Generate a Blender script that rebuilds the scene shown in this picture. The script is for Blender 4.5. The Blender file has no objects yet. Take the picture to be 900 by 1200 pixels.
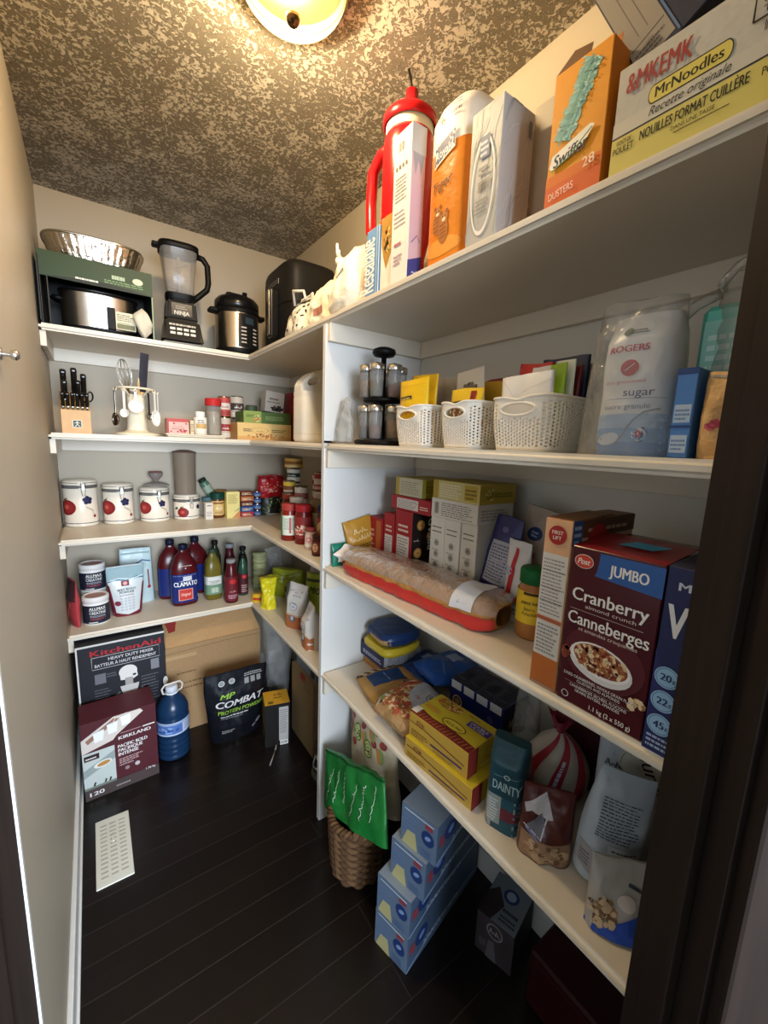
import bpy, bmesh, math, random
from mathutils import Vector, Matrix, noise, Euler
PI = math.pi
SC = bpy.context.scene
COL = SC.collection

# ------------------------------------------------------------------ camera
def look(yaw, pitch, roll):
    fw = Vector((math.sin(yaw)*math.cos(pitch), math.cos(yaw)*math.cos(pitch), math.sin(pitch)))
    r = Vector((math.cos(yaw), -math.sin(yaw), 0)); u = r.cross(fw)
    c, s = math.cos(roll), math.sin(roll)
    r2 = c*r + s*u; u2 = -s*r + c*u
    return Matrix((r2, u2, -fw)).transposed().to_4x4()
cam = bpy.data.cameras.new('camera'); cam_o = bpy.data.objects.new('camera', cam); COL.objects.link(cam_o)
cam_o.matrix_world = Matrix.Translation((0.1291, -2.4268, 1.425)) @ look(0.6185, -0.1623, 0.0387)
cam.sensor_fit = 'HORIZONTAL'; cam.sensor_width = 36; cam.lens = 482.6*36/900; cam.clip_start = .02
SC.camera = cam_o

# ------------------------------------------------------------------ world, light, exposure
SC.view_settings.view_transform = 'Standard'; SC.view_settings.look = 'None'
SC.view_settings.gamma = 1.0; SC.view_settings.use_curve_mapping = False
SC.view_settings.exposure = 1.36
LAMP_W = 18.5        # watts of the bulb in the ceiling lamp
DAY_W = 0.25
WIN_W = 170.0         # watts of the area light standing for daylight at the unseen hall window
wd = bpy.data.worlds.new('daylight'); SC.world = wd; wd.use_nodes = True
bg = wd.node_tree.nodes['Background']; bg.inputs[0].default_value = (0.60, 0.74, 1.0, 1); bg.inputs[1].default_value = DAY_W
wl = bpy.data.lights.new('unseen_window_light', 'AREA'); wl.shape = 'RECTANGLE'; wl.size = 2.6; wl.size_y = 1.2; wl.energy = WIN_W; wl.color = (.74, .86, 1.0)
wo = bpy.data.objects.new('unseen_window_light', wl); COL.objects.link(wo); wo.location = (.6, -4.98, 1.6); wo.rotation_euler = (PI/2, 0, 0)
SC.cycles.max_bounces = 8; SC.cycles.diffuse_bounces = 4; SC.cycles.transparent_max_bounces = 24
SC.cycles.transmission_bounces = 6; SC.cycles.glossy_bounces = 3
SC.cycles.caustics_reflective = False; SC.cycles.caustics_refractive = False
SC.cycles.sample_clamp_indirect = 4.0

# ------------------------------------------------------------------ materials
def lin(h):
    c = [int(h[i:i+2], 16)/255 for i in (0, 2, 4)]
    return tuple(x/12.92 if x <= .04045 else ((x+.055)/1.055)**2.4 for x in c) + (1,)
_M = {}
KIND = {  # roughness, metallic, specular, bump, bump scale, colour variation
    'paper': (.52, 0, .35, .02, 60, .05), 'card': (.9, 0, .2, .06, 90, .12), 'gloss': (.24, 0, .3, .0, 10, .03),
    'plastic': (.5, 0, .16, .02, 40, .04), 'bag': (.32, 0, .38, .35, 26, .05), 'metal': (.26, 1, .5, .04, 30, .05),
    'fabric': (.92, 0, .15, .25, 120, .1), 'ink': (.5, 0, .3, 0, 1, 0), 'paint': (.5, 0, .35, .03, 35, .03),
    'foil': (.16, 1, .5, .5, 45, .05), 'food': (.6, 0, .3, .5, 70, .35), 'wood': (.45, 0, .35, .05, 30, .15)}
def m(hexc, kind='paper'):
    k = (hexc, kind)
    if k in _M: return _M[k]
    ma = bpy.data.materials.new(kind + '_' + hexc); ma.use_nodes = True
    nt = ma.node_tree; p = nt.nodes['Principled BSDF']
    col = lin(hexc); _M[k] = ma; ma.diffuse_color = col
    if kind in ('glass', 'film', 'clear', 'frost'):
        nt.nodes.remove(p); out = nt.nodes['Material Output']
        tr = nt.nodes.new('ShaderNodeBsdfTransparent'); gl = nt.nodes.new('ShaderNodeBsdfGlossy'); df = nt.nodes.new('ShaderNodeBsdfDiffuse')
        a = nt.nodes.new('ShaderNodeMixShader'); b = nt.nodes.new('ShaderNodeMixShader'); fr = nt.nodes.new('ShaderNodeFresnel')
        tr.inputs[0].default_value = col; gl.inputs['Roughness'].default_value = {'glass': .06, 'film': .16, 'clear': .2, 'frost': .3}[kind]
        df.inputs[0].default_value = col if kind == 'frost' else (.85, .85, .85, 1)
        a.inputs[0].default_value = {'glass': .04, 'film': .17, 'clear': .16, 'frost': .5}[kind]
        nt.links.new(tr.outputs[0], a.inputs[1]); nt.links.new(df.outputs[0], a.inputs[2])
        fr.inputs[0].default_value = 1.4; mu = nt.nodes.new('ShaderNodeMath'); mu.operation = 'MULTIPLY'; mu.inputs[1].default_value = .55
        nt.links.new(fr.outputs[0], mu.inputs[0]); nt.links.new(mu.outputs[0], b.inputs[0]); nt.links.new(a.outputs[0], b.inputs[1]); nt.links.new(gl.outputs[0], b.inputs[2])
        nt.links.new(b.outputs[0], out.inputs[0])
        if kind == 'film':
            tc = nt.nodes.new('ShaderNodeTexCoord'); nz = nt.nodes.new('ShaderNodeTexNoise'); bp = nt.nodes.new('ShaderNodeBump')
            nz.inputs['Scale'].default_value = 30; nz.inputs['Detail'].default_value = 3; nz.inputs['Distortion'].default_value = 1.5
            bp.inputs['Strength'].default_value = .6; bp.inputs['Distance'].default_value = .012
            nt.links.new(tc.outputs['Object'], nz.inputs['Vector']); nt.links.new(nz.outputs[0], bp.inputs['Height'])
            nt.links.new(bp.outputs[0], gl.inputs['Normal']); nt.links.new(bp.outputs[0], fr.inputs['Normal'])
        return ma
    if kind == 'liquid':   # tinted see-through plastic or a filled bottle
        p.inputs['Base Color'].default_value = col; p.inputs['Roughness'].default_value = .1
        p.inputs['Transmission Weight'].default_value = .75; p.inputs['IOR'].default_value = 1.33
        return ma
    ro, me, sp, bu, bs, va = KIND[kind]
    p.inputs['Roughness'].default_value = ro; p.inputs['Metallic'].default_value = me; p.inputs['Specular IOR Level'].default_value = sp
    p.inputs['Base Color'].default_value = col
    if va or bu:
        tc = nt.nodes.new('ShaderNodeTexCoord'); nz = nt.nodes.new('ShaderNodeTexNoise')
        nz.inputs['Scale'].default_value = bs; nz.inputs['Detail'].default_value = 4
        nt.links.new(tc.outputs['Object'], nz.inputs['Vector'])
        if va:
            mx = nt.nodes.new('ShaderNodeMix'); mx.data_type = 'RGBA'
            mx.inputs[6].default_value = tuple(c*(1-va) for c in col[:3]) + (1,)
            mx.inputs[7].default_value = tuple(min(1, c*(1+va)) for c in col[:3]) + (1,)
            nt.links.new(nz.outputs[0], mx.inputs[0]); nt.links.new(mx.outputs[2], p.inputs['Base Color'])
        if bu:
            bp = nt.nodes.new('ShaderNodeBump'); bp.inputs['Strength'].default_value = bu; bp.inputs['Distance'].default_value = .01
            nt.links.new(nz.outputs[0], bp.inputs['Height']); nt.links.new(bp.outputs[0], p.inputs['Normal'])
    return ma
def ink(h): return m(h, 'ink')

# ------------------------------------------------------------------ mesh builder
class B:
    def __init__(s): s.v = []; s.f = []; s.mi = []; s.sm = []; s.mats = []; s.X = None; s.mod = []
    def mat(s, ma):
        if ma not in s.mats: s.mats.append(ma)
        return s.mats.index(ma)
    def add(s, vs, fs, ma, smooth=False):
        n = len(s.v); i = s.mat(ma)
        if s.X is not None: vs = [s.X @ Vector(q) for q in vs]
        s.v += [tuple(q) for q in vs]
        for f in fs: s.f.append([n+j for j in f]); s.mi.append(i); s.sm.append(smooth)
    def box(s, x0, x1, y0, y1, z0, z1, ma, bev=.0, seg=2, faces=None):
        """ma: one material; faces: {'F','B','L','R','T','D': material} overrides by direction"""
        bm = bmesh.new(); bmesh.ops.create_cube(bm, size=1)
        for q in bm.verts: q.co = Vector(((x0+x1)/2+q.co.x*(x1-x0), (y0+y1)/2+q.co.y*(y1-y0), (z0+z1)/2+q.co.z*(z1-z0)))
        if bev: bmesh.ops.bevel(bm, geom=bm.edges[:], offset=bev, segments=seg, affect='EDGES', profile=.5)
        bm.normal_update(); bm.verts.index_update()
        vs = [q.co.copy() for q in bm.verts]
        D = {'F': (0, -1, 0), 'B': (0, 1, 0), 'L': (-1, 0, 0), 'R': (1, 0, 0), 'T': (0, 0, 1), 'D': (0, 0, -1)}
        groups = {}
        for f in bm.faces:
            mm = ma
            if faces:
                for k, fm in faces.items():
                    if f.normal.dot(Vector(D[k])) > .72: mm = fm
            groups.setdefault(mm, []).append([q.index for q in f.verts])
        n = len(s.v); s.v += [tuple(s.X @ q) if s.X is not None else tuple(q) for q in vs]
        for mm, fs in groups.items():
            i = s.mat(mm)
            for f in fs: s.f.append([n+j for j in f]); s.mi.append(i); s.sm.append(False)
        bm.free()
    def lathe(s, prof, ma, cx=0, cy=0, n=28, smooth=True, sx=1, sy=1, p=2.0, a0=0, a1=2*PI, rot=0):
        full = abs(a1-a0-2*PI) < 1e-6; k = n if full else n+1; vs = []
        for r, z in prof:
            for i in range(k):
                a = a0+(a1-a0)*i/n; c, d = math.cos(a), math.sin(a)
                q = (abs(c)**p+abs(d)**p)**(-1/p) if p != 2 else 1
                x, y = r*q*c*sx, r*q*d*sy
                if rot: x, y = x*math.cos(rot)-y*math.sin(rot), x*math.sin(rot)+y*math.cos(rot)
                vs.append((cx+x, cy+y, z))
        fs = []
        for j in range(len(prof)-1):
            for i in range(n):
                i2 = (i+1) % k if full else i+1
                fs.append((j*k+i, j*k+i2, (j+1)*k+i2, (j+1)*k+i))
        s.add(vs, fs, ma, smooth)
    def tube(s, pts, r, ma, n=8, closed=False, smooth=True, cap=True):
        pts = [Vector(q) for q in pts]; N = len(pts); vs = []; up = None
        R = r if callable(r) else (lambda t: r)
        for i, q in enumerate(pts):
            t = (pts[(i+1) % N]-pts[i-1]) if closed else (pts[min(i+1, N-1)]-pts[max(i-1, 0)])
            t.normalize()
            if up is None: up = Vector((0, 0, 1)) if abs(t.z) < .9 else Vector((1, 0, 0))
            a = t.cross(up)
            if a.length < 1e-4: a = t.cross(Vector((.3, .5, .8)))
            a.normalize(); b = a.cross(t); up = b
            rr = R(i/max(1, N-1))
            for k in range(n):
                w = 2*PI*k/n; vs.append(q+a*math.cos(w)*rr+b*math.sin(w)*rr)
        fs = []
        for i in range(N if closed else N-1):
            j = (i+1) % N
            for k in range(n): fs.append((i*n+k, i*n+(k+1) % n, j*n+(k+1) % n, j*n+k))
        if cap and not closed: fs += [tuple(range(n))[::-1], tuple((N-1)*n+k for k in range(n))]
        s.add(vs, fs, ma, smooth)
    def grid(s, fn, nu, nv, ma, closeu=False, smooth=True, skip=None):
        ku = nu if closeu else nu+1
        vs = [fn(i/nu, j/nv) for j in range(nv+1) for i in range(ku)]
        fs = [(j*ku+i, j*ku+(i+1) % ku, (j+1)*ku+(i+1) % ku, (j+1)*ku+i) for j in range(nv) for i in range(nu) if not (skip and skip(i, j))]
        s.add(vs, fs, ma, smooth)
    def prism(s, poly, z0, z1, ma, axis='z', smooth=False):
        n = len(poly)
        P = {'z': lambda a, b, c: (a, b, c), 'y': lambda a, b, c: (a, c, b), 'x': lambda a, b, c: (c, a, b)}[axis]
        vs = [P(a, b, z0) for a, b in poly]+[P(a, b, z1) for a, b in poly]
        fs = [tuple(range(n)), tuple(range(n, 2*n))[::-1]]+[(i, n+i, n+(i+1) % n, (i+1) % n) for i in range(n)]
        s.add(vs, fs, ma, smooth)
    def ball(s, c, r, ma, n=16, sz=1):
        s.lathe([(max(1e-5, r*math.sin(PI*j/10)), c[2]-r*sz*math.cos(PI*j/10)) for j in range(11)], ma, c[0], c[1], n)
    def mesh(s, name):
        me = bpy.data.meshes.new(name); me.from_pydata(s.v, [], s.f)
        for q in s.mats: me.materials.append(q)
        me.polygons.foreach_set('material_index', s.mi); me.polygons.foreach_set('use_smooth', s.sm)
        me.update(); return me
    def obj(s, name, parent=None):
        o = bpy.data.objects.new(name, s.mesh(name)); COL.objects.link(o)
        if parent is not None: o.parent = parent
        for f in s.mod: f(o)
        return o
def solidify(t, off=-1):
    def f(o):
        q = o.modifiers.new('thickness', 'SOLIDIFY'); q.thickness = t; q.offset = off
    return f
def subsurf(n=1):
    def f(o):
        q = o.modifiers.new('smooth', 'SUBSURF'); q.levels = n; q.render_levels = n
    return f

SUB = {'handle_inlay': 'basket_handle', 'lid_latch': 'lid', 'display': 'top_housing', 'cap_tab': 'cap', 'lid_disc': 'lid', 'lid_knob': 'lid', 'steam_valve': 'lid',
       'badge': 'motor_base', 'red_panel': 'label', 'knob_cap': 'knob', 'straw': 'spout', 'opening_outline': 'carton', 'handle_rim': 'wall', 'blue_tab': 'top_flap', 'lever': 'cover', 'paper_label': 'shell'}
class T:
    """One thing: an Empty at its base with a mesh for each part (or one mesh when it has no parts)."""
    def __init__(s, name, label, cat, loc=(0, 0, 0), rz=0, rx=0, ry=0, group=None):
        s.name, s.label, s.cat, s.loc, s.rot, s.group = name, label, cat, loc, (math.radians(rx), math.radians(ry), math.radians(rz)), group
        s.parts = {}; s.par = {}; s.lab = {}
    def b(s, part, parent=None, label=None):
        if part not in s.parts: s.parts[part] = B(); s.par[part] = parent; s.lab[part] = label
        return s.parts[part]
    def done(s):
        if len(s.parts) == 1: root = list(s.parts.values())[0].obj(s.name)
        else:
            root = bpy.data.objects.new(s.name, None); COL.objects.link(root); root.empty_display_size = .03
            made = {}
            for k, b in s.parts.items():
                made[k] = b.obj(k.split('#')[0], root)
                if s.lab[k]: made[k]['label'] = s.lab[k]
            for k, p in s.par.items():
                p = p or (SUB.get(k.split('#')[0]) if SUB.get(k.split('#')[0]) in made else None)
                if p: made[k].parent = made[p]
        root.location = s.loc; root.rotation_euler = s.rot
        root['label'] = s.label; root['category'] = s.cat
        if s.group: root['group'] = s.group
        s.root = root; return root
def copy_thing(root, loc, label, rz=None, scale=None):
    def cp(o, parent):
        c = o.copy(); COL.objects.link(c); c.parent = parent
        for ch in o.children: cp(ch, c)
        return c
    c = cp(root, None); c.location = loc; c['label'] = label
    if rz is not None: c.rotation_euler.z = math.radians(rz)
    if scale: c.scale = scale
    return c
def struct(name, b):
    o = b.obj(name); o['kind'] = 'structure'; return o

# ------------------------------------------------------------------ printing on surfaces
_TX = {}
def glyphs(s, bold=0, shear=0):
    k = (s, bold, shear)
    if k in _TX: return _TX[k]
    cu = bpy.data.curves.new('t', 'FONT'); cu.body = s; cu.size = 1; cu.offset = bold; cu.shear = shear; cu.resolution_u = 3; cu.fill_mode = 'FRONT'
    o = bpy.data.objects.new('t', cu); me = o.to_mesh()
    vs = [(q.co.x, q.co.y) for q in me.vertices]; fs = [tuple(f.vertices) for f in me.polygons]
    o.to_mesh_clear(); bpy.data.objects.remove(o); bpy.data.curves.remove(cu)
    _TX[k] = (vs, fs); return _TX[k]
class Face:
    """A printable surface: fn(u, v, off) -> point; u and v run 0..1 over W x H metres."""
    def __init__(s, fn, W, H, b, base=.0005): s.fn, s.W, s.H, s.bb, s.k, s.base = fn, W, H, b, 0, base
    def on(s, b): s.bb = b; return s
    curved = False
    def _put(s, uv, fs, ma):
        off = s.base+.00011*min(s.k, 15)+.000008*max(0, s.k-15); s.k += 1
        if s.curved: uv, fs = s._fine(uv, fs)
        s.bb.add([s.fn(u, v, off) for u, v in uv], fs, ma)
    def _fine(s, uv, fs, lim=.011):
        out = []; todo = [(uv[f[0]], uv[f[i]], uv[f[i+1]]) for f in fs for i in range(1, len(f)-1)]
        while todo:
            t = todo.pop(); L = [math.hypot((t[i][0]-t[(i+1) % 3][0])*s.W, (t[i][1]-t[(i+1) % 3][1])*s.H) for i in range(3)]
            k = L.index(max(L))
            if L[k] <= lim: out.append(t); continue
            a, b, c = t[k], t[(k+1) % 3], t[(k+2) % 3]; q = ((a[0]+b[0])/2, (a[1]+b[1])/2); todo += [(a, q, c), (q, b, c)]
        ix = {}; vs = []; fs = []
        for t in out:
            f = []
            for q in t:
                k = (round(q[0], 5), round(q[1], 5))
                if k not in ix: ix[k] = len(vs); vs.append(q)
                f.append(ix[k])
            if len(set(f)) == 3: fs.append(tuple(f))
        return vs, fs
    def rect(s, u0, v0, u1, v1, ma, n=1, nv=None):
        nv = nv or n
        uv = [(u0+(u1-u0)*i/n, v0+(v1-v0)*j/nv) for j in range(nv+1) for i in range(n+1)]
        s._put(uv, [(j*(n+1)+i, j*(n+1)+i+1, (j+1)*(n+1)+i+1, (j+1)*(n+1)+i) for j in range(nv) for i in range(n)], ma)
    def poly(s, pts, ma): s._put(pts, [tuple(range(len(pts)))], ma)
    def band(s, lo, hi, ma):   # strip between two (u, v) polylines
        n = len(lo); s._put(list(lo)+list(hi), [(i, i+1, n+i+1, n+i) for i in range(n-1)], ma)
    def ell(s, u, v, ru, rv=None, ma=None, rot=0, n=24):
        """ru, rv in metres"""
        rv = rv or ru; c, d = math.cos(rot), math.sin(rot); pts = []
        for i in range(n):
            a = 2*PI*i/n; x, y = ru*math.cos(a), rv*math.sin(a)
            pts.append((u+(x*c-y*d)/s.W, v+(x*d+y*c)/s.H))
        s._put([(u, v)]+pts, [(0, i+1, (i+1) % n+1) for i in range(n)], ma)
    def ring(s, u, v, r0, r1, ma, n=28, rv=1):
        a = [(u+r0*math.cos(2*PI*i/n)/s.W, v+rv*r0*math.sin(2*PI*i/n)/s.H) for i in range(n)]
        c = [(u+r1*math.cos(2*PI*i/n)/s.W, v+rv*r1*math.sin(2*PI*i/n)/s.H) for i in range(n)]
        s._put(a+c, [(i, (i+1) % n, n+(i+1) % n, n+i) for i in range(n)], ma)
    def line(s, pts, w, ma):
        """polyline of width w metres"""
        L = []; R = []
        for i, (u, v) in enumerate(pts):
            a = pts[max(0, i-1)]; c = pts[min(len(pts)-1, i+1)]
            dx, dy = (c[0]-a[0])*s.W, (c[1]-a[1])*s.H; l = math.hypot(dx, dy) or 1
            nx, ny = -dy/l*w/2/s.W, dx/l*w/2/s.H
            L.append((u+nx, v+ny)); R.append((u-nx, v-ny))
        s.band(R, L, ma)
    def text(s, st, u, v, h, ma, w=None, al='C', rot=0, bold=.01, shear=0, mw=None):
        """cap height h and fitted width w as fractions of H and W; v is the baseline; al C/L/R"""
        vs, fs = glyphs(st, 0, shear)
        if not vs: return
        xs = [q[0] for q in vs]; x0, x1 = min(xs), max(xs)
        hh = h*s.H/.69; sx = hh
        if w: sx = w*s.W/(x1-x0)
        elif mw and (x1-x0)*sx > mw*s.W: sx = mw*s.W/(x1-x0)
        ox = {'C': (x0+x1)/2, 'L': x0, 'R': x1}[al]; c, d = math.cos(rot), math.sin(rot); uv = []
        for x, y in vs:
            x, y = (x-ox)*sx, y*hh
            uv.append((u+(x*c-y*d)/s.W, v+(x*d+y*c)/s.H))
        s._put(uv, fs, ma)
        for e in ((-1, 1) if bold > 0 else ()):     # heavier strokes: the same glyphs a hair to each side
            q = e*min(bold*1.6, .03)*min(sx, hh); s.k -= 1; s.base += .00003; s._put([(a+q*c/s.W, b+q*d/s.H) for a, b in uv], fs, ma)
    def scribble(s, u0, v0, u1, h, ma, seed=1, w=.0012, rot=0):
        """joined-up writing that cannot be read in the photograph"""
        R = random.Random(seed); n = 26; pts = []; L = (u1-u0)*s.W
        for i in range(n+1):
            x = L*i/n; y = h*s.H*R.choice((.1, .2, .9, .45))*(1 if i % 2 else .4); x, y = x*math.cos(rot)-y*math.sin(rot), x*math.sin(rot)+y*math.cos(rot); pts.append((u0+x/s.W, v0+y/s.H))
        s.line(pts, w, ma)
    def para(s, u0, v0, u1, v1, n, ma, seed=1, fill=.5, rag=.25):
        """small print too fine to read: n lines of word-long dashes"""
        R = random.Random(seed); uv = []; fs = []; lh = (v1-v0)/n
        for j in range(n):
            v = v1-lh*(j+1); x = u0; end = u1-(u1-u0)*rag*R.random()
            while x < end:
                w = (u1-u0)*R.uniform(.04, .16); x2 = min(end, x+w); k = len(uv)
                uv += [(x, v), (x2, v), (x2, v+lh*fill), (x, v+lh*fill)]; fs.append((k, k+1, k+2, k+3)); x = x2+(u1-u0)*.025
        s._put(uv, fs, ma)
    def bars(s, u0, v0, u1, v1, ma, seed=3, bg=True):
        if bg: s.rect(u0-.02, v0-.02, u1+.02, v1+.02, ink('f2f2ee'))
        R = random.Random(seed); x = u0; uv = []; fs = []
        while x < u1:
            w = (u1-u0)*R.choice((.012, .02, .035)); k = len(uv); uv += [(x, v0), (x+w, v0), (x+w, v1), (x, v1)]; fs.append((k, k+1, k+2, k+3))
            x += w+(u1-u0)*R.choice((.015, .025, .04))
        s._put(uv, fs, ma)
    def bits(s, u, v, ru, rv, n, size, mats, seed=5):
        """loose food pieces inside an ellipse (radii in metres)"""
        R = random.Random(seed)
        for ma in mats:
            uv = []; fs = []
            for _ in range(n//len(mats)):
                a, q = R.uniform(0, 2*PI), math.sqrt(R.random()); cx, cy = u+ru*q*math.cos(a)/s.W, v+rv*q*math.sin(a)/s.H
                k = len(uv); t = R.uniform(0, PI); e = size*R.uniform(.6, 1.3); e2 = e*R.uniform(.4, .9)
                for i in range(6):
                    w = 2*PI*i/6; x, y = e*math.cos(w), e2*math.sin(w)
                    uv.append((cx+(x*math.cos(t)-y*math.sin(t))/s.W, cy+(x*math.sin(t)+y*math.cos(t))/s.H))
                fs.append(tuple(range(k, k+6)))
            s._put(uv, fs, ma)

def box_face(b, side, w, d, h, x=0, y=0, z=0):
    x0, x1, y0, y1 = x-w/2, x+w/2, y-d/2, y+d/2
    O, U, V, N, W, H = {
        'F': ((x0, y0, z), (1, 0, 0), (0, 0, 1), (0, -1, 0), w, h), 'B': ((x1, y1, z), (-1, 0, 0), (0, 0, 1), (0, 1, 0), w, h),
        'R': ((x1, y0, z), (0, 1, 0), (0, 0, 1), (1, 0, 0), d, h), 'L': ((x0, y1, z), (0, -1, 0), (0, 0, 1), (-1, 0, 0), d, h),
        'T': ((x0, y0, z+h), (1, 0, 0), (0, 1, 0), (0, 0, 1), w, d)}[side]
    O, U, V, N = Vector(O), Vector(U), Vector(V), Vector(N)
    return Face(lambda u, v, o: O+U*(u*W)+V*(v*H)+N*o, W, H, b)
def cyl_face(b, r, z0, z1, ang=150, mid=-90, cx=0, cy=0, sx=1, sy=1, p=2):
    A = math.radians(ang); M = math.radians(mid)
    def fn(u, v, o):
        a = M+(u-.5)*A; c, d = math.cos(a), math.sin(a); q = (abs(c)**p+abs(d)**p)**(-1/p) if p != 2 else 1
        return Vector((cx+(r*q*sx+o)*c, cy+(r*q*sy+o)*d, z0+(z1-z0)*v))
    f = Face(fn, r*A*(sx+sy)/2, z1-z0, b); f.curved = True; return f

# ------------------------------------------------------------------ cartons
class Carton(T):
    """A carton w (left-right) x d (front-back) x h, front towards local -y, base at z = 0."""
    def __init__(s, name, label, cat, X, Y, z, h, to='x', col='ffffff', faces=None, rz=0, rx=0, ry=0, group=None, bev=.0012, kind='paper'):
        cx, cy = (X[0]+X[1])/2, (Y[0]+Y[1])/2
        if to == 'x': w, d, r = abs(Y[1]-Y[0]), abs(X[1]-X[0]), -90
        else: w, d, r = abs(X[1]-X[0]), abs(Y[1]-Y[0]), 0
        super().__init__(name, label, cat, (cx, cy, z), r+rz, rx, ry, group)
        s.w, s.d, s.h = w, d, h
        s.b('carton').box(-w/2, w/2, -d/2, d/2, 0, h, m(col, kind), bev, 1, {k: m(c, kind) for k, c in (faces or {}).items()})
        s._f = {}
    def face(s, side, part='carton'):
        if side not in s._f: s._f[side] = box_face(s.b('carton'), side, s.w, s.d, s.h)
        return s._f[side].on(s.b(part))
    def flaps(s, col, side='T', lift=.012, axis='x', kind='paper'):
        """two closing flaps on top meeting in the middle, one slightly lifted"""
        w, d, h = s.w, s.d, s.h
        ma = m(col, kind)
        if axis == 'x':
            s.b('top_flap').add([(-w/2+.001, -d/2+.001, h+.0004), (w/2-.001, -d/2+.001, h+.0004), (w/2-.001, d*.12, h+lift), (-w/2+.001, d*.12, h+lift)], [(0, 1, 2, 3)], ma)
            s.b('top_flap#2').add([(-w/2+.001, d/2-.001, h+.0004), (w/2-.001, d/2-.001, h+.0004), (w/2-.001, -d*.04, h+lift*.3), (-w/2+.001, -d*.04, h+lift*.3)], [(3, 2, 1, 0)], ma)
        s.parts['top_flap'].mod.append(solidify(.0008)); s.parts['top_flap#2'].mod.append(solidify(.0008))

# ------------------------------------------------------------------ bags
def fbm(x, y, z): return noise.noise(Vector((x, y, z)))+.5*noise.noise(Vector((x*2.1, y*2.1, z*2.1+7)))
class Pouch(T):
    """A filled bag, front towards local -y, base at z = 0; wp/tp are width and thickness profiles over height."""
    def __init__(s, name, label, cat, loc, w, h, t, col, rz=0, rx=0, ry=0, group=None, wp=None, tp=None, wr=.004, fr=14, seed=0, kind='bag', part='bag', nu=28, nv=34, pw=2.4, lie=False, seal=None):
        super().__init__(name, label, cat, loc, rz, rx, ry, group)
        s.w, s.h, s.t, s.seed, s.wr, s.fr, s.pw = w, h, t, seed, wr, fr, pw
        s.wp = wp or (lambda v: 1-.10*v)
        s.tp = tp or (lambda v: max(.02, (1-v**2.5))*min(1, .55+v*4))
        b = s.b(part); ma = m(col, kind); s.main = part
        N = 2*nu
        def fn(u, v):
            u *= 2
            return s.pt(u, v) if u <= 1 else s.pt(2-u, v, back=True)
        b.grid(fn, N, nv, ma, closeu=True)
        base = [s.pt(i/nu, 0) for i in range(nu+1)]+[s.pt(1-i/nu, 0, back=True) for i in range(1, nu)]
        b.add(base, [tuple(range(len(base)))], ma)
        top = [s.pt(i/nu, 1) for i in range(nu+1)]+[s.pt(1-i/nu, 1, back=True) for i in range(1, nu)]
        b.add(top, [tuple(range(len(top)))[::-1]], ma)
        if seal:
            f = s.front(part)
            for i in range(5): f.rect(.02, .94+i*.011, .98, .945+i*.011, m(seal, 'bag'), 10, 1)
    def pt(s, u, v, off=0, back=False):
        x = (u-.5)*s.w*s.wp(v); e = max(0, 1-abs(2*u-1)**s.pw)**.55
        d = s.t/2*s.tp(v)*e
        wr = s.wr*fbm(u*s.w*s.fr+s.seed*3.1+(40 if back else 0), v*s.h*s.fr, s.seed*1.7)*min(1, e*1.5)
        zz = s.h*v+s.wr*.8*fbm(u*s.w*s.fr*.6, 3.3, s.seed)*v
        y = -(max(.0004, d+wr*min(1, d/.008))+off)
        return Vector((x, -y if back else y, zz))
    def front(s, part=None, u0=0, v0=0, u1=1, v1=1, base=.0012):
        f = Face(lambda u, v, o: s.pt(u0+(u1-u0)*u, v0+(v1-v0)*v, o), s.w*(u1-u0)*.93, s.h*(v1-v0), s.b(part or s.main), base); f.curved = True
        return f
# ------------------------------------------------------------------ the room
W, H = 1.141, 2.44
DB, DR = 0.414, 0.389           # depth of the back shelves and of the right-hand shelves
XF = W-DR                        # front edge of the right-hand shelves
Z1, Z2, Z3, Z4 = 1.815, 1.422, 1.002, 0.600
S3, S4 = 1.008, 0.612
YD = -1.193                      # upright panel between the corner shelves and the right bay
JL, JR = Vector((0, -1.662)), Vector((.690, -2.2614))   # door jambs of the corner doorway
out_n = Vector((-(JL.y-JR.y), -(JR.x-JL.x))).normalized()    # towards the room outside

def wall_mat(name, hexc, rough=.55, bump=.06):
    ma = bpy.data.materials.new(name); ma.use_nodes = True; nt = ma.node_tree; p = nt.nodes['Principled BSDF']
    tc = nt.nodes.new('ShaderNodeTexCoord'); nz = nt.nodes.new('ShaderNodeTexNoise'); nz2 = nt.nodes.new('ShaderNodeTexNoise')
    nz.inputs['Scale'].default_value = 3; nz2.inputs['Scale'].default_value = 160
    mx = nt.nodes.new('ShaderNodeMix'); mx.data_type = 'RGBA'; c = lin(hexc)
    mx.inputs[6].default_value = tuple(x*.96 for x in c[:3])+(1,); mx.inputs[7].default_value = c
    bp = nt.nodes.new('ShaderNodeBump'); bp.inputs['Strength'].default_value = bump; bp.inputs['Distance'].default_value = .004
    for z in (nz, nz2): nt.links.new(tc.outputs['Object'], z.inputs['Vector'])
    nt.links.new(nz.outputs[0], mx.inputs[0]); nt.links.new(mx.outputs[2], p.inputs['Base Color'])
    nt.links.new(nz2.outputs[0], bp.inputs['Height']); nt.links.new(bp.outputs[0], p.inputs['Normal'])
    p.inputs['Roughness'].default_value = rough; p.inputs['Specular IOR Level'].default_value = .3
    return ma
WALL = wall_mat('wall_paint', 'b3a794'); BAY = wall_mat('bay_brightened', 'd6d2c8'); SHELF = wall_mat('shelf_paint', 'ddd3c2', .38, .03); TRIM = wall_mat('trim_paint', 'dcdad6', .35, .02)

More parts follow.
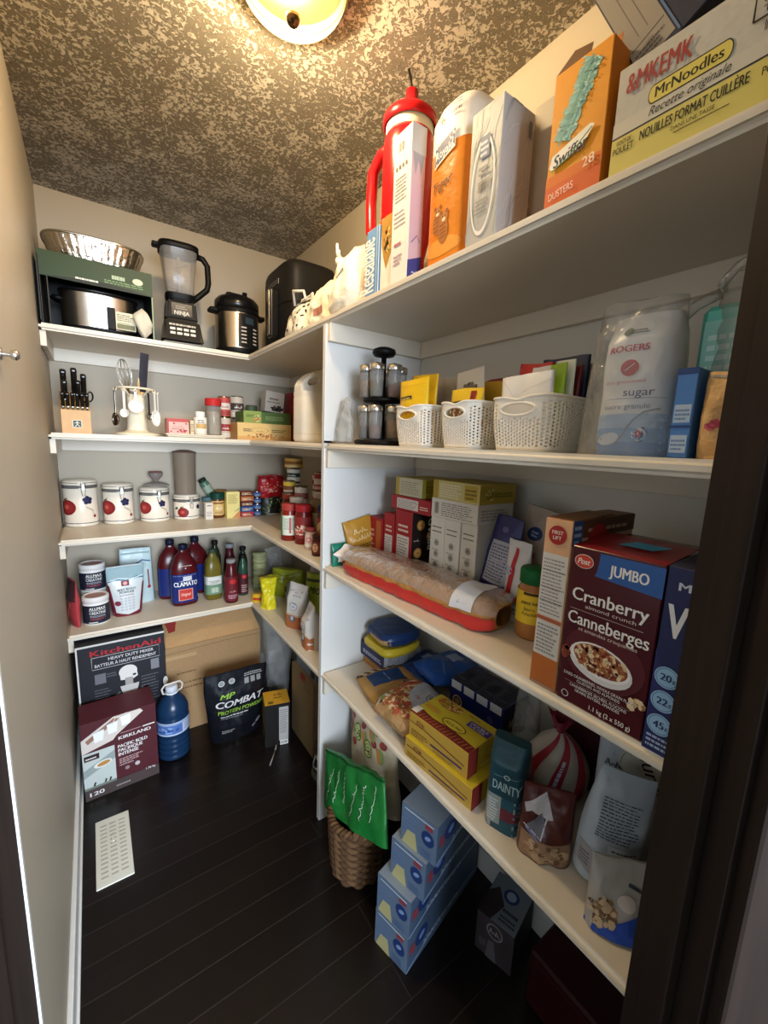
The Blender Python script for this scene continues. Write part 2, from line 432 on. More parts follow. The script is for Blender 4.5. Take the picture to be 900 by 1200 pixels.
def ceiling_mat():
    ma = bpy.data.materials.new('knockdown_plaster'); ma.use_nodes = True; nt = ma.node_tree; p = nt.nodes['Principled BSDF']
    tc = nt.nodes.new('ShaderNodeTexCoord'); n1 = nt.nodes.new('ShaderNodeTexNoise'); n2 = nt.nodes.new('ShaderNodeTexNoise')
    n1.inputs['Scale'].default_value = 82; n1.inputs['Detail'].default_value = 5; n1.inputs['Roughness'].default_value = .62; n1.inputs['Distortion'].default_value = .9
    n2.inputs['Scale'].default_value = 11; n2.inputs['Detail'].default_value = 3
    ad = nt.nodes.new('ShaderNodeMath'); ad.operation = 'MULTIPLY_ADD'; ad.inputs[1].default_value = .34
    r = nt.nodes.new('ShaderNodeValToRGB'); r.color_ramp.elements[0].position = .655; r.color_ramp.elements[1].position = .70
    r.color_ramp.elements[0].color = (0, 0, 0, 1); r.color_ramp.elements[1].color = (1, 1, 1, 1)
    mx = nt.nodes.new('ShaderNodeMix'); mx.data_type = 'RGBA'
    mx.inputs[6].default_value = lin('8a8273'); mx.inputs[7].default_value = lin('d5cebf')  # darker recesses: relief shade put into the colour as well as the bump
    bp = nt.nodes.new('ShaderNodeBump'); bp.inputs['Strength'].default_value = 1; bp.inputs['Distance'].default_value = .006
    for z in (n1, n2): nt.links.new(tc.outputs['Object'], z.inputs['Vector'])
    nt.links.new(n2.outputs[0], ad.inputs[0]); nt.links.new(n1.outputs[0], ad.inputs[2])
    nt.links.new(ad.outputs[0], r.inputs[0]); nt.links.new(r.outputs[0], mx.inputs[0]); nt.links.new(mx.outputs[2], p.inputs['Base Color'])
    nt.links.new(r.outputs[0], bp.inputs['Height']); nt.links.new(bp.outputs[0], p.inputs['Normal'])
    p.inputs['Roughness'].default_value = .85; p.inputs['Specular IOR Level'].default_value = .15
    return ma
def floor_mat():
    ma = bpy.data.materials.new('dark_plank_floor'); ma.use_nodes = True; nt = ma.node_tree; p = nt.nodes['Principled BSDF']
    tc = nt.nodes.new('ShaderNodeTexCoord'); br = nt.nodes.new('ShaderNodeTexBrick'); wv = nt.nodes.new('ShaderNodeTexNoise'); mp = nt.nodes.new('ShaderNodeMapping')
    br.inputs['Scale'].default_value = 1; br.inputs['Brick Width'].default_value = 1.15; br.inputs['Row Height'].default_value = .09
    br.inputs['Mortar Size'].default_value = .0016; br.inputs['Mortar Smooth'].default_value = .3; br.offset = .37
    br.inputs['Color1'].default_value = lin('17110f'); br.inputs['Color2'].default_value = lin('1e1614'); br.inputs['Mortar'].default_value = lin('2f2826')
    mp.inputs['Scale'].default_value = (4, 60, 1); wv.inputs['Scale'].default_value = 2; wv.inputs['Detail'].default_value = 6
    nt.links.new(tc.outputs['Object'], br.inputs['Vector']); nt.links.new(tc.outputs['Object'], mp.inputs['Vector']); nt.links.new(mp.outputs[0], wv.inputs['Vector'])
    mx = nt.nodes.new('ShaderNodeMix'); mx.data_type = 'RGBA'; mx.blend_type = 'MULTIPLY'; mx.inputs[0].default_value = .6
    nt.links.new(br.outputs['Color'], mx.inputs[6]); nt.links.new(wv.outputs[0], mx.inputs[7])
    nt.links.new(mx.outputs[2], p.inputs['Base Color'])
    bp = nt.nodes.new('ShaderNodeBump'); bp.inputs['Strength'].default_value = .25; bp.inputs['Distance'].default_value = .002; bp.invert = True
    nt.links.new(br.outputs['Fac'], bp.inputs['Height']); nt.links.new(bp.outputs[0], p.inputs['Normal'])
    p.inputs['Roughness'].default_value = .3; p.inputs['Specular IOR Level'].default_value = .4
    return ma
def dark_wood():
    ma = bpy.data.materials.new('espresso_wood'); ma.use_nodes = True; nt = ma.node_tree; p = nt.nodes['Principled BSDF']
    tc = nt.nodes.new('ShaderNodeTexCoord'); mp = nt.nodes.new('ShaderNodeMapping'); nz = nt.nodes.new('ShaderNodeTexNoise'); mx = nt.nodes.new('ShaderNodeMix'); mx.data_type = 'RGBA'
    mp.inputs['Scale'].default_value = (60, 60, 3); nz.inputs['Scale'].default_value = 1.5; nz.inputs['Detail'].default_value = 6
    mx.inputs[6].default_value = lin('181210'); mx.inputs[7].default_value = lin('2a201a')
    nt.links.new(tc.outputs['Object'], mp.inputs['Vector']); nt.links.new(mp.outputs[0], nz.inputs['Vector']); nt.links.new(nz.outputs[0], mx.inputs[0]); nt.links.new(mx.outputs[2], p.inputs['Base Color'])
    p.inputs['Roughness'].default_value = .62; p.inputs['Specular IOR Level'].default_value = .12
    return ma
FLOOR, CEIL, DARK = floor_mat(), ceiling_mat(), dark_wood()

t = .1
b = B(); b.box(-3.1, W+3.1, -5.1, .1, -.06, 0, FLOOR); struct('floor', b)
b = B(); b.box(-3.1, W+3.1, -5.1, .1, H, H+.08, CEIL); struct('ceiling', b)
b = B(); b.box(-.1, 0, JL.y, .1, 0, H, WALL, .004); struct('wall_left', b)
b = B(); b.box(-.1, W+.1, 0, .1, 0, H, WALL); struct('wall_back', b)
b = B(); b.box(W, W+.1, -2.9, 0, 0, H, WALL); struct('wall_right', b)
b = B(); b.box(W-.0009, W+.01, -2.55, YD-.0105, 0, Z1-.024, BAY); struct('wall_bay', b)  # thin added panel; its paler colour stands in for more light in the bay
# the corner doorway: header and short return on the right, both as thick as a wall
def oblique(name, p, q, z0, z1, ma, th=.115, bev=0):
    d = (q-p); L = d.length; a = math.atan2(d.y, d.x)
    b = B(); b.X = Matrix.Translation((p.x, p.y, 0)) @ Matrix.Rotation(a, 4, 'Z'); b.box(0, L, -th, 0, z0, z1, ma, bev); return b
dv = (JR-JL).normalized()
struct('wall_front', oblique('', JL-dv*.02, JR+dv*.02, 2.06, H, WALL))
struct('wall_return', oblique('', JR+dv*.022, JR+dv*.60, 0, H, WALL))
jb = oblique('', JR, JR+dv*.02, 0, 2.06, DARK, .118); jb.box(-.012, 0, -.085, -.045, 0, 2.045, DARK, .002); struct('trim_jamb_right', jb)
jb = oblique('', JL-dv*.027, JL-dv*.002, 0, 2.06, DARK, .118); jb.box(.025, .035, -.085, -.045, 0, 2.045, DARK, .002); struct('trim_jamb_left', jb)
struct('trim_header', oblique('', JL-dv*.03, JR+dv*.02, 2.04, 2.06, DARK, .118))
cs = oblique('', JR+dv*.008, JR+dv*.09, 0, 2.12, DARK, .118); cs = B(); cs.X = Matrix.Translation((JR.x, JR.y, 0)) @ Matrix.Rotation(math.atan2(dv.y, dv.x), 4, 'Z')
cs.box(.006, .085, -.136, -.1165, 0, 2.12, DARK, .004); struct('trim_casing_right', cs)
dl = B(); dl.X = cs.X.copy(); dl.box(.095, .84, -.165, -.128, .012, 2.03, DARK, .003)
for z0, z1 in ((.25, .95), (1.08, 1.9)): dl.box(.20, .735, -.170, -.165, z0, z1, DARK, .004)
struct('door_1', dl)
# white strip on the left wall's end corner, painting in the daylight it catches
b = B(); b.box(-.003, .0008, JL.y-.0008, JL.y+.010, 0, 2.04, TRIM, .0006); struct('trim_corner_highlight', b)
b = B(); b.box(0, .013, JL.y+.01, -.002, 0, .085, TRIM, .003); b.box(.013, .02, JL.y+.012, -.002, 0, .012, TRIM, .002); struct('baseboard_left', b)
b = B(); b.box(.016, W-.002, -.013, 0, 0, .085, TRIM, .003); struct('baseboard_back', b)
b = B(); b.box(W-.013, W, -2.6, -.015, 0, .085, TRIM, .003); struct('baseboard_right', b)

# unseen room outside the doorway: pale walls, one window placed to light the pantry
HALL = wall_mat('hall_bounce_paint', 'efece6')  # pale colour chosen to bounce more light into the bay
b = B(); b.box(-3, W+3, -5.1, -5.0, 0, .95, HALL); b.box(-3, W+3, -5.1, -5.0, 2.25, H, HALL); b.box(-3, -.8, -5.1, -5.0, .95, 2.25, HALL); b.box(2.0, W+3, -5.1, -5.0, .95, 2.25, HALL); struct('wall_hall', b)
b = B(); b.box(-3.1, -3, -5.1, .1, 0, H, HALL); struct('wall_hall_left', b)
b = B(); b.box(W+3, W+3.1, -5.1, .1, 0, H, HALL); struct('wall_hall_right', b)
b = B(); b.box(-3, -.1, -.02, .1, 0, H, HALL); b.box(W+.1, W+3, -.02, .1, 0, H, HALL); struct('wall_hall_back', b)
b = B()
for x0, x1, z0, z1 in ((-.8, -.75, .95, 2.25), (1.95, 2.0, .95, 2.25), (-.75, 1.95, .95, 1.0), (-.75, 1.95, 2.20, 2.25), (.58, .62, 1.0, 2.2)): b.box(x0, x1, -5.08, -5.03, z0, z1, TRIM)
struct('unseen_window', b)

# shelves: boards with a rounded front edge, wall cleats below
TH = .024
def board(b, poly, z, ma):   # poly: outline; the top face sits at z
    bm = bmesh.new(); vs = [bm.verts.new((x, y, z-TH)) for x, y in poly]; f = bm.faces.new(vs)
    r = bmesh.ops.extrude_face_region(bm, geom=[f])
    for q in r['geom']:
        if isinstance(q, bmesh.types.BMVert): q.co.z = z
    bmesh.ops.bevel(bm, geom=[e for e in bm.edges if abs(e.verts[0].co.z-e.verts[1].co.z) < 1e-6], offset=.008, segments=3, affect='EDGES')
    bmesh.ops.recalc_face_normals(bm, faces=bm.faces); bm.verts.index_update()
    b.add([q.co.copy() for q in bm.verts], [[q.index for q in f.verts] for f in bm.faces], ma); bm.free()
e = .001
def lshape(yend): return [(e, -e), (e, -DB), (XF, -DB), (XF, yend), (W-e, yend), (W-e, -e)]
def shelf(name, label, cat='shelf'):
    return T(name, label, cat, group='painted pantry shelves')
def cleats(s, z, segs):
    for i, (x0, x1, y0, y1) in enumerate(segs):
        s.b('cleat#%d' % i).box(x0, x1, y0, y1, z-TH-.055, z-TH, SHELF, .0015)
s = shelf('shelf', 'topmost cream shelf running round the corner under the ceiling'); board(s.b('board'), lshape(-2.308), Z1, SHELF)
cleats(s, Z1, [(e, .02, -DB+.02, -e), (.02, W-.02, -.02, -e), (W-.02, W-e, YD+.012, -.02), (W-.02, W-e, -2.41, YD-.011), (XF+.004, W-.021, YD-.03, YD-.0105)]); s.done()
yd1 = YD+.0105
s = shelf('shelf', 'cream corner shelf holding the knife block and vinegar jug'); board(s.b('board'), lshape(yd1), Z2, SHELF)
cleats(s, Z2, [(e, .02, -DB+.02, -e), (.02, W-.02, -.02, -e), (W-.02, W-e, yd1, -.02)]); s.done()
s = shelf('shelf', 'cream corner shelf holding the four fruit canisters'); board(s.b('board'), lshape(yd1), Z3, SHELF)
cleats(s, Z3, [(e, .02, -DB+.02, -e), (.02, W-.02, -.02, -e), (W-.02, W-e, yd1, -.02)]); s.done()
s = shelf('shelf', 'lowest cream corner shelf holding the juice bottles'); board(s.b('board'), lshape(yd1), Z4, SHELF)
cleats(s, Z4, [(e, .02, -DB+.02, -e), (.02, W-.02, -.02, -e), (W-.02, W-e, yd1, -.02)]); s.done()
yd0 = YD-.0105
def rect(y0, y1): return [(XF, y0), (W-e, y0), (W-e, y1), (XF, y1)]
for z, lab in ((Z2, 'cream shelf in the right bay holding the white baskets'), (S3, 'cream shelf in the right bay holding the cereal boxes and bread'), (S4, 'lowest cream shelf in the right bay holding the rice bag')):
    s = shelf('shelf', lab); board(s.b('board'), rect(-2.308, yd0), z, SHELF)
    cleats(s, z, [(W-.02, W-e, -2.41, yd0-.0005), (XF+.004, W-.021, YD-.03, yd0-.0005)]); s.done()
tt = T('divider_panel', 'tall white upright panel between the corner shelves and the right bay', 'shelf divider')
tt.b('panel').box(XF-.001, W-.001, YD-.01, YD+.01, 0, Z1-TH-.0005, TRIM, .002); tt.done()

# ------------------------------------------------------------------ ceiling lamp
def lamp():
    cx, cy, R = .556, -1.405, .118
    s = T('ceiling_lamp', 'lit round glass bowl lamp with a brown finial on the ceiling', 'ceiling light', (cx, cy, H))
    ma = bpy.data.materials.new('lit_frosted_glass'); ma.use_nodes = True; nt = ma.node_tree; p = nt.nodes['Principled BSDF']
    p.inputs['Emission Color'].default_value = (1, .80, .34, 1); p.inputs['Emission Strength'].default_value = .62
    p.inputs['Base Color'].default_value = (.45, .38, .20, 1); p.inputs['Roughness'].default_value = .3
    tr = nt.nodes.new('ShaderNodeBsdfTransparent'); mx = nt.nodes.new('ShaderNodeMixShader'); mx.inputs[0].default_value = .30; tr.inputs[0].default_value = (1, .93, .78, 1)
    nt.links.new(tr.outputs[0], mx.inputs[1]); nt.links.new(p.outputs[0], mx.inputs[2]); nt.links.new(mx.outputs[0], nt.nodes['Material Output'].inputs[0])
    prof = [(.003, -.088)]+[(R*math.sin(a*PI/2/14), -.018-.07*math.cos(a*PI/2/14)) for a in range(1, 15)]
    s.b('glass_bowl').lathe(prof, ma, n=48)
    s.b('glare_plate').lathe([(.0005, -.010), (R-.012, -.010), (R-.012, -.004)], m('8a7440', 'paint'), n=40)  # disc added under the ceiling to cut the glare seen through the bowl
    s.b('rim').lathe([(R-.004, -.022), (R+.005, -.022), (R+.006, -.012), (R-.03, 0)], m('b09a6a', 'metal'), n=48)
    s.b('finial').lathe([(.0005, -.102), (.010, -.101), (.014, -.096), (.015, -.092), (.018, -.088), (.006, -.084)], m('6a5540', 'metal'), n=20)
    o = s.done()
    li = bpy.data.lights.new('bulb', 'POINT'); li.energy = LAMP_W; li.color = (1, .83, .59); li.shadow_soft_size = .03
    lo = bpy.data.objects.new('bulb', li); COL.objects.link(lo); lo.location = (-.02, .015, -.050); lo.parent = o
lamp()
# floor register, hook
def vent():
    s = T('floor_vent', 'cream slotted metal vent cover set in the dark floor', 'floor vent', (.108, -.908, 0), 0)
    w, l = .104, .282
    ma = m('d9d6c8', 'paint'); b = s.b('cover'); b.box(-w/2, w/2, -l/2, l/2, .0005, .005, ma, .002)
    k = s.b('slots')
    for r in range(3):
        for i in range(13):
            x = -.028+r*.028; y = -.108+i*.018
            k.box(x-.010, x+.010, y-.0035, y+.0035, .0048, .0054, m('b0ab9d', 'paint'))
    s.b('lever').box(-.003, .003, .02, .05, .005, .010, ma, .001)
    s.done()
    s = T('door_stop', 'small chrome knob fixed to the left wall', 'hook', (0, -1.352, 1.565), 0, 0, 90)
    s.b('plate').lathe([(.0005, .0005), (.011, .0005), (.011, .004), (.0005, .0045)], m('c9c9c9', 'metal')); s.b('knob').lathe([(.004, .004), (.004, .014), (.009, .018), (.010, .024), (.006, .029), (.0005, .03)], m('d8d8d8', 'metal'))
    s.done()
vent()
# ------------------------------------------------------------------ topmost shelf, back
BLK, BLK2, WHT = m('0b0a0a', 'plastic'), m('100f0f', 'gloss'), m('efe9dd', 'plastic')
STEEL, CHROME = m('b9b2a6', 'metal'), m('d4d0c8', 'metal')
zt = Z1
def cooker_box():
    s = T('open_display_box', 'dark green open-fronted carton around the slow cooker on the topmost shelf', 'box', (.193, -.245, zt))
    w, d, h, t = .362, .285, .256, .004
    g, k = m('26391c'), m('191816')
    s.b('bottom').box(-w/2, w/2, -d/2, d/2, 0, t, k); s.b('back_panel').box(-w/2, w/2, d/2-t, d/2, t, h, k)
    s.b('side_panel').box(-w/2, -w/2+t, -d/2, d/2-t, t, h, k, 0, 1, {'L': g, 'F': m('4a4a3a')}); s.b('side_panel#2').box(w/2-t, w/2, -d/2, d/2-t, t, h, g, 0, 1, {'L': k, 'F': m('8fa07a')})
    s.b('top_panel').box(-w/2+t, w/2-t, -d/2+.002, d/2-t, h-t, h, g)
    hb = s.b('header_band'); hb.box(-w/2, w/2, -d/2-t*.6, -d/2, h-.088, h, g, 0, 1, {'B': k})
    f = box_face(hb, 'F', w, d+t*1.2, h); c = ink('a9b79a')
    f.poly([(0, .66), (1, .66), (.8, .70), (.5, .72), (.2, .69)], ink('141a10'))
    f.para(.62, .80, .74, .86, 1, c, 3, .9, 0); f.ell(.86, .83, .018, .012, ink('b9c2a4')); f.para(.55, .73, .93, .79, 2, ink('6f8a5c'), 4); f.para(.3, .70, .5, .73, 1, ink('d6d6c8'), 8, .8, .1)
    fl = s.b('front_flap'); fl.box(-w/2-.001, -w/2+.003, -d/2-.05, -d/2-.003, t, h*.9, k)
    fl2 = s.b('front_flap#2'); fl2.X = Matrix.Translation((-w/2+.016, -d/2-.002, 0)) @ Matrix.Rotation(.25, 4, 'Z'); fl2.box(0, .003, -.035, 0, t, h*.62, k)
    s.done()
    q = T('slow_cooker', 'oval stainless slow cooker with black base inside the green open-fronted carton', 'slow cooker', (.195, -.252, zt+.0045))
    def oval(p, b, ma): b.lathe(p, ma, n=48, sx=1.5, sy=1.0, p=2.4)
    oval([(.001, 0), (.078, 0), (.086, .008), (.087, .022)], q.b('base'), BLK)
    oval([(.086, .022), (.0865, .03), (.0885, .145), (.0895, .150), (.086, .152)], q.b('shell'), STEEL)
    oval([(.086, .1525), (.091, .154), (.090, .160), (.070, .168), (.03, .173), (.001, .174)], q.b('lid'), BLK2)
    for i, sg in enumerate((-1, 1)):
        q.b('handle#%d' % i).tube([(sg*.125, -.03, .12), (sg*.147, -.025, .125), (sg*.153, 0, .125), (sg*.147, .025, .125), (sg*.125, .03, .12)], .009, BLK)
    cp = q.b('control_panel'); cp.box(.020, .048, -.0965, -.078, .022, .105, BLK, .002)
    lb = q.b('paper_label'); lb.box(.048, .118, -.0945, -.072, .026, .094, m('cfc6a8'), .001)
    ff = box_face(lb, 'F', .07, .0225, .068, .083, -.08325, .026); ff.para(.08, .5, .92, .92, 4, ink('5b5a4a'), 2); ff.rect(.05, .05, .95, .32, ink('6b6a48')); ff.para(.1, .34, .8, .46, 1, ink('8b8a6a'), 5)
    q.b('lid_knob').lathe([(.012, .172), (.012, .182), (.02, .188), (.016, .196), (.001, .198)], BLK)
    q.done()
    r = random.Random(4); c = T('crumpled_cloth', 'crumpled pale cloth stuffed in the right end of the green open-fronted carton', 'cloth', (.340, -.380, zt+.0045))
    bb = c.b('cloth')
    def fn(u, v):
        a = u*2*PI; e = math.sin(PI*min(.999, max(.001, v)))**.75*(1+.25*math.sin(3*a+6*v)); z = .115*v
        n = .30*fbm(math.cos(a)*1.6, math.sin(a)*1.6, v*3.2)
        return Vector((.030*e*math.cos(a)*(1+n)-.006*v, .026*e*math.sin(a)*(1+n), z))
    bb.grid(fn, 26, 18, m('c9c0ab', 'fabric'), closeu=True); c.done()
cooker_box()
def roaster():
    def one(z, lab, dz=0):
        s = T('foil_roasting_pan', lab, 'foil pan', (.192, -.235, z), -1, group=None)
        b = s.b('pan'); ma = m('d8d2c6', 'foil')
        def fn(u, v):
            a = u*2*PI; c, d = math.cos(a), math.sin(a); q = (abs(c)**3+abs(d)**3)**(-1/3)
            rr = (.80+.20*v)*(1+(.010*math.sin(46*a))*min(1, 6*v*(1-v))); return Vector((.168*q*c*rr, .125*q*d*rr, .088*v))
        b.grid(fn, 184, 5, ma, closeu=True)
        pts = [fn(i/184, 0) for i in range(184)]; b.add(pts+[Vector((0, 0, .004))], [(i, (i+1) % 184, 184) for i in range(184)], ma, True)
        rim = s.b('rim'); rim.tube([fn(i/64, 1)*1.0+Vector((0, 0, .001)) for i in range(64)], .0042, m('cfc8ba', 'metal'), 6, True)
        s.done()
    one(zt+.2575, 'oval foil roasting pan lying on the green open-fronted carton')
    
roaster()

def blender():
    s = T('blender', 'black countertop blender with clear jar and angular handle on the topmost shelf', 'blender', (.487, -.325, zt), -4)
    b = s.b('motor_base')
    def tap(b, z0, z1, w0, d0, w1, d1, ma, y=0, bev=.006):
        bm = bmesh.new(); bmesh.ops.create_cube(bm, size=1)
        for q in bm.verts:
            t = q.co.z+.5; q.co = Vector((q.co.x*(w0+(w1-w0)*t), q.co.y*(d0+(d1-d0)*t)+y, z0+(z1-z0)*t))
        bmesh.ops.bevel(bm, geom=bm.edges[:], offset=bev, segments=2, affect='EDGES'); bm.verts.index_update()
        b.add([q.co.copy() for q in bm.verts], [[q.index for q in f.verts] for f in bm.faces], ma); bm.free()
    tap(b, .006, .105, .165, .185, .135, .135, BLK2, 0, .010); tap(b, .100, .185, .128, .125, .115, .112, BLK, .004, .01)
    tap(s.b('foot'), 0, .008, .15, .17, .155, .175, m('8d8a84', 'plastic'))
    cp = s.b('control_panel')
    sl = (-.0925+.0675)/.099
    def fp(u, v, o): z = .012+.082*v; return Vector(((u-.5)*.13, -.0925-sl*(z-.006)*1.0-o-.0012, z))
    f = Face(fp, .13, .082, cp); f.rect(0, 0, 1, 1, m('161514', 'plastic'))
    for i in range(4):
        for j in range(2): f.rect(.12+i*.2, .30+j*.22, .27+i*.2, .42+j*.22, ink('d8d2c4'))
    f.para(.1, .75, .9, .88, 1, ink('bdb6a8'), 3, .7, .1)
    bd = s.b('badge'); f2 = Face(lambda u, v, o: Vector(((u-.5)*.08, -.0606-o, .118+.05*v)), .08, .05, bd); f2.rect(0, 0, 1, 1, m('2b2826', 'gloss')); f2.text('NINJA', .5, .1, .3, ink('cfc8ba'), mw=.8); f2.para(.2, .55, .8, .85, 2, ink('8d867a'), 2)
    s.b('jar_collar').lathe([(.052, .183), (.056, .19), (.058, .212)], BLK, n=28, p=4)
    j = s.b('jar'); j.lathe([(.001, .214), (.050, .214), (.054, .22), (.062, .30), (.072, .385), (.074, .39)], m('e6dfd2', 'clear'), n=36, p=4)
    j.lathe([(.058, .3), (.0575, .302)], m('cfc8ba', 'clear'), n=36, p=4)
    bl = s.b('blade_stack'); bl.lathe([(.006, .215), (.006, .37), (.001, .372)], m('8b867e', 'plastic'), n=12)
    for i in range(3):
        for sg in (-1, 1):
            bl.X = Matrix.Translation((0, 0, .235+i*.045)) @ Matrix.Rotation(i*1.1+(0 if sg > 0 else PI), 4, 'Z'); bl.add([(0, -.008, 0), (.045, -.002, .008), (.048, .004, .009), (0, .008, 0)], [(0, 1, 2, 3)], STEEL)
    bl.X = None
    ld = s.b('lid'); ld.lathe([(.075, .383), (.078, .386), (.078, .405), (.070, .409), (.001, .410)], BLK, n=36, p=4)
    ld.box(-.035, .062, -.02, .02, .408, .421, BLK2, .006)
    s.b('lid_latch').box(-.1, -.06, -.022, .022, .392, .408, BLK, .006)
    h = s.b('handle'); h.tube([(.070, 0, .39), (.098, 0, .385), (.116, 0, .36), (.118, 0, .29), (.112, 0, .262), (.075, 0, .225), (.052, 0, .205)], .0125, BLK, 10)
    s.done()
blender()
def multicooker():
    s = T('pressure_cooker', 'round stainless multi cooker with black lid beside the air fryer', 'pressure cooker', (.742, -.285, zt), 2)
    r = .098
    s.b('base_ring').lathe([(.001, 0), (r-.006, 0), (r, .006), (r+.001, .03)], BLK, n=44)
    s.b('body').lathe([(r+.001, .03), (r+.001, .185)], STEEL, n=44)
    s.b('collar').lathe([(r+.001, .185), (r+.004, .19), (r+.004, .205), (r-.002, .21)], BLK, n=44)
    l = s.b('lid'); l.lathe([(r-.002, .208), (r+.003, .214), (r+.002, .245), (r-.012, .262), (.05, .272), (.001, .275)], BLK2, n=44)
    l.box(-.05, .05, -.018, .018, .268, .290, BLK, .009)
    s.b('steam_valve').lathe([(.011, .262), (.011, .285), (.001, .288)], BLK, cx=.02, cy=-.055, n=14)
    for i, sg in enumerate((-1, 1)): s.b('side_handle#%d' % i).box(sg*(r+.012)-.02, sg*(r+.012)+.02, -.028, .028, .186, .206, BLK, .007)
    cp = s.b('control_panel'); f = cyl_face(cp, r+.001, .035, .183, 62, -74); f.base = .002; f.rect(0, 0, 1, 1, m('1a1918', 'gloss'), 10, 1)
    c = ink('b6ada0')
    f.rect(.3, .70, .7, .9, m('2f3a40', 'gloss'), 4, 1)
    for k in range(5):
        f.rect(.12, .12+k*.11, .34, .16+k*.11, c, 2, 1); f.rect(.66, .12+k*.11, .88, .16+k*.11, c, 2, 1)
    s.done()
multicooker()
def airfryer():
    s = T('air_fryer', 'large matte black rounded air fryer in the corner of the topmost shelf', 'air fryer', (.940, -.568, zt), -90)
    w, d, h = .335, .24, .350
    b = s.b('body'); MB = m('161412', 'plastic')
    def shell(b, z0, z1, ma, k=8):
        prof = [(.62, z0), (.70, z0+.004), (.735, z0+.02)] if z0 < .02 else [(.742, z0), (.745, z0+.003)]
        prof += [(.745, z1-.06), (.735, z1-.03), (.70, z1-.012), (.62, z1-.002), (.3, z1), (.001, z1)] if z1 > .3 else [(.745, z1)]
        b.lathe(prof, ma, n=56, sx=w/2/.745, sy=d/2/.745, p=5)
    shell(b, .004, .175, MB); shell(s.b('top_housing'), .178, h, m('191715', 'plastic'))
    s.b('foot').box(-.12, .12, -.09, .09, 0, .006, BLK)
    hd = s.b('basket_handle'); hd.box(.006, .054, -d/2-.036, -d/2+.006, .045, .245, BLK2, .009)
    hd2 = s.b('handle_inlay'); hd2.box(.016, .044, -d/2-.0385, -d/2-.034, .055, .235, m('8f887c', 'metal'), .002)
    s.b('display').box(-.06, .06, -d/2-.002, -d/2+.01, .262, .285, m('0c0c0d', 'gloss'), .001)
    s.done()
airfryer()

# ------------------------------------------------------------------ topmost shelf, right-hand run
def soft_bag(name, label, cat, loc, w, h, t, col, seed, knot=False, handles=False, rz=-90):
    s = Pouch(name, label, cat, loc, w, h, t, col, rz, 0, 0, None, lambda v: 1-.18*v**3, lambda v: max(.10, (1-v**3))*min(1, .7+v*3), .012, 20, seed, 'fabric', 'bag', 26, 24, 2.2)
    if handles:
        for i, y in enumerate((-.012, .012)): s.b('handle#%d' % i).tube([(-.05, y, h*.95), (-.046, y*1.5, h+.02), (-.01, y*3, h+.032), (.045, y*1.5, h+.022), (.05, y, h*.95)], .005, m(col, 'fabric'), 6)
    if knot:
        k = s.b('knot'); k.ball((-w*.36, 0, h*.98), .014, m(col, 'fabric')); k.tube([(-w*.36, 0, h*.98), (-w*.38, -.006, h+.022), (-w*.36, -.01, h+.045)], lambda q: .008*(1-.6*q), m(col, 'fabric'), 7); k.tube([(-w*.36, 0, h*.98), (-w*.30, -.01, h+.012), (-w*.27, -.012, h+.02)], lambda q: .008*(1-.6*q), m(col, 'fabric'), 7)
    return s
s = soft_bag('tote_bag', 'black and white patterned cloth bag beside the air fryer', 'bag', (.825, -.865, zt), .225, .135, .10, 'dcd5c4', 3, handles=True)
f = s.front(); R = random.Random(2)
for i in range(26): f.ell(R.uniform(.1, .9), R.uniform(.12, .8), R.uniform(.004, .009), R.uniform(.002, .006), ink('2a2724'), R.uniform(0, 3), 8)
f.line([(.1, .9), (.5, .86), (.9, .92)], .008, ink('2a2724')); s.done()
s = soft_bag('cloth_bag', 'cream cloth bag with a small reddish label on the topmost shelf', 'bag', (.815, -1.070, zt), .175, .132, .09, 'e6dcc4', 8)
f = s.front('label'); f.rect(.46, .22, .78, .40, ink('a8705c'), 6, 3); s.done()
s = soft_bag('plastic_bag', 'knotted white plastic bag on the topmost shelf above the divider', 'bag', (.80, -1.262, zt), .19, .172, .10, 'ece4d0', 14, knot=True)
f = s.front(); f.line([(.46, .55), (.66, .62)], .0035, ink('3a352c')); s.done()

s = Carton('storage_bag_box', 'light blue narrow box lettered Resealable on the topmost shelf', 'box', (.765, .803), (-1.466, -1.408), zt, .163, col='e8e4d8', faces={'F': '6b97c4', 'R': '5f8ab8'})
f = s.face('F'); f.text('Resealable', .66, .06, .42, ink('f4f2ea'), .80*.163/.058, 'L', PI/2, .02); f.rect(.82, 0, .86, 1, ink('cfdbe6')); s.done()
s = Carton('snack_box', 'slim box with a golden picture beside the light blue Resealable box', 'box', (.768, .800), (-1.517, -1.470), zt, .172, col='ece6d6', faces={'F': 'ece6d6'})
f = s.face('F'); f.on(s.b('picture')); f.poly([(.0, .98), (.5, 1), (1, .99), (1, .5), (.55, .28), (.3, .45), (.12, .62)], ink('b98a3c')); f.bits(.6, .68, .012, .03, 30, .006, [ink('5a3a1e'), ink('8c5a28'), ink('e0c070')]); s.done()
s = Carton('tall_box', 'tall slim white box with lavender side in front of the red jug', 'box', (.762, .803), (-1.592, -1.524), zt, .325, col='efe8dc', faces={'F': 'ece6dc', 'R': 'c8afb4', 'T': 'cfd0cf'})
f = s.face('F'); c = ink('6a645e'); f.bars(.25, .87, .6, .93, ink('3a3835')); f.para(.15, .55, .85, .72, 7, c, 5, .3); f.para(.15, .38, .8, .50, 4, ink('8f7f86'), 6, .3)
for i in range(4): f.rect(.15+i*.18, .76, .24+i*.18, .785, c)
f.para(.2, .12, .7, .2, 3, ink('b08f98'), 8); f.rect(.2, .25, .6, .27, ink('b8757a'))
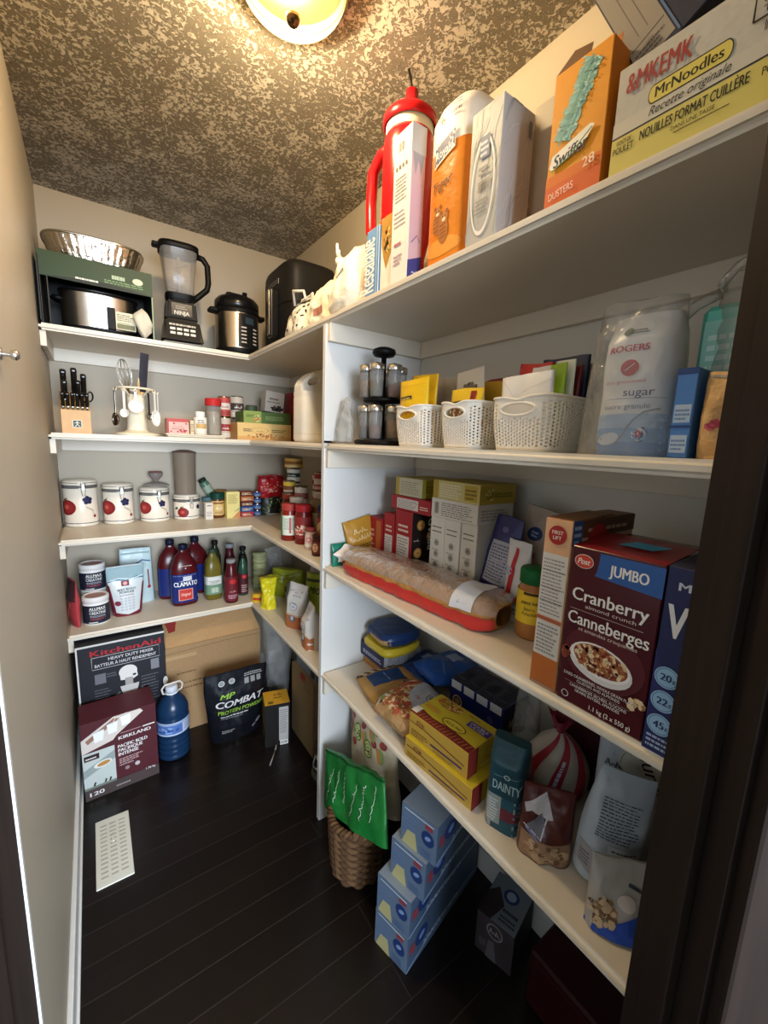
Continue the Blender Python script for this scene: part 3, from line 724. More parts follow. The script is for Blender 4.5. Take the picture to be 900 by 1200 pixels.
f = s.face('R'); f.poly([(0, 0), (1, 0), (1, .17), (0, .12)], ink('3a3f7c')); f.rect(0, .82, 1, 1, ink('b9bcc0')); f.poly([(.1, .82), (.9, .82), (.7, .7), (.5, .78), (.3, .68)], ink('9a9aa4')); f.line([(.2, .24), (.6, .30), (.8, .26)], .002, ink('5b4a6c')); f.scribble(.3, .04, .8, .03, ink('d8d8e6')); s.done()

def jug():
    s = T('sports_jug', 'big red insulated jug with looped handle and black straw on the topmost shelf', 'water jug', (.878, -1.425, zt), -90)
    red, dred = m('c4161c', 'gloss'), m('a81018', 'gloss')
    s.b('body').lathe([(.001, 0), (.050, 0), (.054, .006), (.056, .12), (.067, .17), (.069, .185), (.069, .385), (.066, .41), (.060, .425), (.001, .426)], red, n=40)
    s.b('neck_ring').lathe([(.0615, .418), (.064, .444), (.062, .446)], m('efe6cc', 'plastic'), n=40)
    s.b('lid').lathe([(.068, .440), (.071, .443), (.071, .462), (.066, .468), (.030, .476), (.022, .480), (.001, .482)], red, n=40)
    s.b('spout').lathe([(.022, .476), (.021, .505), (.017, .510), (.017, .527), (.001, .528)], dred, cx=.004, n=20)
    s.b('straw').tube([(.006, -.003, .530), (-.001, -.004, .560), (-.009, -.004, .584)], .0035, BLK, 8)
    h = s.b('handle'); h.tube([(-.050, -.02, .415), (-.098, -.02, .420), (-.140, -.022, .392), (-.146, -.022, .31), (-.142, -.022, .235), (-.106, -.02, .205), (-.050, -.018, .205)], .0165, red, 12)
    s.done()
jug()
def tissue_pack():
    s = T('paper_towel_pack', 'orange wrapped paper towel pack with two tiger cubs and white top', 'paper towels', (.837, -1.698, zt), -90)
    r, h = .068, .318
    s.b('roll').lathe([(.001, .0), (r-.006, 0), (r, .006), (r, h-.035), (r-.012, h-.008), (r-.03, h), (.001, h)], m('efe9dc', 'paper'), n=40, p=3.2)
    w = s.b('wrapper'); w.lathe([(r+.0008, .004), (r+.0008, h*.705)], m('e0811e', 'bag'), n=40, p=3.2)
    f = cyl_face(w, r+.001, 0, h, 80, -86, p=3.2)
    f.ell(.46, .10, .05, .018, ink('e79a3c'))
    cub = lambda u, v, k: (f.ell(u, v, .014*k, .026*k, ink('b06a30')), f.ell(u+.02, v+.075*k, .0105*k, .0105*k, ink('b87434')), f.ell(u-.06, v+.105*k, .004*k, None, ink('8a4a1c')), f.ell(u+.10, v+.105*k, .004*k, None, ink('8a4a1c')), f.ell(u+.02, v+.06*k, .005*k, .004*k, ink('ead3ae')), f.ell(u-.015, v+.08*k, .0015, None, ink('20160e')), f.ell(u+.06, v+.08*k, .0015, None, ink('20160e')), [f.line([(u-.09*k, v-.05+i*.025), (u+.09*k, v-.04+i*.025)], .0014, ink('6b3a16')) for i in range(4)])
    cub(.30, .26, .9); cub(.52, .20, 1.0)
    f.text('Tiger', .44, .46, .06, ink('2a2420'), rot=.12, shear=.25, mw=.6, bold=0)
    lg = s.b('logo'); f.on(lg); f.poly([(.16, .60), (.74, .66), (.74, .78), (.16, .74)], ink('e9e4d6')); f.poly([(.17, .61), (.73, .67), (.73, .765), (.17, .72)], ink('22356a')); f.text('Royale', .45, .655, .05, ink('f4f0e4'), w=.5, rot=.10, bold=0)
    f.on(s.b('roll')); f.text('6', .30, .86, .05, ink('4a4a55')); f.rect(.62, .90, .84, .905, ink('6a5a78'), 3, 1); f.rect(.62, .915, .84, .92, ink('6a5a78'), 3, 1); f.para(.6, .86, .86, .89, 1, ink('6a5a78'), 3)
    s.done()
tissue_pack()
s = Carton('tissue_box', 'marble patterned upright tissue box with an oval opening outline', 'tissue box', (.765, .853), (-1.852, -1.776), zt, .234, col='b2b1ac', rz=0)
f = s.face('F'); R = random.Random(9)
for side in ('F', 'R'):
    g = s.face(side)
    for i in range(16):
        u, v = R.random(), R.random(); pts = [(u, v)]
        for k in range(5): u += R.uniform(-.02, .14); v += R.uniform(.01, .09); pts.append((min(.99, max(.01, u)), min(.99, v)))
        g.line(pts, R.uniform(.0006, .002), ink(R.choice(('8f9294', '9c9c98', 'c9c7c0', '84888a'))))
f = s.face('F', 'opening_outline'); f.ring(.5, .42, .026, .0285, ink('eeeae2'), 40, 3.0); f.rect(.36, .62, .66, .78, ink('4a5a7c')); f.para(.38, .64, .64, .76, 3, ink('c8d0dc'), 2)
f.bars(.36, .38, .7, .46, ink('4a4845'), 4, False); f.para(.3, .22, .7, .34, 4, ink('8f8d88'), 4); f.para(.36, .5, .7, .58, 2, ink('7f7d78'), 6)
f = s.face('R'); f.rect(.80, .80, .90, .92, ink('6f6d68')); s.done()
Carton('grey_carton', 'plain grey carton end between the marble tissue box and the orange duster box', 'box', (.872, .99), (-1.905, -1.835), zt, .262, col='b3aa9a', faces={'F': 'a89f8f'}).done()
s = Carton('duster_box', 'orange open-topped duster box with a teal duster picture', 'box', (.765, .83), (-2.046, -1.955), zt, .192, col='d9861e', faces={'F': 'e2961f', 'R': 'c9781a'})
f = s.face('F')
f.rect(0, 0, 1, .16, ink('d9622a')); f.rect(0, .16, 1, .24, ink('dc7226'))
g = s.face('F', 'duster_picture')
R = random.Random(3)
def edge(k): return [(.24+.46*t+k*(.155+.03*math.sin(40*t+k)+.02*math.cos(67*t)), .47+.47*t-k*(.035+.012*math.sin(52*t))) for t in [i/30 for i in range(31)]]
g.band(edge(1), edge(-1), ink('8fbdb2'))
for i in range(150):
    t = R.random(); k = R.uniform(-.9, .9); u, v = .24+.46*t+k*.155, .47+.47*t-k*.035; a = R.uniform(-.5, .5)+(-.5 if k > 0 else 3.3); l = R.uniform(.5, 1)
    u2, v2 = min(.96, max(.03, u+.075*l*math.cos(a))), min(.985, v+.035*l*math.sin(a))
    g.line([(u, v), (u2, v2)], .0013, ink(R.choice(('a9d3c8', '77a89c', 'bcdcd3', '86b5a9'))))
g.line([(.20, .44), (.30, .52), (.70, .95)], .003, ink('6da394'))
lg = s.face('F', 'logo'); lg.poly([(.06, .30), (.10, .38), (.76, .47), (.84, .45), (.70, .36), (.12, .27)], ink('f0ead8')); lg.text('Swiffer', .45, .305, .085, ink('24314a'), w=.62, rot=.14, shear=.3, bold=.02); lg.line([(.1, .27), (.4, .31), (.8, .44)], .002, ink('4f8a4a'))
f = s.face('F'); f.text('28', .80, .18, .07, ink('f6dcc0'), mw=.2, rot=.1); f.text('DUSTERS', .33, .055, .055, ink('f2d8c4'), w=.46, rot=.1, bold=.0)
w, d, h = s.w, s.d, s.h
s.b('top_flap').add([(-w/2, -d/2+.001, h), (w*.12, -d/2+.001, h), (w*.12, -d/2+.004, h+.013), (-w*.2, -d/2+.004, h+.020)], [(0, 1, 2, 3)], m('6b4a2a')); s.parts['top_flap'].mod.append(solidify(.0008))
s.b('top_flap#2').add([(w*.20, -d/2+.02, h), (w/2, -d/2+.02, h), (w*.44, -d/2+.03, h+.020), (w*.26, -d/2+.028, h+.014)], [(0, 1, 2, 3)], m('a86a2a')); s.parts['top_flap#2'].mod.append(solidify(.0008))
s.done()
s = Carton('noodle_case', 'wide grey and yellow noodle case with red marker scrawl by the doorway', 'noodle box', (.765, .94), (-2.2525, -2.060), zt, .135, col='b9b2a2', faces={'F': 'c3bfb4', 'R': 'b7a86a', 'T': 'bcb6a8'}, kind='card')
f = s.face('F'); Y = ink('d9c964'); K = ink('2a2617')
def nu(y): return (-2.060-y)/.1925
f.poly([(0, .35), (1, .35), (1, 0), (0, 0)], ink('d3c56c')); f.poly([(0, .50), (1, .50), (1, .36), (0, .36)], ink('c9c4b6')); f.rect(0, .355, 1, .368, K)
g = s.face('F', 'logo')
g.poly([(.235+.02*math.cos(a), .48+.09*math.sin(a)) if 0 else ((.26 if math.cos(a) < 0 else .66)+.035*math.cos(a), .585+.085*math.sin(a)) for a in [2*PI*i/32 for i in range(32)]], K)
g.poly([((.26 if math.cos(a) < 0 else .66)+.030*math.cos(a), .585+.073*math.sin(a)) for a in [2*PI*i/32 for i in range(32)]], Y)
g.text('MrNoodles', .46, .545, .09, K, w=.38, bold=.012)
f = s.face('F'); f.text('Recette originale', .47, .405, .075, ink('3a3626'), w=.46, shear=.35, bold=0); f.text('NOUILLES FORMAT CUILLÈRE', .50, .225, .085, K, w=.60, bold=.015); f.text('DANS UNE TASSE', .52, .16, .035, K, w=.24, bold=0); f.text('GOÛT DE', .09, .28, .04, K, w=.10); f.text('POULET', .09, .20, .06, K, w=.14); f.text('POULET', .93, .22, .06, K, w=.14); f.text('GOÛT DE', .93, .30, .04, K, w=.10)
f.rect(.42, .125, .72, .133, K); f.text('&MKEMK', .27, .72, .17, ink('9a3a3a'), w=.40, bold=.025, rot=-.02)
f.line([(.78, .66), (.78, .86), (.98, .86), (.98, .66), (.78, .66)], .0022, K); f.text('LTT', .88, .77, .05, K, w=.12); f.text('TAS', .88, .69, .05, K, w=.12); f.bars(.84, .55, .96, .63, K, 5, False)
s.flaps('bdb7a8', lift=.006, kind='card'); s.done()
s = Carton('upright_box', 'grey and navy box tilted upright on the noodle case', 'box', (.80, .90), (-2.150, -2.050), zt+.1445, .19, col='1d2338', faces={'F': '1f2740'}, ry=0, rx=0)
f = s.face('F', 'grey_panel'); f.rect(.02, .05, .52, .97, ink('8e8a84')); f.line([(.05, .22), (.5, .22)], .0015, K); f.line([(.33, .28), (.33, .9)], .0008, ink('5b5854')); f.line([(.2, .28), (.2, .9)], .0008, ink('6b6864')); f.para(.06, .08, .48, .18, 3, ink('5b5854'), 3)
f = s.face('F'); f.rect(.54, .02, .565, .98, ink('56709a')); s.rot = (0, math.radians(-29), s.rot[2]); s.loc = (.86, -2.108, zt+.1445+.0255)
s.done()
s = Pouch('paper_bag', 'small brown paper bag lying on the noodle case', 'bag', (.90, -2.195, zt+.1425), .075, .075, .05, '8a6a4c', -90, wr=.008, fr=40, seed=4, kind='card', nu=14, nv=14); s.done()
# ------------------------------------------------------------------ second shelf, back
z = Z2
def knife_block():
    s = T('knife_block', 'pale wooden knife block with black handled knives by the left wall', 'knife block', (.086, -.315, z), 3)
    wd_, blk = m('c79a5e', 'wood'), m('16130f', 'gloss')
    s.b('block').prism([(-.055, 0), (.055, 0), (.055, .155), (.045, .165), (-.045, .098), (-.055, .090)], -.047, .047, wd_, 'x')
    lb = s.b('emblem'); f = Face(lambda u, v, o: Vector(((u-.5)*.03+.002, -.055-o, .022+.03*v)), .03, .03, lb); f.rect(0, 0, 1, 1, ink('d9d2c0')); f.rect(.08, .08, .92, .92, ink('2a3d3a'))
    c = ink('d9d2c0'); f.ell(.5, .74, .003, None, c); f.line([(.5, .66), (.5, .42)], .003, c); f.line([(.22, .62), (.78, .62)], .0022, c); f.line([(.5, .44), (.25, .15)], .0025, c); f.line([(.5, .44), (.78, .15)], .0025, c)
    def knife(i, x, y, z0, L, r, big=False):
        k = T('knife', KN[i], 'knife', (0, 0, 0)); M = s_mat @ Matrix.Translation((x, y, z0)) @ Matrix.Rotation(math.radians(26), 4, 'X')
        h = k.b('handle'); h.box(-r*.62, r*.62, -r, r, .012, L, blk, r*.45); h.box(-r*.66, r*.66, -r*1.05, r*.9, L-.012, L+.004, blk, r*.4)
        k.b('bolster').box(-r*.4, r*.4, -r*.8, r*.8, .0, .012, STEEL, .001)
        rv = k.b('rivets')
        for q in (.3, .55, .8): rv.lathe([(.0005, .0), (.0022, 0)], STEEL, n=8); rv.v = [tuple(v) for v in rv.v]
        del k.parts['rivets']
        k.group = 'knives in the wooden block'; o = k.done(); o.matrix_world = M
    s_mat = Matrix.Translation((.086, -.315, z)) @ Matrix.Rotation(math.radians(3), 4, 'Z')
    KN = ['steak knife handle, %s of the front row in the wooden knife block' % w for w in ('first from left', 'second from left', 'third from left', 'fourth from left', 'fifth from left', 'last at right')]
    KN += ['black chef knife handle standing at upper left of the knife block', 'black bread knife handle at upper middle of the knife block', 'black carving knife handle at upper right of the knife block', 'short black paring knife handle below the chef knife in the block', 'short black utility knife handle below the carving knife in the block']
    for i in range(6): knife(i, -.038+i*.0152, -.0488, .094, .062, .0095)
    knife(6, -.030, .024, .149, .100, .016); knife(7, .004, .028, .151, .108, .016); knife(8, .034, .022, .148, .090, .015)
    knife(9, -.028, -.010, .125, .080, .013); knife(10, .014, -.008, .126, .082, .013)
    # scissors loops between the handles
    k = T('kitchen_scissors', 'black looped kitchen scissors in the wooden knife block', 'scissors', (0, 0, 0))
    for i, sx in enumerate((-1, 1)): k.b('loop#%d' % i).tube([(sx*.012+.011*math.cos(2*PI*j/14), 0, .035+.020*math.sin(2*PI*j/14)) for j in range(14)], .003, blk, 6, True)
    k.b('shank').box(-.008, .008, -.003, .003, .0, .02, STEEL, .001)
    o = k.done(); o.matrix_world = s_mat @ Matrix.Translation((.040, -.029, .1125)) @ Matrix.Rotation(math.radians(26), 4, 'X') @ Matrix.Rotation(.5, 4, 'Z')
    s.done()
knife_block()
CRM = m('e4d8bd', 'plastic')
def utensil_stand():
    c = (.300, -.315, z)
    s = T('utensil_stand', 'cream utensil stand with round base and hook ring on the second shelf', 'utensil holder', c)
    s.b('base').lathe([(.001, 0), (.080, 0), (.084, .004), (.080, .010), (.050, .016), (.040, .024)], CRM, n=40)
    s.b('column').lathe([(.040, .02), (.037, .05), (.034, .165), (.036, .172), (.033, .172), (.031, .05), (.001, .05)], CRM, n=32)
    rg = s.b('hook_ring'); rg.tube([(.070*math.cos(a), .070*math.sin(a), .196) for a in [2*PI*i/32 for i in range(32)]], .0045, CRM, 8, True)
    for i in range(4):
        a = PI/4+i*PI/2; s.b('arm#%d' % i).tube([(.034*math.cos(a), .034*math.sin(a), .165), (.055*math.cos(a), .055*math.sin(a), .185), (.070*math.cos(a), .070*math.sin(a), .196)], .004, CRM, 7)
    hooks = [(-160, 'l'), (-125, 'a'), (-95, 'b'), (-62, 'c'), (-38, 'd'), (-15, 'e')]
    for i, (a, _) in enumerate(hooks):
        a = math.radians(a); x, y = .0725*math.cos(a), .0725*math.sin(a)
        s.b('hook#%d' % i).tube([(x, y, .194), (x*1.06, y*1.06, .184), (x*1.16, y*1.16, .182), (x*1.2, y*1.2, .190)], .0022, CRM, 6)
    s.done()
    def hang(kind, a, label, ma, L, bowl, rx=1.0, blade=False):
        a = math.radians(a); R = .0835
        t = T('measuring_spoon' if kind == 'spoon' else kind, label, 'measuring spoon' if kind == 'spoon' else kind.replace('_', ' '), (c[0]+R*math.cos(a), c[1]+R*math.sin(a), z+.1885-L), math.degrees(a)+90)
        h = t.b('handle'); h.box(-.005, .005, -.0014, .0014, bowl*1.6, L-.012, ma, .001)
        h.tube([(.006*math.cos(2*PI*i/12), 0, L-.0065+.006*math.sin(2*PI*i/12)) for i in range(12)], .0016, ma, 6, True)
        def fn(u, v):
            b = u*2*PI; q = v*PI/2; return Vector((bowl*math.cos(b)*math.sin(q)*rx, -.0012+bowl*.55*math.cos(q)-.003, bowl+bowl*math.sin(b)*math.sin(q)))
        bw = t.b('bowl'); bw.grid(fn, 20, 7, ma, closeu=True); bw.mod.append(solidify(.0012, 1)); t.done()
    Wt = m('e9e4d8', 'plastic')
    hang('ladle', -160, 'steel and black ladle hanging at the left of the cream utensil stand', m('6b6660', 'metal'), .150, .026)
    hang('spoon', -125, 'large white measuring spoon hanging left of the stand column', Wt, .115, .017)
    hang('spoon', -95, 'white measuring scoop hanging before the stand column', Wt, .095, .027)
    hang('spoon', -62, 'small steel measuring spoon hanging right of the stand column', m('8a857c', 'metal'), .120, .014)
    hang('spoon', -38, 'wide white measuring cup hanging low at the right of the cream stand', Wt, .145, .034, .8)
    hang('spoon', -15, 'rightmost white measuring spoon hanging from the cream utensil stand', Wt, .125, .020)
    w = T('whisk', 'steel balloon whisk standing in the cream utensil stand', 'whisk', (c[0]-.008, c[1]+.002, z+.058), 0, 0, -8)
    w.b('handle').tube([(0, 0, 0), (0, 0, .15)], .0055, m('a8a296', 'metal'), 10)
    for k in range(5):
        a = k*PI/5; w.b('wires').tube([(.026*math.sin(q)*math.cos(a)*(1 if q < PI else 1), .026*math.sin(q)*math.sin(a), .20-.058*math.cos(q/1.0)) for q in [PI*.06+i*(2*PI-.12*PI)/24 for i in range(25)]], .0011, m('b5b0a6', 'metal'), 5)
    w.done()
    w = T('carving_steel', 'long grey blue spatula blade standing behind the whisk in the stand', 'spatula', (c[0]+.012, c[1]+.010, z+.058), 12, 4, 5)
    w.b('handle').box(-.008, .008, -.005, .005, 0, .13, m('c9a46c', 'wood'), .002); w.b('blade').box(-.017, .017, -.0012, .0012, .13, .292, m('5a5c6a', 'metal'), .0008); w.done()
    w = T('wooden_spoon', 'pale wooden spoon handle standing in the cream utensil stand', 'spoon', (c[0]+.004, c[1]-.014, z+.058), 0, -2, 3)
    w.b('handle').tube([(0, 0, 0), (0, 0, .16)], .005, m('cfae7c', 'wood'), 8); w.b('tip').tube([(0, 0, .16), (0, 0, .185)], lambda q: .005-.003*q, m('d8bb8c', 'wood'), 8); w.done()
utensil_stand()

def lathe_jar(name, label, cat, loc, r, h, body, lid, lidr=None, lidh=.02, content=None, lab=None, labv=(.2, .75), rz=0, group=None, neck=.9, kind='glass', p=2, sx=1, sy=1, rx=0, ry=0, bodykind=None):
    """A jar or can-shaped pot: body, lid, optional contents and label; returns the thing and the label face."""
    s = T(name, label, cat, loc, rz, rx, ry, group)
    hb = h-lidh
    ma = m(body, kind)
    s.b('body').lathe([(.0005, .0005), (r*.93, .0005), (r, .005), (r, hb*.86), (r*neck, hb*.97), (r*neck, hb)], ma, n=30, p=p, sx=sx, sy=sy)
    if content: s.b('contents').lathe([(.0005, .003), (r*.90, .003), (r*.94, .008), (r*.94, hb*.80), (.0005, hb*.82)], m(content, 'food'), n=30, p=p, sx=sx, sy=sy)
    lr = lidr or r*neck*1.04
    if lid: s.b('lid').lathe([(lr, hb), (lr*1.0, hb+lidh*.85), (lr*.95, h), (.0005, h)], m(lid, 'plastic'), n=30, p=p, sx=sx, sy=sy)
    f = None
    if lab:
        b = s.b('label'); b.lathe([(r+.0006, h*labv[0]), (r+.0006, h*labv[1])], m(lab, 'paper'), n=36, p=p, sx=sx, sy=sy)
        f = cyl_face(b, r+.0006, h*labv[0], h*labv[1], 170, -90, p=p, sx=sx, sy=sy)
    s.f = f; return s
s = T('serving_tray', 'thin cream plate under the tea box on the second shelf', 'tray', (.535, -.27, z)); s.b('plate').box(-.125, .125, -.085, .085, .002, .010, m('e0d6bf', 'plastic'), .003)
s.b('rim').box(-.132, .132, -.092, .092, .010, .016, m('e6dcc6', 'plastic'), .003); s.b('foot').box(-.09, .09, -.05, .05, 0, .002, CRM); s.done()
zt2 = z+.0162
s = Carton('tea_box', 'small pink and red box lying on the cream plate', 'box', (.412, .502), (-.34, -.27), zt2, .066, 'y', col='d8aca0', faces={'T': 'd9b8ac'}); f = s.face('F')
f.rect(0, .78, 1, 1, ink('b84a44')); f.rect(0, 0, .08, 1, ink('a83a38')); R = random.Random(2)
for i in range(14): f.ell(R.random()*.8+.1, R.choice((.68, .14, .22)), .004, None, ink('a8302e'), n=8)
f.scribble(.2, .4, .8, .2, ink('b0403c')); f.para(.2, .28, .8, .38, 1, ink('8a5a50')); s.done()
s = Carton('spice_packet', 'small cream box between the pink box and the pill bottle', 'box', (.508, .524), (-.335, -.28), zt2, .062, 'y', col='d8c49c'); s.face('F').para(.1, .2, .9, .8, 4, ink('8a6a3a')); s.done()
s = lathe_jar('pill_bottle', 'white pill bottle with white cap on the cream plate', 'bottle', (.556, -.315, zt2), .028, .105, 'e6dfd0', 'f0ebe0', .021, .022, lab='efe9dc', kind='plastic', neck=.7); f = s.f
f.rect(.2, .1, .8, .5, ink('c8a468'), 6, 1); f.para(.3, .55, .65, .85, 2, ink('3a3a3a')); s.done()
s = lathe_jar('red_lid_jar', 'tall clear jar with red lid at the right end of the cream plate', 'jar', (.622, -.285, zt2), .035, .172, 'e8e2d6', 'b82a2c', .037, .034, kind='clear', content='b9b0a0'); s.done()
s = Carton('baguette_chips_box', 'long tan carton lying under the green box', 'box', (.712, .985), (-.365, -.19), z, .083, 'y', col='d8b878', faces={'L': 'b98a4c', 'T': 'c8a468', 'R': 'b98a4c'})
f = s.face('F'); f.rect(0, 0, 1, .22, ink('cfa060'), 1); f.ring(.40, .58, .040, .043, ink('9a6a3c'), rv=.28/.9); f.scribble(.33, .50, .48, .14, ink('6a4a2c')); f.para(.1, .5, .24, .7, 2, ink('3f3a22')); f.bits(.5, .25, .10, .010, 60, .006, [ink('b5713c'), ink('e0c48c'), ink('c9925a')]); f.para(.62, .5, .92, .7, 2, ink('6f6a34'), 3); s.done()
s = Carton('green_tea_box', 'olive green carton lying on the long tan carton', 'box', (.748, .990), (-.345, -.20), z+.0835, .058, 'y', col='4f6a34', faces={'T': '5a7440'})
f = s.face('F'); f.rect(0, 0, .36, 1, ink('869a50')); f.bits(.27, .4, .02, .016, 24, .005, [ink('c07a3c'), ink('e0cfa0')]); f.para(.05, .5, .22, .75, 2, ink('3a4a20'), 3); f.para(.45, .3, .9, .7, 3, ink('8fa368'), 5); s.done()
s = Carton('white_carton', 'white carton with dark top standing on the green box', 'box', (.872, .972), (-.29, -.22), z+.142, .104, 'y', col='b5aca2', faces={'T': '2e1e1c', 'R': '4a2a26'}, ry=5); s.loc = (s.loc[0], s.loc[1], s.loc[2]+.0045)
f = s.face('F'); f.para(.2, .6, .7, .75, 1, ink('5a5048')); f.para(.1, .45, .8, .55, 1, ink('6a6058')); f.bits(.62, .2, .03, .012, 26, .008, [ink('2a2422'), ink('4a3c3a')]); s.done()
def can(label, loc, r, h, col, band, group=None, name='food_can', txt=None, rx=0, ry=0, rz=0, metal='b0a898', cat='can'):
    s = T(name, label, cat, loc, rz, rx, ry, group)
    ma = m(metal, 'metal')
    b = s.b('can'); b.lathe([(.0005, .0025), (r*.9, .0025), (r*.94, 0), (r, .002), (r, h-.002), (r*.95, h), (r*.9, h-.003), (.0005, h-.003)], ma, n=28)
    l = s.b('label'); l.lathe([(r+.0006, .005), (r+.0006, h-.005)], m(col, 'paper'), n=28)
    f = cyl_face(l, r+.0006, .005, h-.005, 170)
    if band: band(f)
    s.done(); return s
def bnd(c2, tx=None, tc='f0ece0', v0=.35, v1=.7, seed=1):
    def g(f):
        f.rect(0, v0, 1, v1, ink(c2), 12, 1)
        if tx: f.scribble(.3, v0+(v1-v0)*.25, .7, (v1-v0)*.5, ink(tc), seed, .0022)
        f.para(.2, .08, .8, .26, 2, ink(tc), seed)
    return g
can('red and white can, lower front one left of the green box', (.690, -.215, z), .030, .108, 'c9b9a8', bnd('9a3030', 'Soup'))
can('red and white can standing on the lower can left of the green box', (.690, -.215, z+.1085), .030, .100, 'b34a42', bnd('d8ccc0', 'Soup', '8a2c2c'))
can('silver topped can with white label behind the green box, left', (.768, -.160, z), .034, .108, '6a5a58', bnd('b8b0a6'))
can('white and dark can standing on another behind the green box', (.768, -.160, z+.1085), .034, .112, 'bfb4a8', bnd('4a3836', 'Campb', seed=3))
can('short dark green can behind the green box next to the white can', (.848, -.150, z), .030, .182, '4a5a3c', bnd('8a8a70'))
Carton('red_carton', 'dark red carton standing behind the white vinegar jug', 'box', (1.008, 1.075), (-.30, -.20), z, .255, 'y', col='8f1f22', faces={'R': '6f181b'}).done()
def vinegar():
    s = T('vinegar_jug', 'translucent white jug with red cap and handle hole beside the divider', 'jug', (.872, -.865, z), 6)
    J = m('e3dccd', 'plastic'); w, d = .072, .052
    b = s.b('jug'); prof = [(.70, 0), (.94, .002), (1, .012), (1, .168), (.985, .173), (.985, .177), (1, .182), (.99, .195)]
    b.lathe([(.0005, 0)]+prof, J, n=44, sx=w, sy=d, p=5)
    # shoulder: a slab with a round handle hole, leaning to the capped neck on the right
    out = [(-.0715, .195), (-.0715, .215), (-.060, .238), (-.030, .262), (-.008, .274), (.020, .277), (.050, .274), (.060, .266), (.066, .235), (.0715, .210), (.0715, .195)]
    hole = [(-.016+.026*math.cos(a)-.018*math.sin(a)*.55, .236+.012*math.sin(a)+.018*math.cos(a)*.72) for a in [2*PI*i/18 for i in range(18)]]
    bm = bmesh.new()
    def loop(pts, y): return [bm.verts.new((x, y, q)) for x, q in pts]
    for y in (-.026, .026):
        o, h = loop(out, y), loop(hole, y); es = [bm.edges.new((L[i], L[(i+1) % len(L)])) for L in (o, h) for i in range(len(L))]
        bmesh.ops.triangle_fill(bm, edges=es, use_beauty=True)
    bm.verts.ensure_lookup_table(); n0, n1 = len(out), len(hole); off = n0+n1
    for base, k in ((0, n0), (n0, n1)):
        for i in range(k): bm.faces.new([bm.verts[base+i], bm.verts[base+(i+1) % k], bm.verts[off+base+(i+1) % k], bm.verts[off+base+i]])
    bmesh.ops.recalc_face_normals(bm, faces=bm.faces); bm.verts.index_update()
    sh = s.b('shoulder'); sh.add([v.co.copy() for v in bm.verts], [[v.index for v in f.verts] for f in bm.faces], J); bm.free()
    s.b('level_line').lathe([(1.002, .032), (1.002, .034)], m('c9bfae', 'plastic'), n=44, sx=w, sy=d, p=5)
    c = s.b('cap'); c.lathe([(.021, .222), (.0215, .225), (.0215, .262), (.019, .266), (.001, .266)], m('c21f26', 'plastic'), cx=.082, n=26); s.b('neck').lathe([(.018, .19), (.018, .226)], J, cx=.080, n=20)
    s.done()
vinegar()
s = lathe_jar('clear_bottle', 'clear bottle with a red cap half hidden by the white divider', 'bottle', (.985, -.975, z), .036, .235, 'e6e0d4', 'b82428', .02, .03, kind='clear', neck=.5, content='b8ac98'); s.done()

# ------------------------------------------------------------------ second shelf, right bay
def film_bag(name, label, loc, w, h, t, seed, rz=-90, rx=0, ry=0, fr=18, wr=.02, cat='plastic bag', wp=None, tp=None, col='f2f2f0'):
    s = Pouch(name, label, cat, loc, w, h, t, col, rz, rx, ry, None, wp or (lambda v: 1-.3*v), tp or (lambda v: max(.08, 1-v**2)), wr, fr, seed, 'film', 'bag', 24, 22, 2.0); return s
s = film_bag('clear_bag', 'crumpled clear plastic bag standing against the white divider', (.800, -1.252, z), .085, .135, .055, 5); s.done()
s = T('kitchen_tongs', 'steel tongs with black tip lying before the clear crumpled bag', 'tongs', (.775, -1.235, z+.004), -70)
for i, q in enumerate((-1, 1)): s.b('arm#%d' % i).box(-.01, .11, q*.008-.003, q*.008+.003, -.001, .003, STEEL, .001)
for i, q in enumerate((-1, 1)): s.b('tip#%d' % i).box(-.038, -.01, q*.009-.006, q*.009+.006, -.003, .004, BLK, .002)
s.done()
def spice_rack():
    cx, cy = .872, -1.352
    s = T('spice_carousel', 'black two-tier spice carousel with a round knob on top', 'spice rack', (cx, cy, z), 20)
    s.b('base').lathe([(.001, 0), (.080, 0), (.084, .004), (.084, .012), (.076, .016), (.001, .018)], BLK, n=40)
    s.b('post').lathe([(.009, .016), (.008, .27), (.001, .271)], BLK, n=16); s.b('tier_plate').lathe([(.001, .130), (.058, .130), (.060, .133), (.060, .139), (.001, .141)], BLK, n=36)
    s.b('knob').lathe([(.008, .262), (.030, .266), (.036, .274), (.034, .284), (.020, .290), (.001, .291)], BLK, n=28)
    s.done()
    cont = ['7a5a48', 'a08060', '6a6a4a', '8f4a30', 'b09468', '5a5248']
    where = ('left front', 'front', 'right front', 'right rear', 'rear', 'left rear'); tiers = ('lower', 'upper')
    for t in range(2):
        for i in range(6):
            a = math.radians(200+i*60+14); x, y = cx+.052*math.cos(a), cy+.052*math.sin(a)
            zz = z+(.0185 if t == 0 else .1415); h = .098 if t == 0 else .094
            j = T('spice_jar', 'glass spice jar with silver cap, %s of the carousel %s tier' % (where[i], tiers[t]), 'spice jar', (x, y, zz), 0, group='spice jars on the carousel')
            j.b('glass').lathe([(.0005, .0005), (.0165, .0005), (.0185, .003), (.0205, .06), (.0205, h-.018)], m('dcd8d0', 'clear'), n=20)
            j.b('spice').lathe([(.0005, .002), (.0155, .002), (.0178, .005), (.0190, h*(.38+.3*((i*3+t*2) % 5)/5)), (.0005, h*(.4+.3*((i*3+t*2) % 5)/5))], m(cont[(i+t*2) % 6], 'food'), n=18)
            j.b('cap').lathe([(.0215, h-.018), (.0225, h-.016), (.0225, h-.002), (.020, h), (.0005, h)], CHROME, n=22); j.b('cap_tab').box(-.006, .006, -.004, .004, h, h+.004, BLK, .001)
            j.done()
spice_rack()
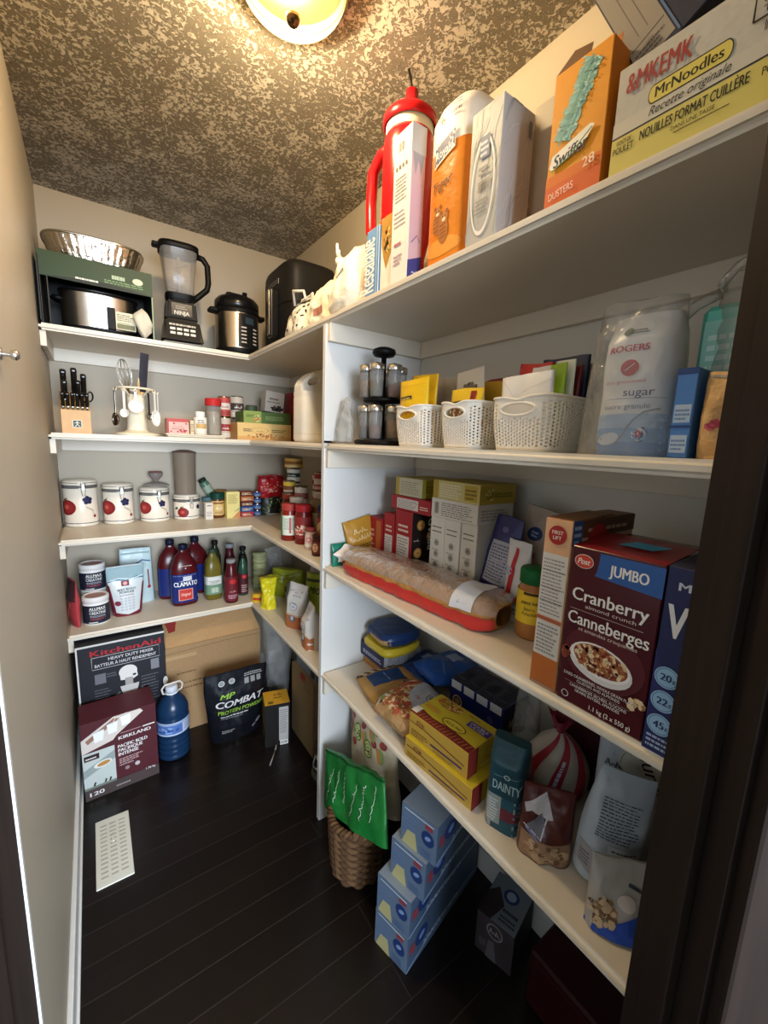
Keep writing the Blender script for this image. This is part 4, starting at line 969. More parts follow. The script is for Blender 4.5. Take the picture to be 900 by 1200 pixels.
def woven_basket(label, X, Y, h=.102):
    cx, cy = (X[0]+X[1])/2, (Y[0]+Y[1])/2; w, d = Y[1]-Y[0], X[1]-X[0]
    s = T('plastic_basket', label, 'basket', (cx, cy, z), -90, group='white woven plastic baskets')
    ma = m('ece6da', 'plastic'); nu, nv, p = 132, 30, 6
    def fn(u, v):
        a = u*2*PI-PI/2; c, q = math.cos(a), math.sin(a); k = (abs(c)**p+abs(q)**p)**(-1/p)
        bulge = .90+.10*math.sin(min(1, v*1.25)*PI/2); zz = .003+(h-.003)*v
        dip = -.006*math.exp(-((u-.0)**2)/.002)-.006*math.exp(-((u-1)**2)/.002) if v > .9 else 0
        return Vector((k*c*w/2*bulge, k*q*d/2*bulge, zz+dip))
    def skip(i, j):
        u = (i+.5)/nu; uu = min(u, 1-u)
        if uu < 10.5/nu and 20 <= j <= 25 and (uu*nu/10.5)**2+((j-22.5)/3.4)**2 < 1.0: return True
        if uu < 13/nu and 18 <= j <= 28: return False
        return i % 2 == 0 and 2 <= j <= 26 and j % 2 == (0 if i % 4 == 0 else 1)
    b = s.b('wall'); b.grid(fn, nu, nv, ma, closeu=True, skip=skip); b.mod.append(solidify(.0022, -1))
    base = [fn(i/nu, 0)*1.0 for i in range(nu)]; s.b('bottom').add([(q.x, q.y, .0025) for q in base]+[(0, 0, .0025)], [(i, (i+1) % nu, nu) for i in range(nu)], ma); s.parts['bottom'].mod.append(solidify(.002, -1))
    s.b('rim').tube([fn(i/88, 1) for i in range(88)], .0030, ma, 8, True)
    hr = s.b('handle_rim')
    pts = []
    for i in range(28):
        a = 2*PI*i/28; u = (10.6/nu)*math.cos(a); v = 23.0/nv+(3.6/nv)*math.sin(a)
        q = fn(u % 1, v); pts.append(q+Vector((0, -.0008, 0)))
    hr.tube(pts, .0026, ma, 7, True)
    s.done()
BK = [((.795, .985), (-1.640, -1.512)), ((.795, .985), (-1.803, -1.690)), ((.795, .968), (-1.972, -1.842))]
# the second basket starts just past the first: keep a finger's gap
woven_basket('white woven plastic basket nearest the spice carousel with yellow packets', *BK[0])
woven_basket('middle white woven plastic basket holding a yellow patterned packet', *BK[1])
woven_basket('white woven plastic basket beside the sugar bag with many packets', (.795, .968), (-1.985, -1.842))
def packet(label, x, y, w, h, col, kind='bag', rz=-90, rx=0, ry=None, t=.016, seed=1, deco=None, zz=None, name='seasoning_packet', cat='packet', group=None):
    ry = (seed*37 % 9-4)*.9 if ry is None else ry
    s = Pouch(name, label, cat, (x, y, (zz if zz is not None else z+.006)), w, h, t, col, rz, rx, ry, group, lambda v: 1, lambda v: max(.06, math.sin(PI*min(1, max(0, v)))**.6), .004, 30, seed, kind, 'packet', 14, 12, 2.2)
    if deco: deco(s.front())
    s.done(); return s
def d_yel(f):
    f.rect(.06, .90, .94, .905, ink('c9a020'), 6, 1); f.rect(.08, .70, .52, .75, ink('2e2a22'), 4, 1); f.para(.1, .705, .5, .745, 1, ink('d9c060'), 3)
    f.scribble(.12, .47, .8, .07, ink('b0483c'), 2, .002); f.scribble(.12, .37, .7, .07, ink('b0483c'), 3, .002); f.ell(.5, .2, .03, .015, ink('d88a30'))
def d_pat(f):
    f.rect(.0, .15, 1, .78, ink('3a3a2a'), 8, 4); f.bits(.5, .48, .05, .028, 150, .007, [ink('c9c0a0'), ink('6a7a4a'), ink('e0d8c0'), ink('8a5a3a')]); f.rect(.66, .72, .82, .95, ink('8a1f1f'), 3, 2)
packet('yellow zip packet standing at the front of the first basket', .822, -1.570, .112, .166, 'e8bc1e', t=.022, seed=3, deco=d_yel, rz=-88, name='nut_packet')
packet('yellow packet just behind the front one in the first basket', .853, -1.566, .108, .180, 'dfae18', t=.018, seed=4, rz=-92, ry=2)
packet('grey tan packet at the rear of the first basket', .905, -1.585, .088, .176, '9f9382', t=.02, seed=5, rz=-80)
packet('patterned yellow packet at the front of the middle basket', .824, -1.7465, .098, .128, 'e2b92a', t=.02, seed=6, deco=d_pat, rx=-2)
packet('pale packet with dark print leaning up from the middle basket', .858, -1.742, .088, .176, 'bdb3a2', t=.016, seed=7, ry=-6, deco=lambda f: (f.bits(.5, .75, .02, .012, 30, .008, [ink('4a443a'), ink('6b6254')]), f.para(.2, .3, .8, .5, 3, ink('6a6050'), 3)))
packet('orange yellow packet behind the pale one in the middle basket', .900, -1.752, .09, .150, 'c99a2c', seed=8, rz=-85)
packet('dark red packet at the rear of the middle basket', .938, -1.744, .09, .163, '7a2428', seed=9, rz=-95)
packet('blank white packet at the front of the third basket', .824, -1.9115, .118, .142, 'e9e7e6', seed=10, t=.02, rx=-2, deco=lambda f: (f.line([(.02, .95), (.3, .72), (.98, .88)], .0012, ink('cfcdd0'))))
packet('red packet with white label in the third basket', .853, -1.892, .075, .166, 'b8262a', seed=11, ry=5, deco=lambda f: (f.rect(.45, .78, .96, .96, ink('e8e0d4'), 4, 2), f.para(.5, .8, .9, .94, 2, ink('5a4a3a'), 2)))
packet('bright green packet at the right of the third basket', .852, -1.957, .036, .158, '8fb02c', seed=12, t=.014)
packet('narrow white and lime packet behind the green one in the third basket', .874, -1.955, .042, .168, 'dfe4cc', seed=13, t=.014)
packet('navy packet tallest at the rear of the third basket', .932, -1.915, .105, .186, '1c2c4c', seed=14, t=.016, deco=lambda f: f.para(.2, .86, .7, .90, 1, ink('c9c4b0')))
packet('maroon packet in the middle of the third basket', .893, -1.94, .07, .160, '6a1c20', seed=15, t=.014)
packet('brown patterned packet at the far right of the third basket', .955, -1.945, .06, .172, '9a7a54', seed=16, t=.012, ry=-3)
packet('dark green packet at the far left of the third basket', .893, -1.870, .05, .158, '2f4a36', seed=17, t=.012)
def sugar():
    s = Pouch('sugar_bag', 'white and blue sugar bag with red oval logo inside a clear bag', 'sugar', (.842, -2.108, z), .110, .212, .066, 'e9ebf2', -90, 0, 0, None, lambda v: 1-.02*v-.12*max(0, v-.85)/.15, lambda v: min(1, .85+v)*(1 if v < .82 else max(.25, 1-(v-.82)*3.6)), .0035, 22, 5, 'bag', 'bag', 26, 30, 5.0)
    f = s.front(); bl = ink('6f9fd6')
    f.rect(.03, 0, .97, .10, ink('5f93d0'), 10, 2); f.rect(.03, .10, .97, .20, ink('86aede'), 10, 2); f.rect(.03, .20, .97, .30, ink('b0c8e8'), 10, 2)
    red = ink('c8303c'); f.text('ROGERS', .42, .735, .045, red, w=.52, bold=.03); f.ell(.46, .62, .012, .012, red); f.line([(.40, .60), (.52, .65)], .0012, ink('f0e8e8')); f.text('fine granulated', .42, .515, .024, ink('d87a80'), w=.55, bold=0)
    nav = ink('3a4a7c'); f.text('sugar', .62, .425, .055, nav, w=.40, bold=-.005); f.rect(.2, .405, .95, .409, ink('7f8fb0'), 6, 1); f.text('sucre granulé', .48, .335, .035, ink('6f7f9c'), w=.62, bold=0)
    f.line([(.24, .165), (.16, .12), (.22, .085), (.36, .085), (.46, .14), (.52, .2), (.60, .26), (.72, .31), (.9, .335)], .0026, ink('8a93a4')); f.ell(.27, .12, .016, .009, ink('cfd8e8'), .3)
    g = s.front('badge'); g.ell(.68, .155, .0125, None, nav); g.ell(.68, .155, .0098, None, ink('e8eaf0'))
    g.poly([(.68+.0065*math.sin(2*PI*i/10)*(1 if i % 2 == 0 else .5)/.118, .155+.0065*math.cos(2*PI*i/10)*(1 if i % 2 == 0 else .5)/.205) for i in range(10)], red)
    f.ell(.36, .875, .007, .006, ink('3f5a3a')); f.para(.42, .855, .66, .895, 2, ink('4f5a50'), 2)
    s.done()
    s = film_bag('clear_bag', 'clear plastic bag wrapped loosely around the sugar bag', (.842, -2.098, z), .145, .230, .112, 9, fr=26, wr=.010, wp=lambda v: 1.08-.25*v, tp=lambda v: 1 if v < .85 else .6); s.done()
sugar()
s = Carton('sugar_cube_box', 'narrow blue carton standing right of the sugar bag', 'box', (.802, .86), (-2.197, -2.172), z, .122, col='3f6fae', faces={'F': '4a7cc0', 'T': '2e4f88'})
f = s.face('F'); f.rect(0, .93, 1, 1, ink('2a4478'))
for v in (.40, .06): f.rect(.1, v, .9, v+.2, ink('a9bcd4')); f.para(.15, v+.03, .85, v+.17, 3, ink('5f7ca8'))
f.rect(0, .34, 1, .37, ink('2a4478')); s.done()
s = Pouch('tortilla_bag', 'see-through bag of tan tortillas beside the dark door jamb', 'bag', (.826, -2.236, z), .070, .116, .05, 'c9a06a', -90, wr=.006, fr=30, seed=11, kind='food', pw=4, wp=lambda v: 1, tp=lambda v: min(1, .8+v)*(1-.5*v**4))
f = s.front(); f.bits(.3, .42, .006, .010, 10, .005, [ink('c05a66'), ink('a83c4c')]); f.rect(.02, .93, .98, .96, ink('8a8880'), 8, 1); s.done()
s = Carton('wipes_pack', 'bright teal pack behind the tortilla bag inside a clear bag', 'pack', (.872, .93), (-2.292, -2.165), z, .218, col='4fb8a6', faces={'F': '62c0b0', 'T': '8fd0c4'}, bev=.008, kind='bag', ry=0)
f = s.face('F'); f.rect(.05, .42, .95, .52, ink('3aa896')); f.rect(.05, .54, .95, .90, ink('8fcabe')); f.para(.1, .58, .9, .84, 4, ink('bfe0d8'), 3); s.done()
s = film_bag('clear_bag', 'clear plastic bag with loop handle over the teal pack', (.90, -2.232, z), .128, .262, .095, 21, fr=22, wr=.014, wp=lambda v: 1-.15*v, tp=lambda v: 1 if v < .8 else 1-.8*(v-.8)/.2)
s.b('handle').tube([(-.05, -.03, .24), (-.03, -.034, .262), (.0, -.036, .275), (.04, -.03, .272), (.055, -.02, .25)], .006, m('f0f0ee', 'film'), 8); s.b('handle#2').tube([(-.05, -.02, .235), (-.075, -.03, .222), (-.095, -.034, .20)], .008, m('f0f0ee', 'film'), 8); s.done()
# ------------------------------------------------------------------ third corner shelf
z = Z3
def canister(label, x, y, r, h, seed):
    s = T('fruit_canister', label, 'canister', (x, y, z), 0, group=None)
    C = m('e9dfce', 'gloss'); hb = h-.038
    s.b('body').lathe([(.0005, .001), (r-.005, .001), (r-.001, .004), (r, .012), (r-.0015, .016), (r-.0005, .02), (r-.0005, hb-.004), (r-.004, hb)], C, n=48)
    s.b('base_line').lathe([(r+.0004, .016), (r+.0006, .017), (r+.0004, .019)], m('3a3848', 'paint'), n=48)
    s.b('seal').lathe([(r-.004, hb), (r+.001, hb+.002), (r+.001, hb+.008), (r-.004, hb+.010)], m('b9b4ac', 'clear'), n=40)
    s.b('lid').lathe([(r-.003, hb+.010), (r, hb+.012), (r, hb+.028), (r-.006, hb+.034), (.0005, hb+.038)], C, n=48)
    wr = s.b('clasp'); wm = m('a9a7a2', 'metal')
    for q in (.0, .012, .024): wr.tube([(1.004*r*math.cos(a)+.0, 1.004*r*math.sin(a), hb+q) for a in [2*PI*i/40 for i in range(40)]], .0014, wm, 5, True)
    a = math.radians(-78); cx, cy = math.cos(a), math.sin(a)
    def on(da, zz, k=1.03): return (r*k*math.cos(a+da), r*k*math.sin(a+da), zz)
    wr.tube([on(-.12, hb+.024), on(-.12, hb-.012), on(-.07, hb-.034), on(.07, hb-.034), on(.12, hb-.012), on(.12, hb+.024)], .0016, wm, 6)
    wr.box(r*1.03*cx-.006, r*1.03*cx+.006, r*1.03*cy-.002, r*1.03*cy+.002, hb-.010, hb+.016, wm, .001)
    f = cyl_face(s.b('body'), r, .0, h, 190); f.base = .0006
    R = random.Random(seed); k = min(1, h/.2)
    cu, cv = (.24, .42) if h > .15 else (.36, .30)
    rd = .030*k+.005
    f.ell(cu, cv, rd*1.12, rd, ink('7f1e22')); f.ell(cu-.006, cv+.005, rd*.8, rd*.72, ink('96292a')); f.ell(cu-.01, cv+.01, rd*.35, rd*.3, ink('bf5a4a'))
    f.line([(cu, cv+.85*rd/h), (cu+.01, cv+1.35*rd/h)], .002, ink('4a3a24')); f.ell(cu-.035, cv+1.05*rd/h, .009*k, .004, ink('4a5a34'), .5)
    pu, pv = (.62, .70*(h-.04)/h) if h > .15 else (.74, .50)
    for i in range(5):
        w = 2*PI*i/5+.4; f.ell(pu+.0115*k*math.cos(w)/f.W, pv+.0115*k*math.sin(w)/f.H, .0088*k, None, ink('232448'), n=12)
    f.ell(pu, pv, .004*k, None, ink('3a3a6a'), n=10)
    if h > .15:
        f.line([(.58, .44), (.70, .36), (.74, .25)], .0013, ink('6b5f4a')); f.line([(.60, .41), (.72, .33)], .0013, ink('6b5f4a')); f.ell(.745, .22, .007, None, ink('8f2a2a'))
    else: f.ell(.20, .46, .010, .006, ink('4a5a34'), .4)
    s.done()
cl = [('largest fruit canister with a red apple, first from the left wall', .0755, .066, .215), ('second fruit canister from the left wall, slightly shorter than the first', .2215, .063, .194), ('third fruit canister from the left with a glass lid on top', .3755, .066, .172), ('smallest fruit canister, under the tall empty tumbler', .5225, .063, .132)]
for i, (l, x, r, h) in enumerate(cl): canister(l, x, -.082, r, h, i)
s = T('pot_cover', 'small glass pot lid with reddish knob lying on the third canister', 'lid', (.385, -.082, z+.1745)); s.b('glass').lathe([(.060, .0), (.060, .004), (.045, .014), (.02, .020), (.001, .021)], m('ddd8d0', 'clear'), n=36)
s.b('knob').lathe([(.010, .020), (.014, .030), (.030, .050), (.034, .066), (.028, .068), (.001, .068)], m('c9b8b0', 'clear'), n=26); s.b('knob_cap').lathe([(.029, .0685), (.031, .072), (.001, .074)], m('7a4640', 'plastic'), n=26); s.done()
s = T('tall_tumbler', 'tall see-through plastic tumbler standing upside down on the smallest canister', 'tumbler', (.519, -.085, z+.1335))
s.b('wall').lathe([(.050, 0), (.0505, .006), (.054, .195), (.056, .205), (.056, .210), (.053, .212), (.050, .195), (.047, .004)], m('b5a48f', 'frost'), n=36); s.b('lid').lathe([(.057, .209), (.058, .213), (.040, .218), (.025, .222), (.001, .223)], m('6a5048', 'plastic'), n=32); s.done()
s = Carton('white_box', 'small white box between the smallest canister and the green-lidded jar', 'box', (.597, .634), (-.17, -.125), z, .088, 'y', col='ddd6c8'); s.face('F').para(.15, .2, .85, .5, 4, ink('9a8f94')); s.face('F').rect(.2, .8, .8, .86, ink('8a6a74')); s.done()
s = lathe_jar('green_lid_jar', 'jar with dark green lid and cream label behind the white box', 'jar', (.668, -.118, z), .033, .135, '6a3a20', '123c30', .035, .034, lab='d8b878', kind='gloss', labv=(.12, .68)); s.f.scribble(.34, .40, .66, .3, ink('f4ead0'), 3, .0022); s.f.rect(.2, .8, .8, .92, ink('8a5a2a'), 6, 1); s.f.para(.3, .1, .7, .3, 2, ink('8a6a3a')); s.done()
s = Carton('yellow_carton', 'upright pale yellow carton beside the green-lidded jar', 'box', (.703, .772), (-.17, -.125), z, .142, 'y', col='e3d58a', faces={'R': 'b9a85c'}); f = s.face('F'); f.poly([(.4, 0), (1, 0), (1, .3)], ink('c98a5c')); f.poly([(.5, .22), (1, .42), (1, .30)], ink('a8b07a')); f.para(.12, .55, .88, .92, 7, ink('a8995c'), 3); s.done()
s = T('teal_lid', 'small dull teal round lid on the white box', 'loose_lid', (.622, -.10, z+.0895)); s.b('loose_lid').lathe([(.0005, 0), (.027, 0), (.028, .003), (.028, .018), (.025, .021), (.001, .021)], m('4a6a70', 'plastic'), n=24); s.done()  # this round piece is a loose teal lid
s = T('tipped_bottle', 'small dark green bottle leaning behind the green-lidded jar', 'bottle', (.655, -.052, z+.115), 0, 0, -30); s.b('glass').lathe([(.0005, 0), (.021, 0), (.023, .004), (.023, .075), (.018, .085)], m('5a7a66', 'gloss'), n=20); s.b('cap').lathe([(.019, .085), (.020, .087), (.020, .102), (.001, .104)], m('1f2f22', 'plastic'), n=18); s.b('label').lathe([(.0236, .02), (.0236, .06)], m('9fae98', 'paper'), n=20); s.done()
s = T('storage_pot', 'brown lidded pot standing behind the yellow carton', 'pot', (.70, -.055, z)); s.b('pot').lathe([(.0005, 0), (.030, 0), (.032, .13)], m('6a4a34', 'gloss'), n=20); s.b('lid').lathe([(.034, .131), (.034, .142), (.001, .144)], m('7a5c30', 'plastic'), n=20); s.done()
flat = [('a83a44', 'pink and red flat tin at the bottom of the tin stack'), ('3a5a94', 'blue flat tin second in the tin stack'), ('5a2a2a', 'maroon flat tin in the middle of the tin stack'), ('b0643a', 'orange flat tin near the top of the tin stack'), ('6a3428', 'brown flat tin on top of the tin stack')]
for i, (c, l) in enumerate(flat):
    s = Carton('flat_tin', l, 'tin', (.779, .850), (-.165-.003*(i % 2), -.105), z+i*.0288, .0283, 'y', col=c, bev=.003, kind='gloss', group='flat tins in a stack'); f = s.face('F'); f.para(.1, .25, .9, .8, 2, ink('d8c8b0'), i+2); f.ell(.3+.1*(i % 3), .5, .006, .005, ink('d8b070')); s.done()
for i in range(4):
    w = ('bottom', 'second', 'third', 'top')[i]
    can('small blue tin, %s of the four blue tins beside the flat tins' % w, (.876, -.142, z+i*.0352), .0205, .0348, '2f4f8c', bnd('6f8fc0', v0=.3, v1=.6, seed=i), name='blue_tin', group='small blue tins', cat='tin')
# right-hand corner of the third shelf
s = Pouch('dark_pouch', 'dark bag with green leaf print under the red bag in the shelf corner', 'bag', (.965, -.135, z), .15, .105, .075, '1f221a', 0, seed=31, tp=lambda v: 1-.3*v, wr=.004); f = s.front(); R = random.Random(4)
for i in range(22): f.ell(R.uniform(.1, .9), R.uniform(.15, .9), .009, .003, ink(R.choice(('8fa06a', 'b0b890', '5f7a3c'))), R.uniform(0, 3), 10)
f.rect(.3, .04, .8, .10, ink('c9c4bc'), 5, 1); s.done()
s = Pouch('red_pouch', 'shiny red bag lying on the dark leaf-print bag', 'bag', (.96, -.135, z+.100), .165, .125, .075, 'a5141c', 0, seed=32, tp=lambda v: min(1, .7+v)*(1-.6*v**3), wr=.008, fr=30); f = s.front(); f.rect(.02, .86, .98, .95, ink('7a1016'), 8, 1); f.bits(.5, .5, .06, .03, 40, .006, [ink('d86a5a'), ink('7a0c14'), ink('e0a090')]); s.done()
s = Carton('pink_box', 'tiny pink and white box lying in front of the corner bags', 'box', (.905, .945), (-.455, -.40), z, .038, 'y', col='c9a49c', rz=-25); s.face('F').para(.1, .2, .9, .8, 3, ink('a84a4a')); s.done()
def can_stack(x, y, items):
    zz = z
    for lab, r, h, c, band in items:
        can(lab, (x, y, zz), r, h, c, band, rz=-40); zz += h+.0004
can_stack(.985, -.40, [('white and green can, bottom of the tallest can stack', .034, .075, 'c9c4b8', bnd('3f5a48', 'Beans', seed=2)), ('white and green can, second of the tallest can stack', .034, .070, 'cfc9bc', bnd('34503f', 'Beans', seed=3)), ('grey white can, third of the tallest can stack', .034, .066, 'bdb8ac', bnd('6a8a70', seed=4)), ('white and dark green can, fourth of the tallest can stack', .034, .072, 'd0cabc', bnd('2a3f34', 'Corn', seed=5)), ('wide golden lidded tub on top of the tallest can stack', .046, .055, 'c9a048', bnd('8a5a24', seed=6))])
can_stack(.93, -.475, [('red brown can, bottom of the stack left of the tallest', .033, .085, '8a3a24', bnd('d8a070', seed=7)), ('orange red can in the middle beside the tallest stack', .033, .080, '9c3420', bnd('5a1a14', seed=8)), ('small yellow capped jar on the red brown cans', .029, .062, '7a4a20', bnd('d8b83a', v0=.62, v1=.98))])
can_stack(1.035, -.60, [('red and white can, bottom of the right-hand can stack', .034, .095, 'b83a3a', bnd('e0d4cc', 'Tomato', '8a2020', seed=9)), ('white and red can, middle of the right-hand can stack', .034, .095, 'd6cfc6', bnd('a82a30', 'Tomato', seed=10)), ('white and maroon can on top of the right-hand can stack', .034, .075, 'cfc8c0', bnd('7a2028', seed=11))])
can_stack(.985, -.715, [('red can, bottom of the stack nearest the divider', .034, .100, 'a02028', bnd('d8c8c0', seed=12)), ('red and pale can, middle of the stack nearest the divider', .034, .100, 'c8b8b0', bnd('98202a', 'Chili', seed=13)), ('small red lidded can on top of the stack nearest the divider', .031, .085, '9a2a2c', bnd('d0c0b8', seed=14))])
can_stack(.965, -.545, [('pinkish white can half hidden between the can stacks', .033, .11, 'c9b0a8', bnd('8a3030', seed=15)), ('white can topping the half hidden can', .033, .095, 'd0c8be', bnd('9a5a5a', seed=16))])
def salsa(label, x, y, r, h, body, lid, lab, seed, kind='gloss', pic=None):
    s = lathe_jar('sauce_jar', label, 'jar', (x, y, z), r, h, body, lid, r*.93, h*.17, lab=lab, kind=kind, labv=(.16, .70), rz=-45); f = s.f
    if pic: pic(f)
    s.done()
salsa('red salsa jar with green and white label at the shelf front', .812, -.765, .036, .158, '7a2014', 'a03a34', 'd6dccd', 1, pic=lambda f: (f.rect(0, 0, .34, 1, ink('4a7a52'), 4, 1), f.para(.4, .3, .9, .9, 6, ink('8a9a90')), f.rect(.62, .1, .7, .9, ink('b05a5a'), 1, 1)))
salsa('red jar with red lid and tomato label next to the salsa', .838, -.852, .036, .165, '6f1a14', 'a8242a', '8a2a28', 2, pic=lambda f: (f.ell(.35, .3, .012, None, ink('d0b8a8')), f.ell(.62, .45, .014, None, ink('e0d0c8')), f.bits(.5, .4, .03, .02, 20, .006, [ink('c05040'), ink('e8c8b8')])))
salsa('dark brown jar with navy lid and yellow label against the divider', .895, -.945, .036, .172, '5a2412', '23245a', 'a83a34', 3, pic=lambda f: (f.poly([(.1, .62), (.5, .98), (.6, .7), (.2, .4)], ink('e0c890')), f.rect(.3, .35, .8, .5, ink('d8a060'), 6, 1), f.para(.3, .1, .9, .28, 2, ink('d8b0a0'))))
salsa('amber jar with yellow white label behind the tomato jar', .915, -.830, .033, .178, '7a4a1a', '8a7a5a', 'dcc890', 4, pic=lambda f: f.scribble(.3, .4, .7, .2, ink('8a5a2a')))
salsa('tall red jar with pale lid standing behind the salsa', .875, -.695, .034, .175, '7a1f18', 'b8a898', 'a83828', 5)
salsa('small jar with white band and flowered label at the shelf front', .822, -.958, .023, .088, 'c9b0a0', '8a3a3a', 'd8c0b8', 6, pic=lambda f: (f.ell(.5, .6, .010, None, ink('d05a6a')), f.ell(.5, .6, .006, None, ink('f0d8d0')), f.rect(0, 0, 1, .25, ink('e6dcc8'), 6, 1)))
salsa('tiny dark jar with oval cream label at the divider', .806, -1.055, .023, .080, '4a1f14', '3a1a14', '6a2a1c', 7, pic=lambda f: (f.ell(.45, .5, .012, .016, ink('d8b890')), f.ell(.45, .5, .009, .012, ink('b86a4a'))))

# ------------------------------------------------------------------ fourth corner shelf
z = Z4
s = Pouch('red_bag', 'red bag standing tight against the left wall beside the black tubs', 'bag', (.026, -.285, z), .10, .205, .034, 'a83a40', -70, wr=.003, fr=22, seed=41, tp=lambda v: min(1, .6+2*v)*(1 if v < .6 else max(.1, 1-(v-.6)*2.2))); f = s.front(); f.rect(.05, .55, .95, .98, ink('3f2a30'), 8, 4); f.poly([(.2, .1), (.6, .52), (.75, .5), (.4, .1)], ink('c86a64')); s.done()
def tub(label, zz, x, y, h=.125):
    r = .049
    s = T('powder_tub', label, 'tub', (x, y, zz), 6, group=None)
    s.b('tub').lathe([(.0005, 0), (r-.004, 0), (r, .004), (r, h-.032), (r-.004, h-.028), (r-.004, h-.024)], m('e8e6e2', 'gloss'), n=40)
    s.b('lid').lathe([(r-.003, h-.026), (r+.001, h-.024), (r+.001, h-.003), (r-.003, h), (r-.008, h-.001), (r-.010, h-.004), (.0005, h-.004)], m('e2dedb', 'plastic'), n=48)
    s.b('lid_disc').lathe([(r-.011, h-.0034), (.0005, h-.0033)], m('b08880', 'paper'), n=32)
    b = s.b('label'); b.lathe([(r+.0006, .008), (r+.0006, h-.036)], m('1c2030', 'paper'), n=44); f = cyl_face(b, r+.0006, .008, h-.036, 170)
    c = ink('e6e4e0'); f.text('ALLMAX', .5, .76, .15, c, w=.42, bold=.03); f.rect(.28, .72, .72, .735, c, 6, 1); f.text('CREATINE', .5, .52, .15, c, w=.42, bold=.01); f.para(.3, .36, .7, .48, 2, ink('a8a8b0')); f.para(.3, .22, .75, .32, 2, ink('b04a50'), 3); f.para(.26, .05, .5, .14, 1, c, 4); s.done()
tub('lower black labelled creatine tub at the front of the bottom shelf', z, .104, -.292)
tub('rear black labelled creatine tub raised behind the front one', z+.1260, .099, -.205, .122)
s = T('white_tub', 'plain white tub supporting the rear creatine tub', 'tub', (.099, -.19, z)); s.b('tub').lathe([(.0005, 0), (.044, 0), (.047, .005), (.047, .10), (.045, .102)], m('e2e0dc', 'gloss'), n=36); s.b('lid').lathe([(.048, .102), (.048, .122), (.044, .1255), (.0005, .1255)], m('dcd9d6', 'plastic'), n=36); s.done()
s = Pouch('beet_powder_pouch', 'stand-up pouch of beet root powder with dark red base', 'pouch', (.222, -.255, z), .148, .232, .075, 'c9d0d2', 4, seed=43, wp=lambda v: .78+.22*min(1, v*1.4), tp=lambda v: max(.06, 1-v**1.3), wr=.003)
f = s.front(); f.band([(.0, .0), (.5, 0), (1, .0)], [(0, .10), (.5, .03), (1, .10)], ink('6a1f2a')); f.poly([(0, .05), (.12, .05), (.05, .62), (0, .66)], ink('6f2030')); f.poly([(1, .05), (.88, .05), (.95, .62), (1, .66)], ink('6f2030'))
f.rect(.0, .72, 1, .98, ink('93aeb2'), 10, 3); f.line([(.02, .70), (.2, .745), (.5, .70), (.8, .76), (.98, .72)], .005, ink('2f6a8c')); f.line([(.02, .72), (.3, .76), (.6, .72), (.98, .77)], .003, ink('e6eef0'))
f.rect(.36, .60, .58, .70, ink('7a1f2a'), 3, 2); f.ell(.47, .65, .008, None, ink('d8a0a0')); f.text('BEET ROOT', .5, .51, .042, ink('2a2426'), w=.52, bold=.02); f.text('POWDER', .5, .455, .042, ink('2a2426'), w=.42, bold=.02); f.para(.28, .41, .72, .435, 1, ink('7a2a34'))
for i in range(4):
    for j in range(5): f.rect(.27+i*.12, .12+j*.055, .36+i*.12, .155+j*.055, ink('b4b4ba'))
f.ell(.2, .27, .013, .011, ink('7a2a3a')); s.done()
s = Pouch('clear_pouch', 'pale zip pouch with red mark behind the beet powder', 'pouch', (.275, -.12, z), .150, .275, .06, 'bccfd0', 0, seed=44, tp=lambda v: max(.06, 1-v**1.6)); f = s.front(); f.rect(.05, .9, .95, .93, ink('8fa8aa'), 8, 1); f.line([(.5, .72), (.7, .78), (.95, .75)], .006, ink('2f5f8c')); f.ell(.85, .28, .008, None, ink('a83038')); f.rect(.83, .3, .87, .6, ink('8a2a30')); s.done()
def clamato(label, x, y, rz=0, front=True):
    s = T('juice_bottle', label, 'bottle', (x, y, z), rz, group=None)
    w, d = .061, .045; p = 4
    s.b('bottle').lathe([(.0005, .001), (.9, .001), (.98, .008), (1, .02), (1, .165), (.97, .185), (.86, .215), (.62, .245), (.38, .262), (.30, .270), (.30, .280)], m('4f0f14', 'gloss'), n=44, sx=w, sy=d, p=3)
    s.b('cap').lathe([(.019, .277), (.0205, .279), (.0205, .302), (.018, .305), (.0005, .305)], m('16182c', 'plastic'), n=22)
    b = s.b('label'); b.lathe([(1.008, .018), (1.008, .162)], m('1f2c6c', 'gloss'), n=48, sx=w, sy=d, p=3)
    if front:
        f = Face(lambda u, v, o: Vector((w*1.012*(abs(c_(u))**3+abs(s_(u))**3)**(-1/3)*c_(u), d*1.012*(abs(c_(u))**3+abs(s_(u))**3)**(-1/3)*s_(u)-o, .018+.144*v)), .14, .144, b)
        c = ink('eef0f0'); f.text('CLAMATO', .5, .58, .155, c, w=.66, bold=.03); f.rect(.42, .78, .66, .92, ink('c9ccd6'), 3, 1); f.para(.15, .94, .85, .98, 1, ink('6f7ab0'))
        f.poly([(.3, .75), (.5, .80), (.7, .75), (.5, .77)], c)
        g = s.b('red_panel'); f.on(g); f.rect(.29, .08, .68, .48, ink('e0a090'), 6, 1); f.rect(.31, .10, .66, .46, ink('c03a34'), 6, 1); f.text('Original', .485, .24, .10, ink('f0d0b8'), mw=.26, shear=.2); f.on(b); f.text('8', .88, .12, .1, c, bold=.02)
        sh = s.b('neck_print'); f2 = Face(lambda u, v, o: Vector(((u-.5)*.08, -d*(.99-.13*v)-.001-o, .185+.03*v)), .08, .03, sh); f2.para(.1, .55, .9, .7, 1, ink('d8c8c0')); f2.ell(.5, .2, .003, None, ink('d8c8c0'))
    s.done()
def c_(u): return math.cos(-PI/2+(u-.5)*2.6)
def s_(u): return math.sin(-PI/2+(u-.5)*2.6)
clamato('big dark red juice bottle with blue label, frontmost of the three large bottles', .468, -.25, 3)
clamato('dark juice bottle rear left of the blue labelled red juice bottle', .428, -.125, -4, False)
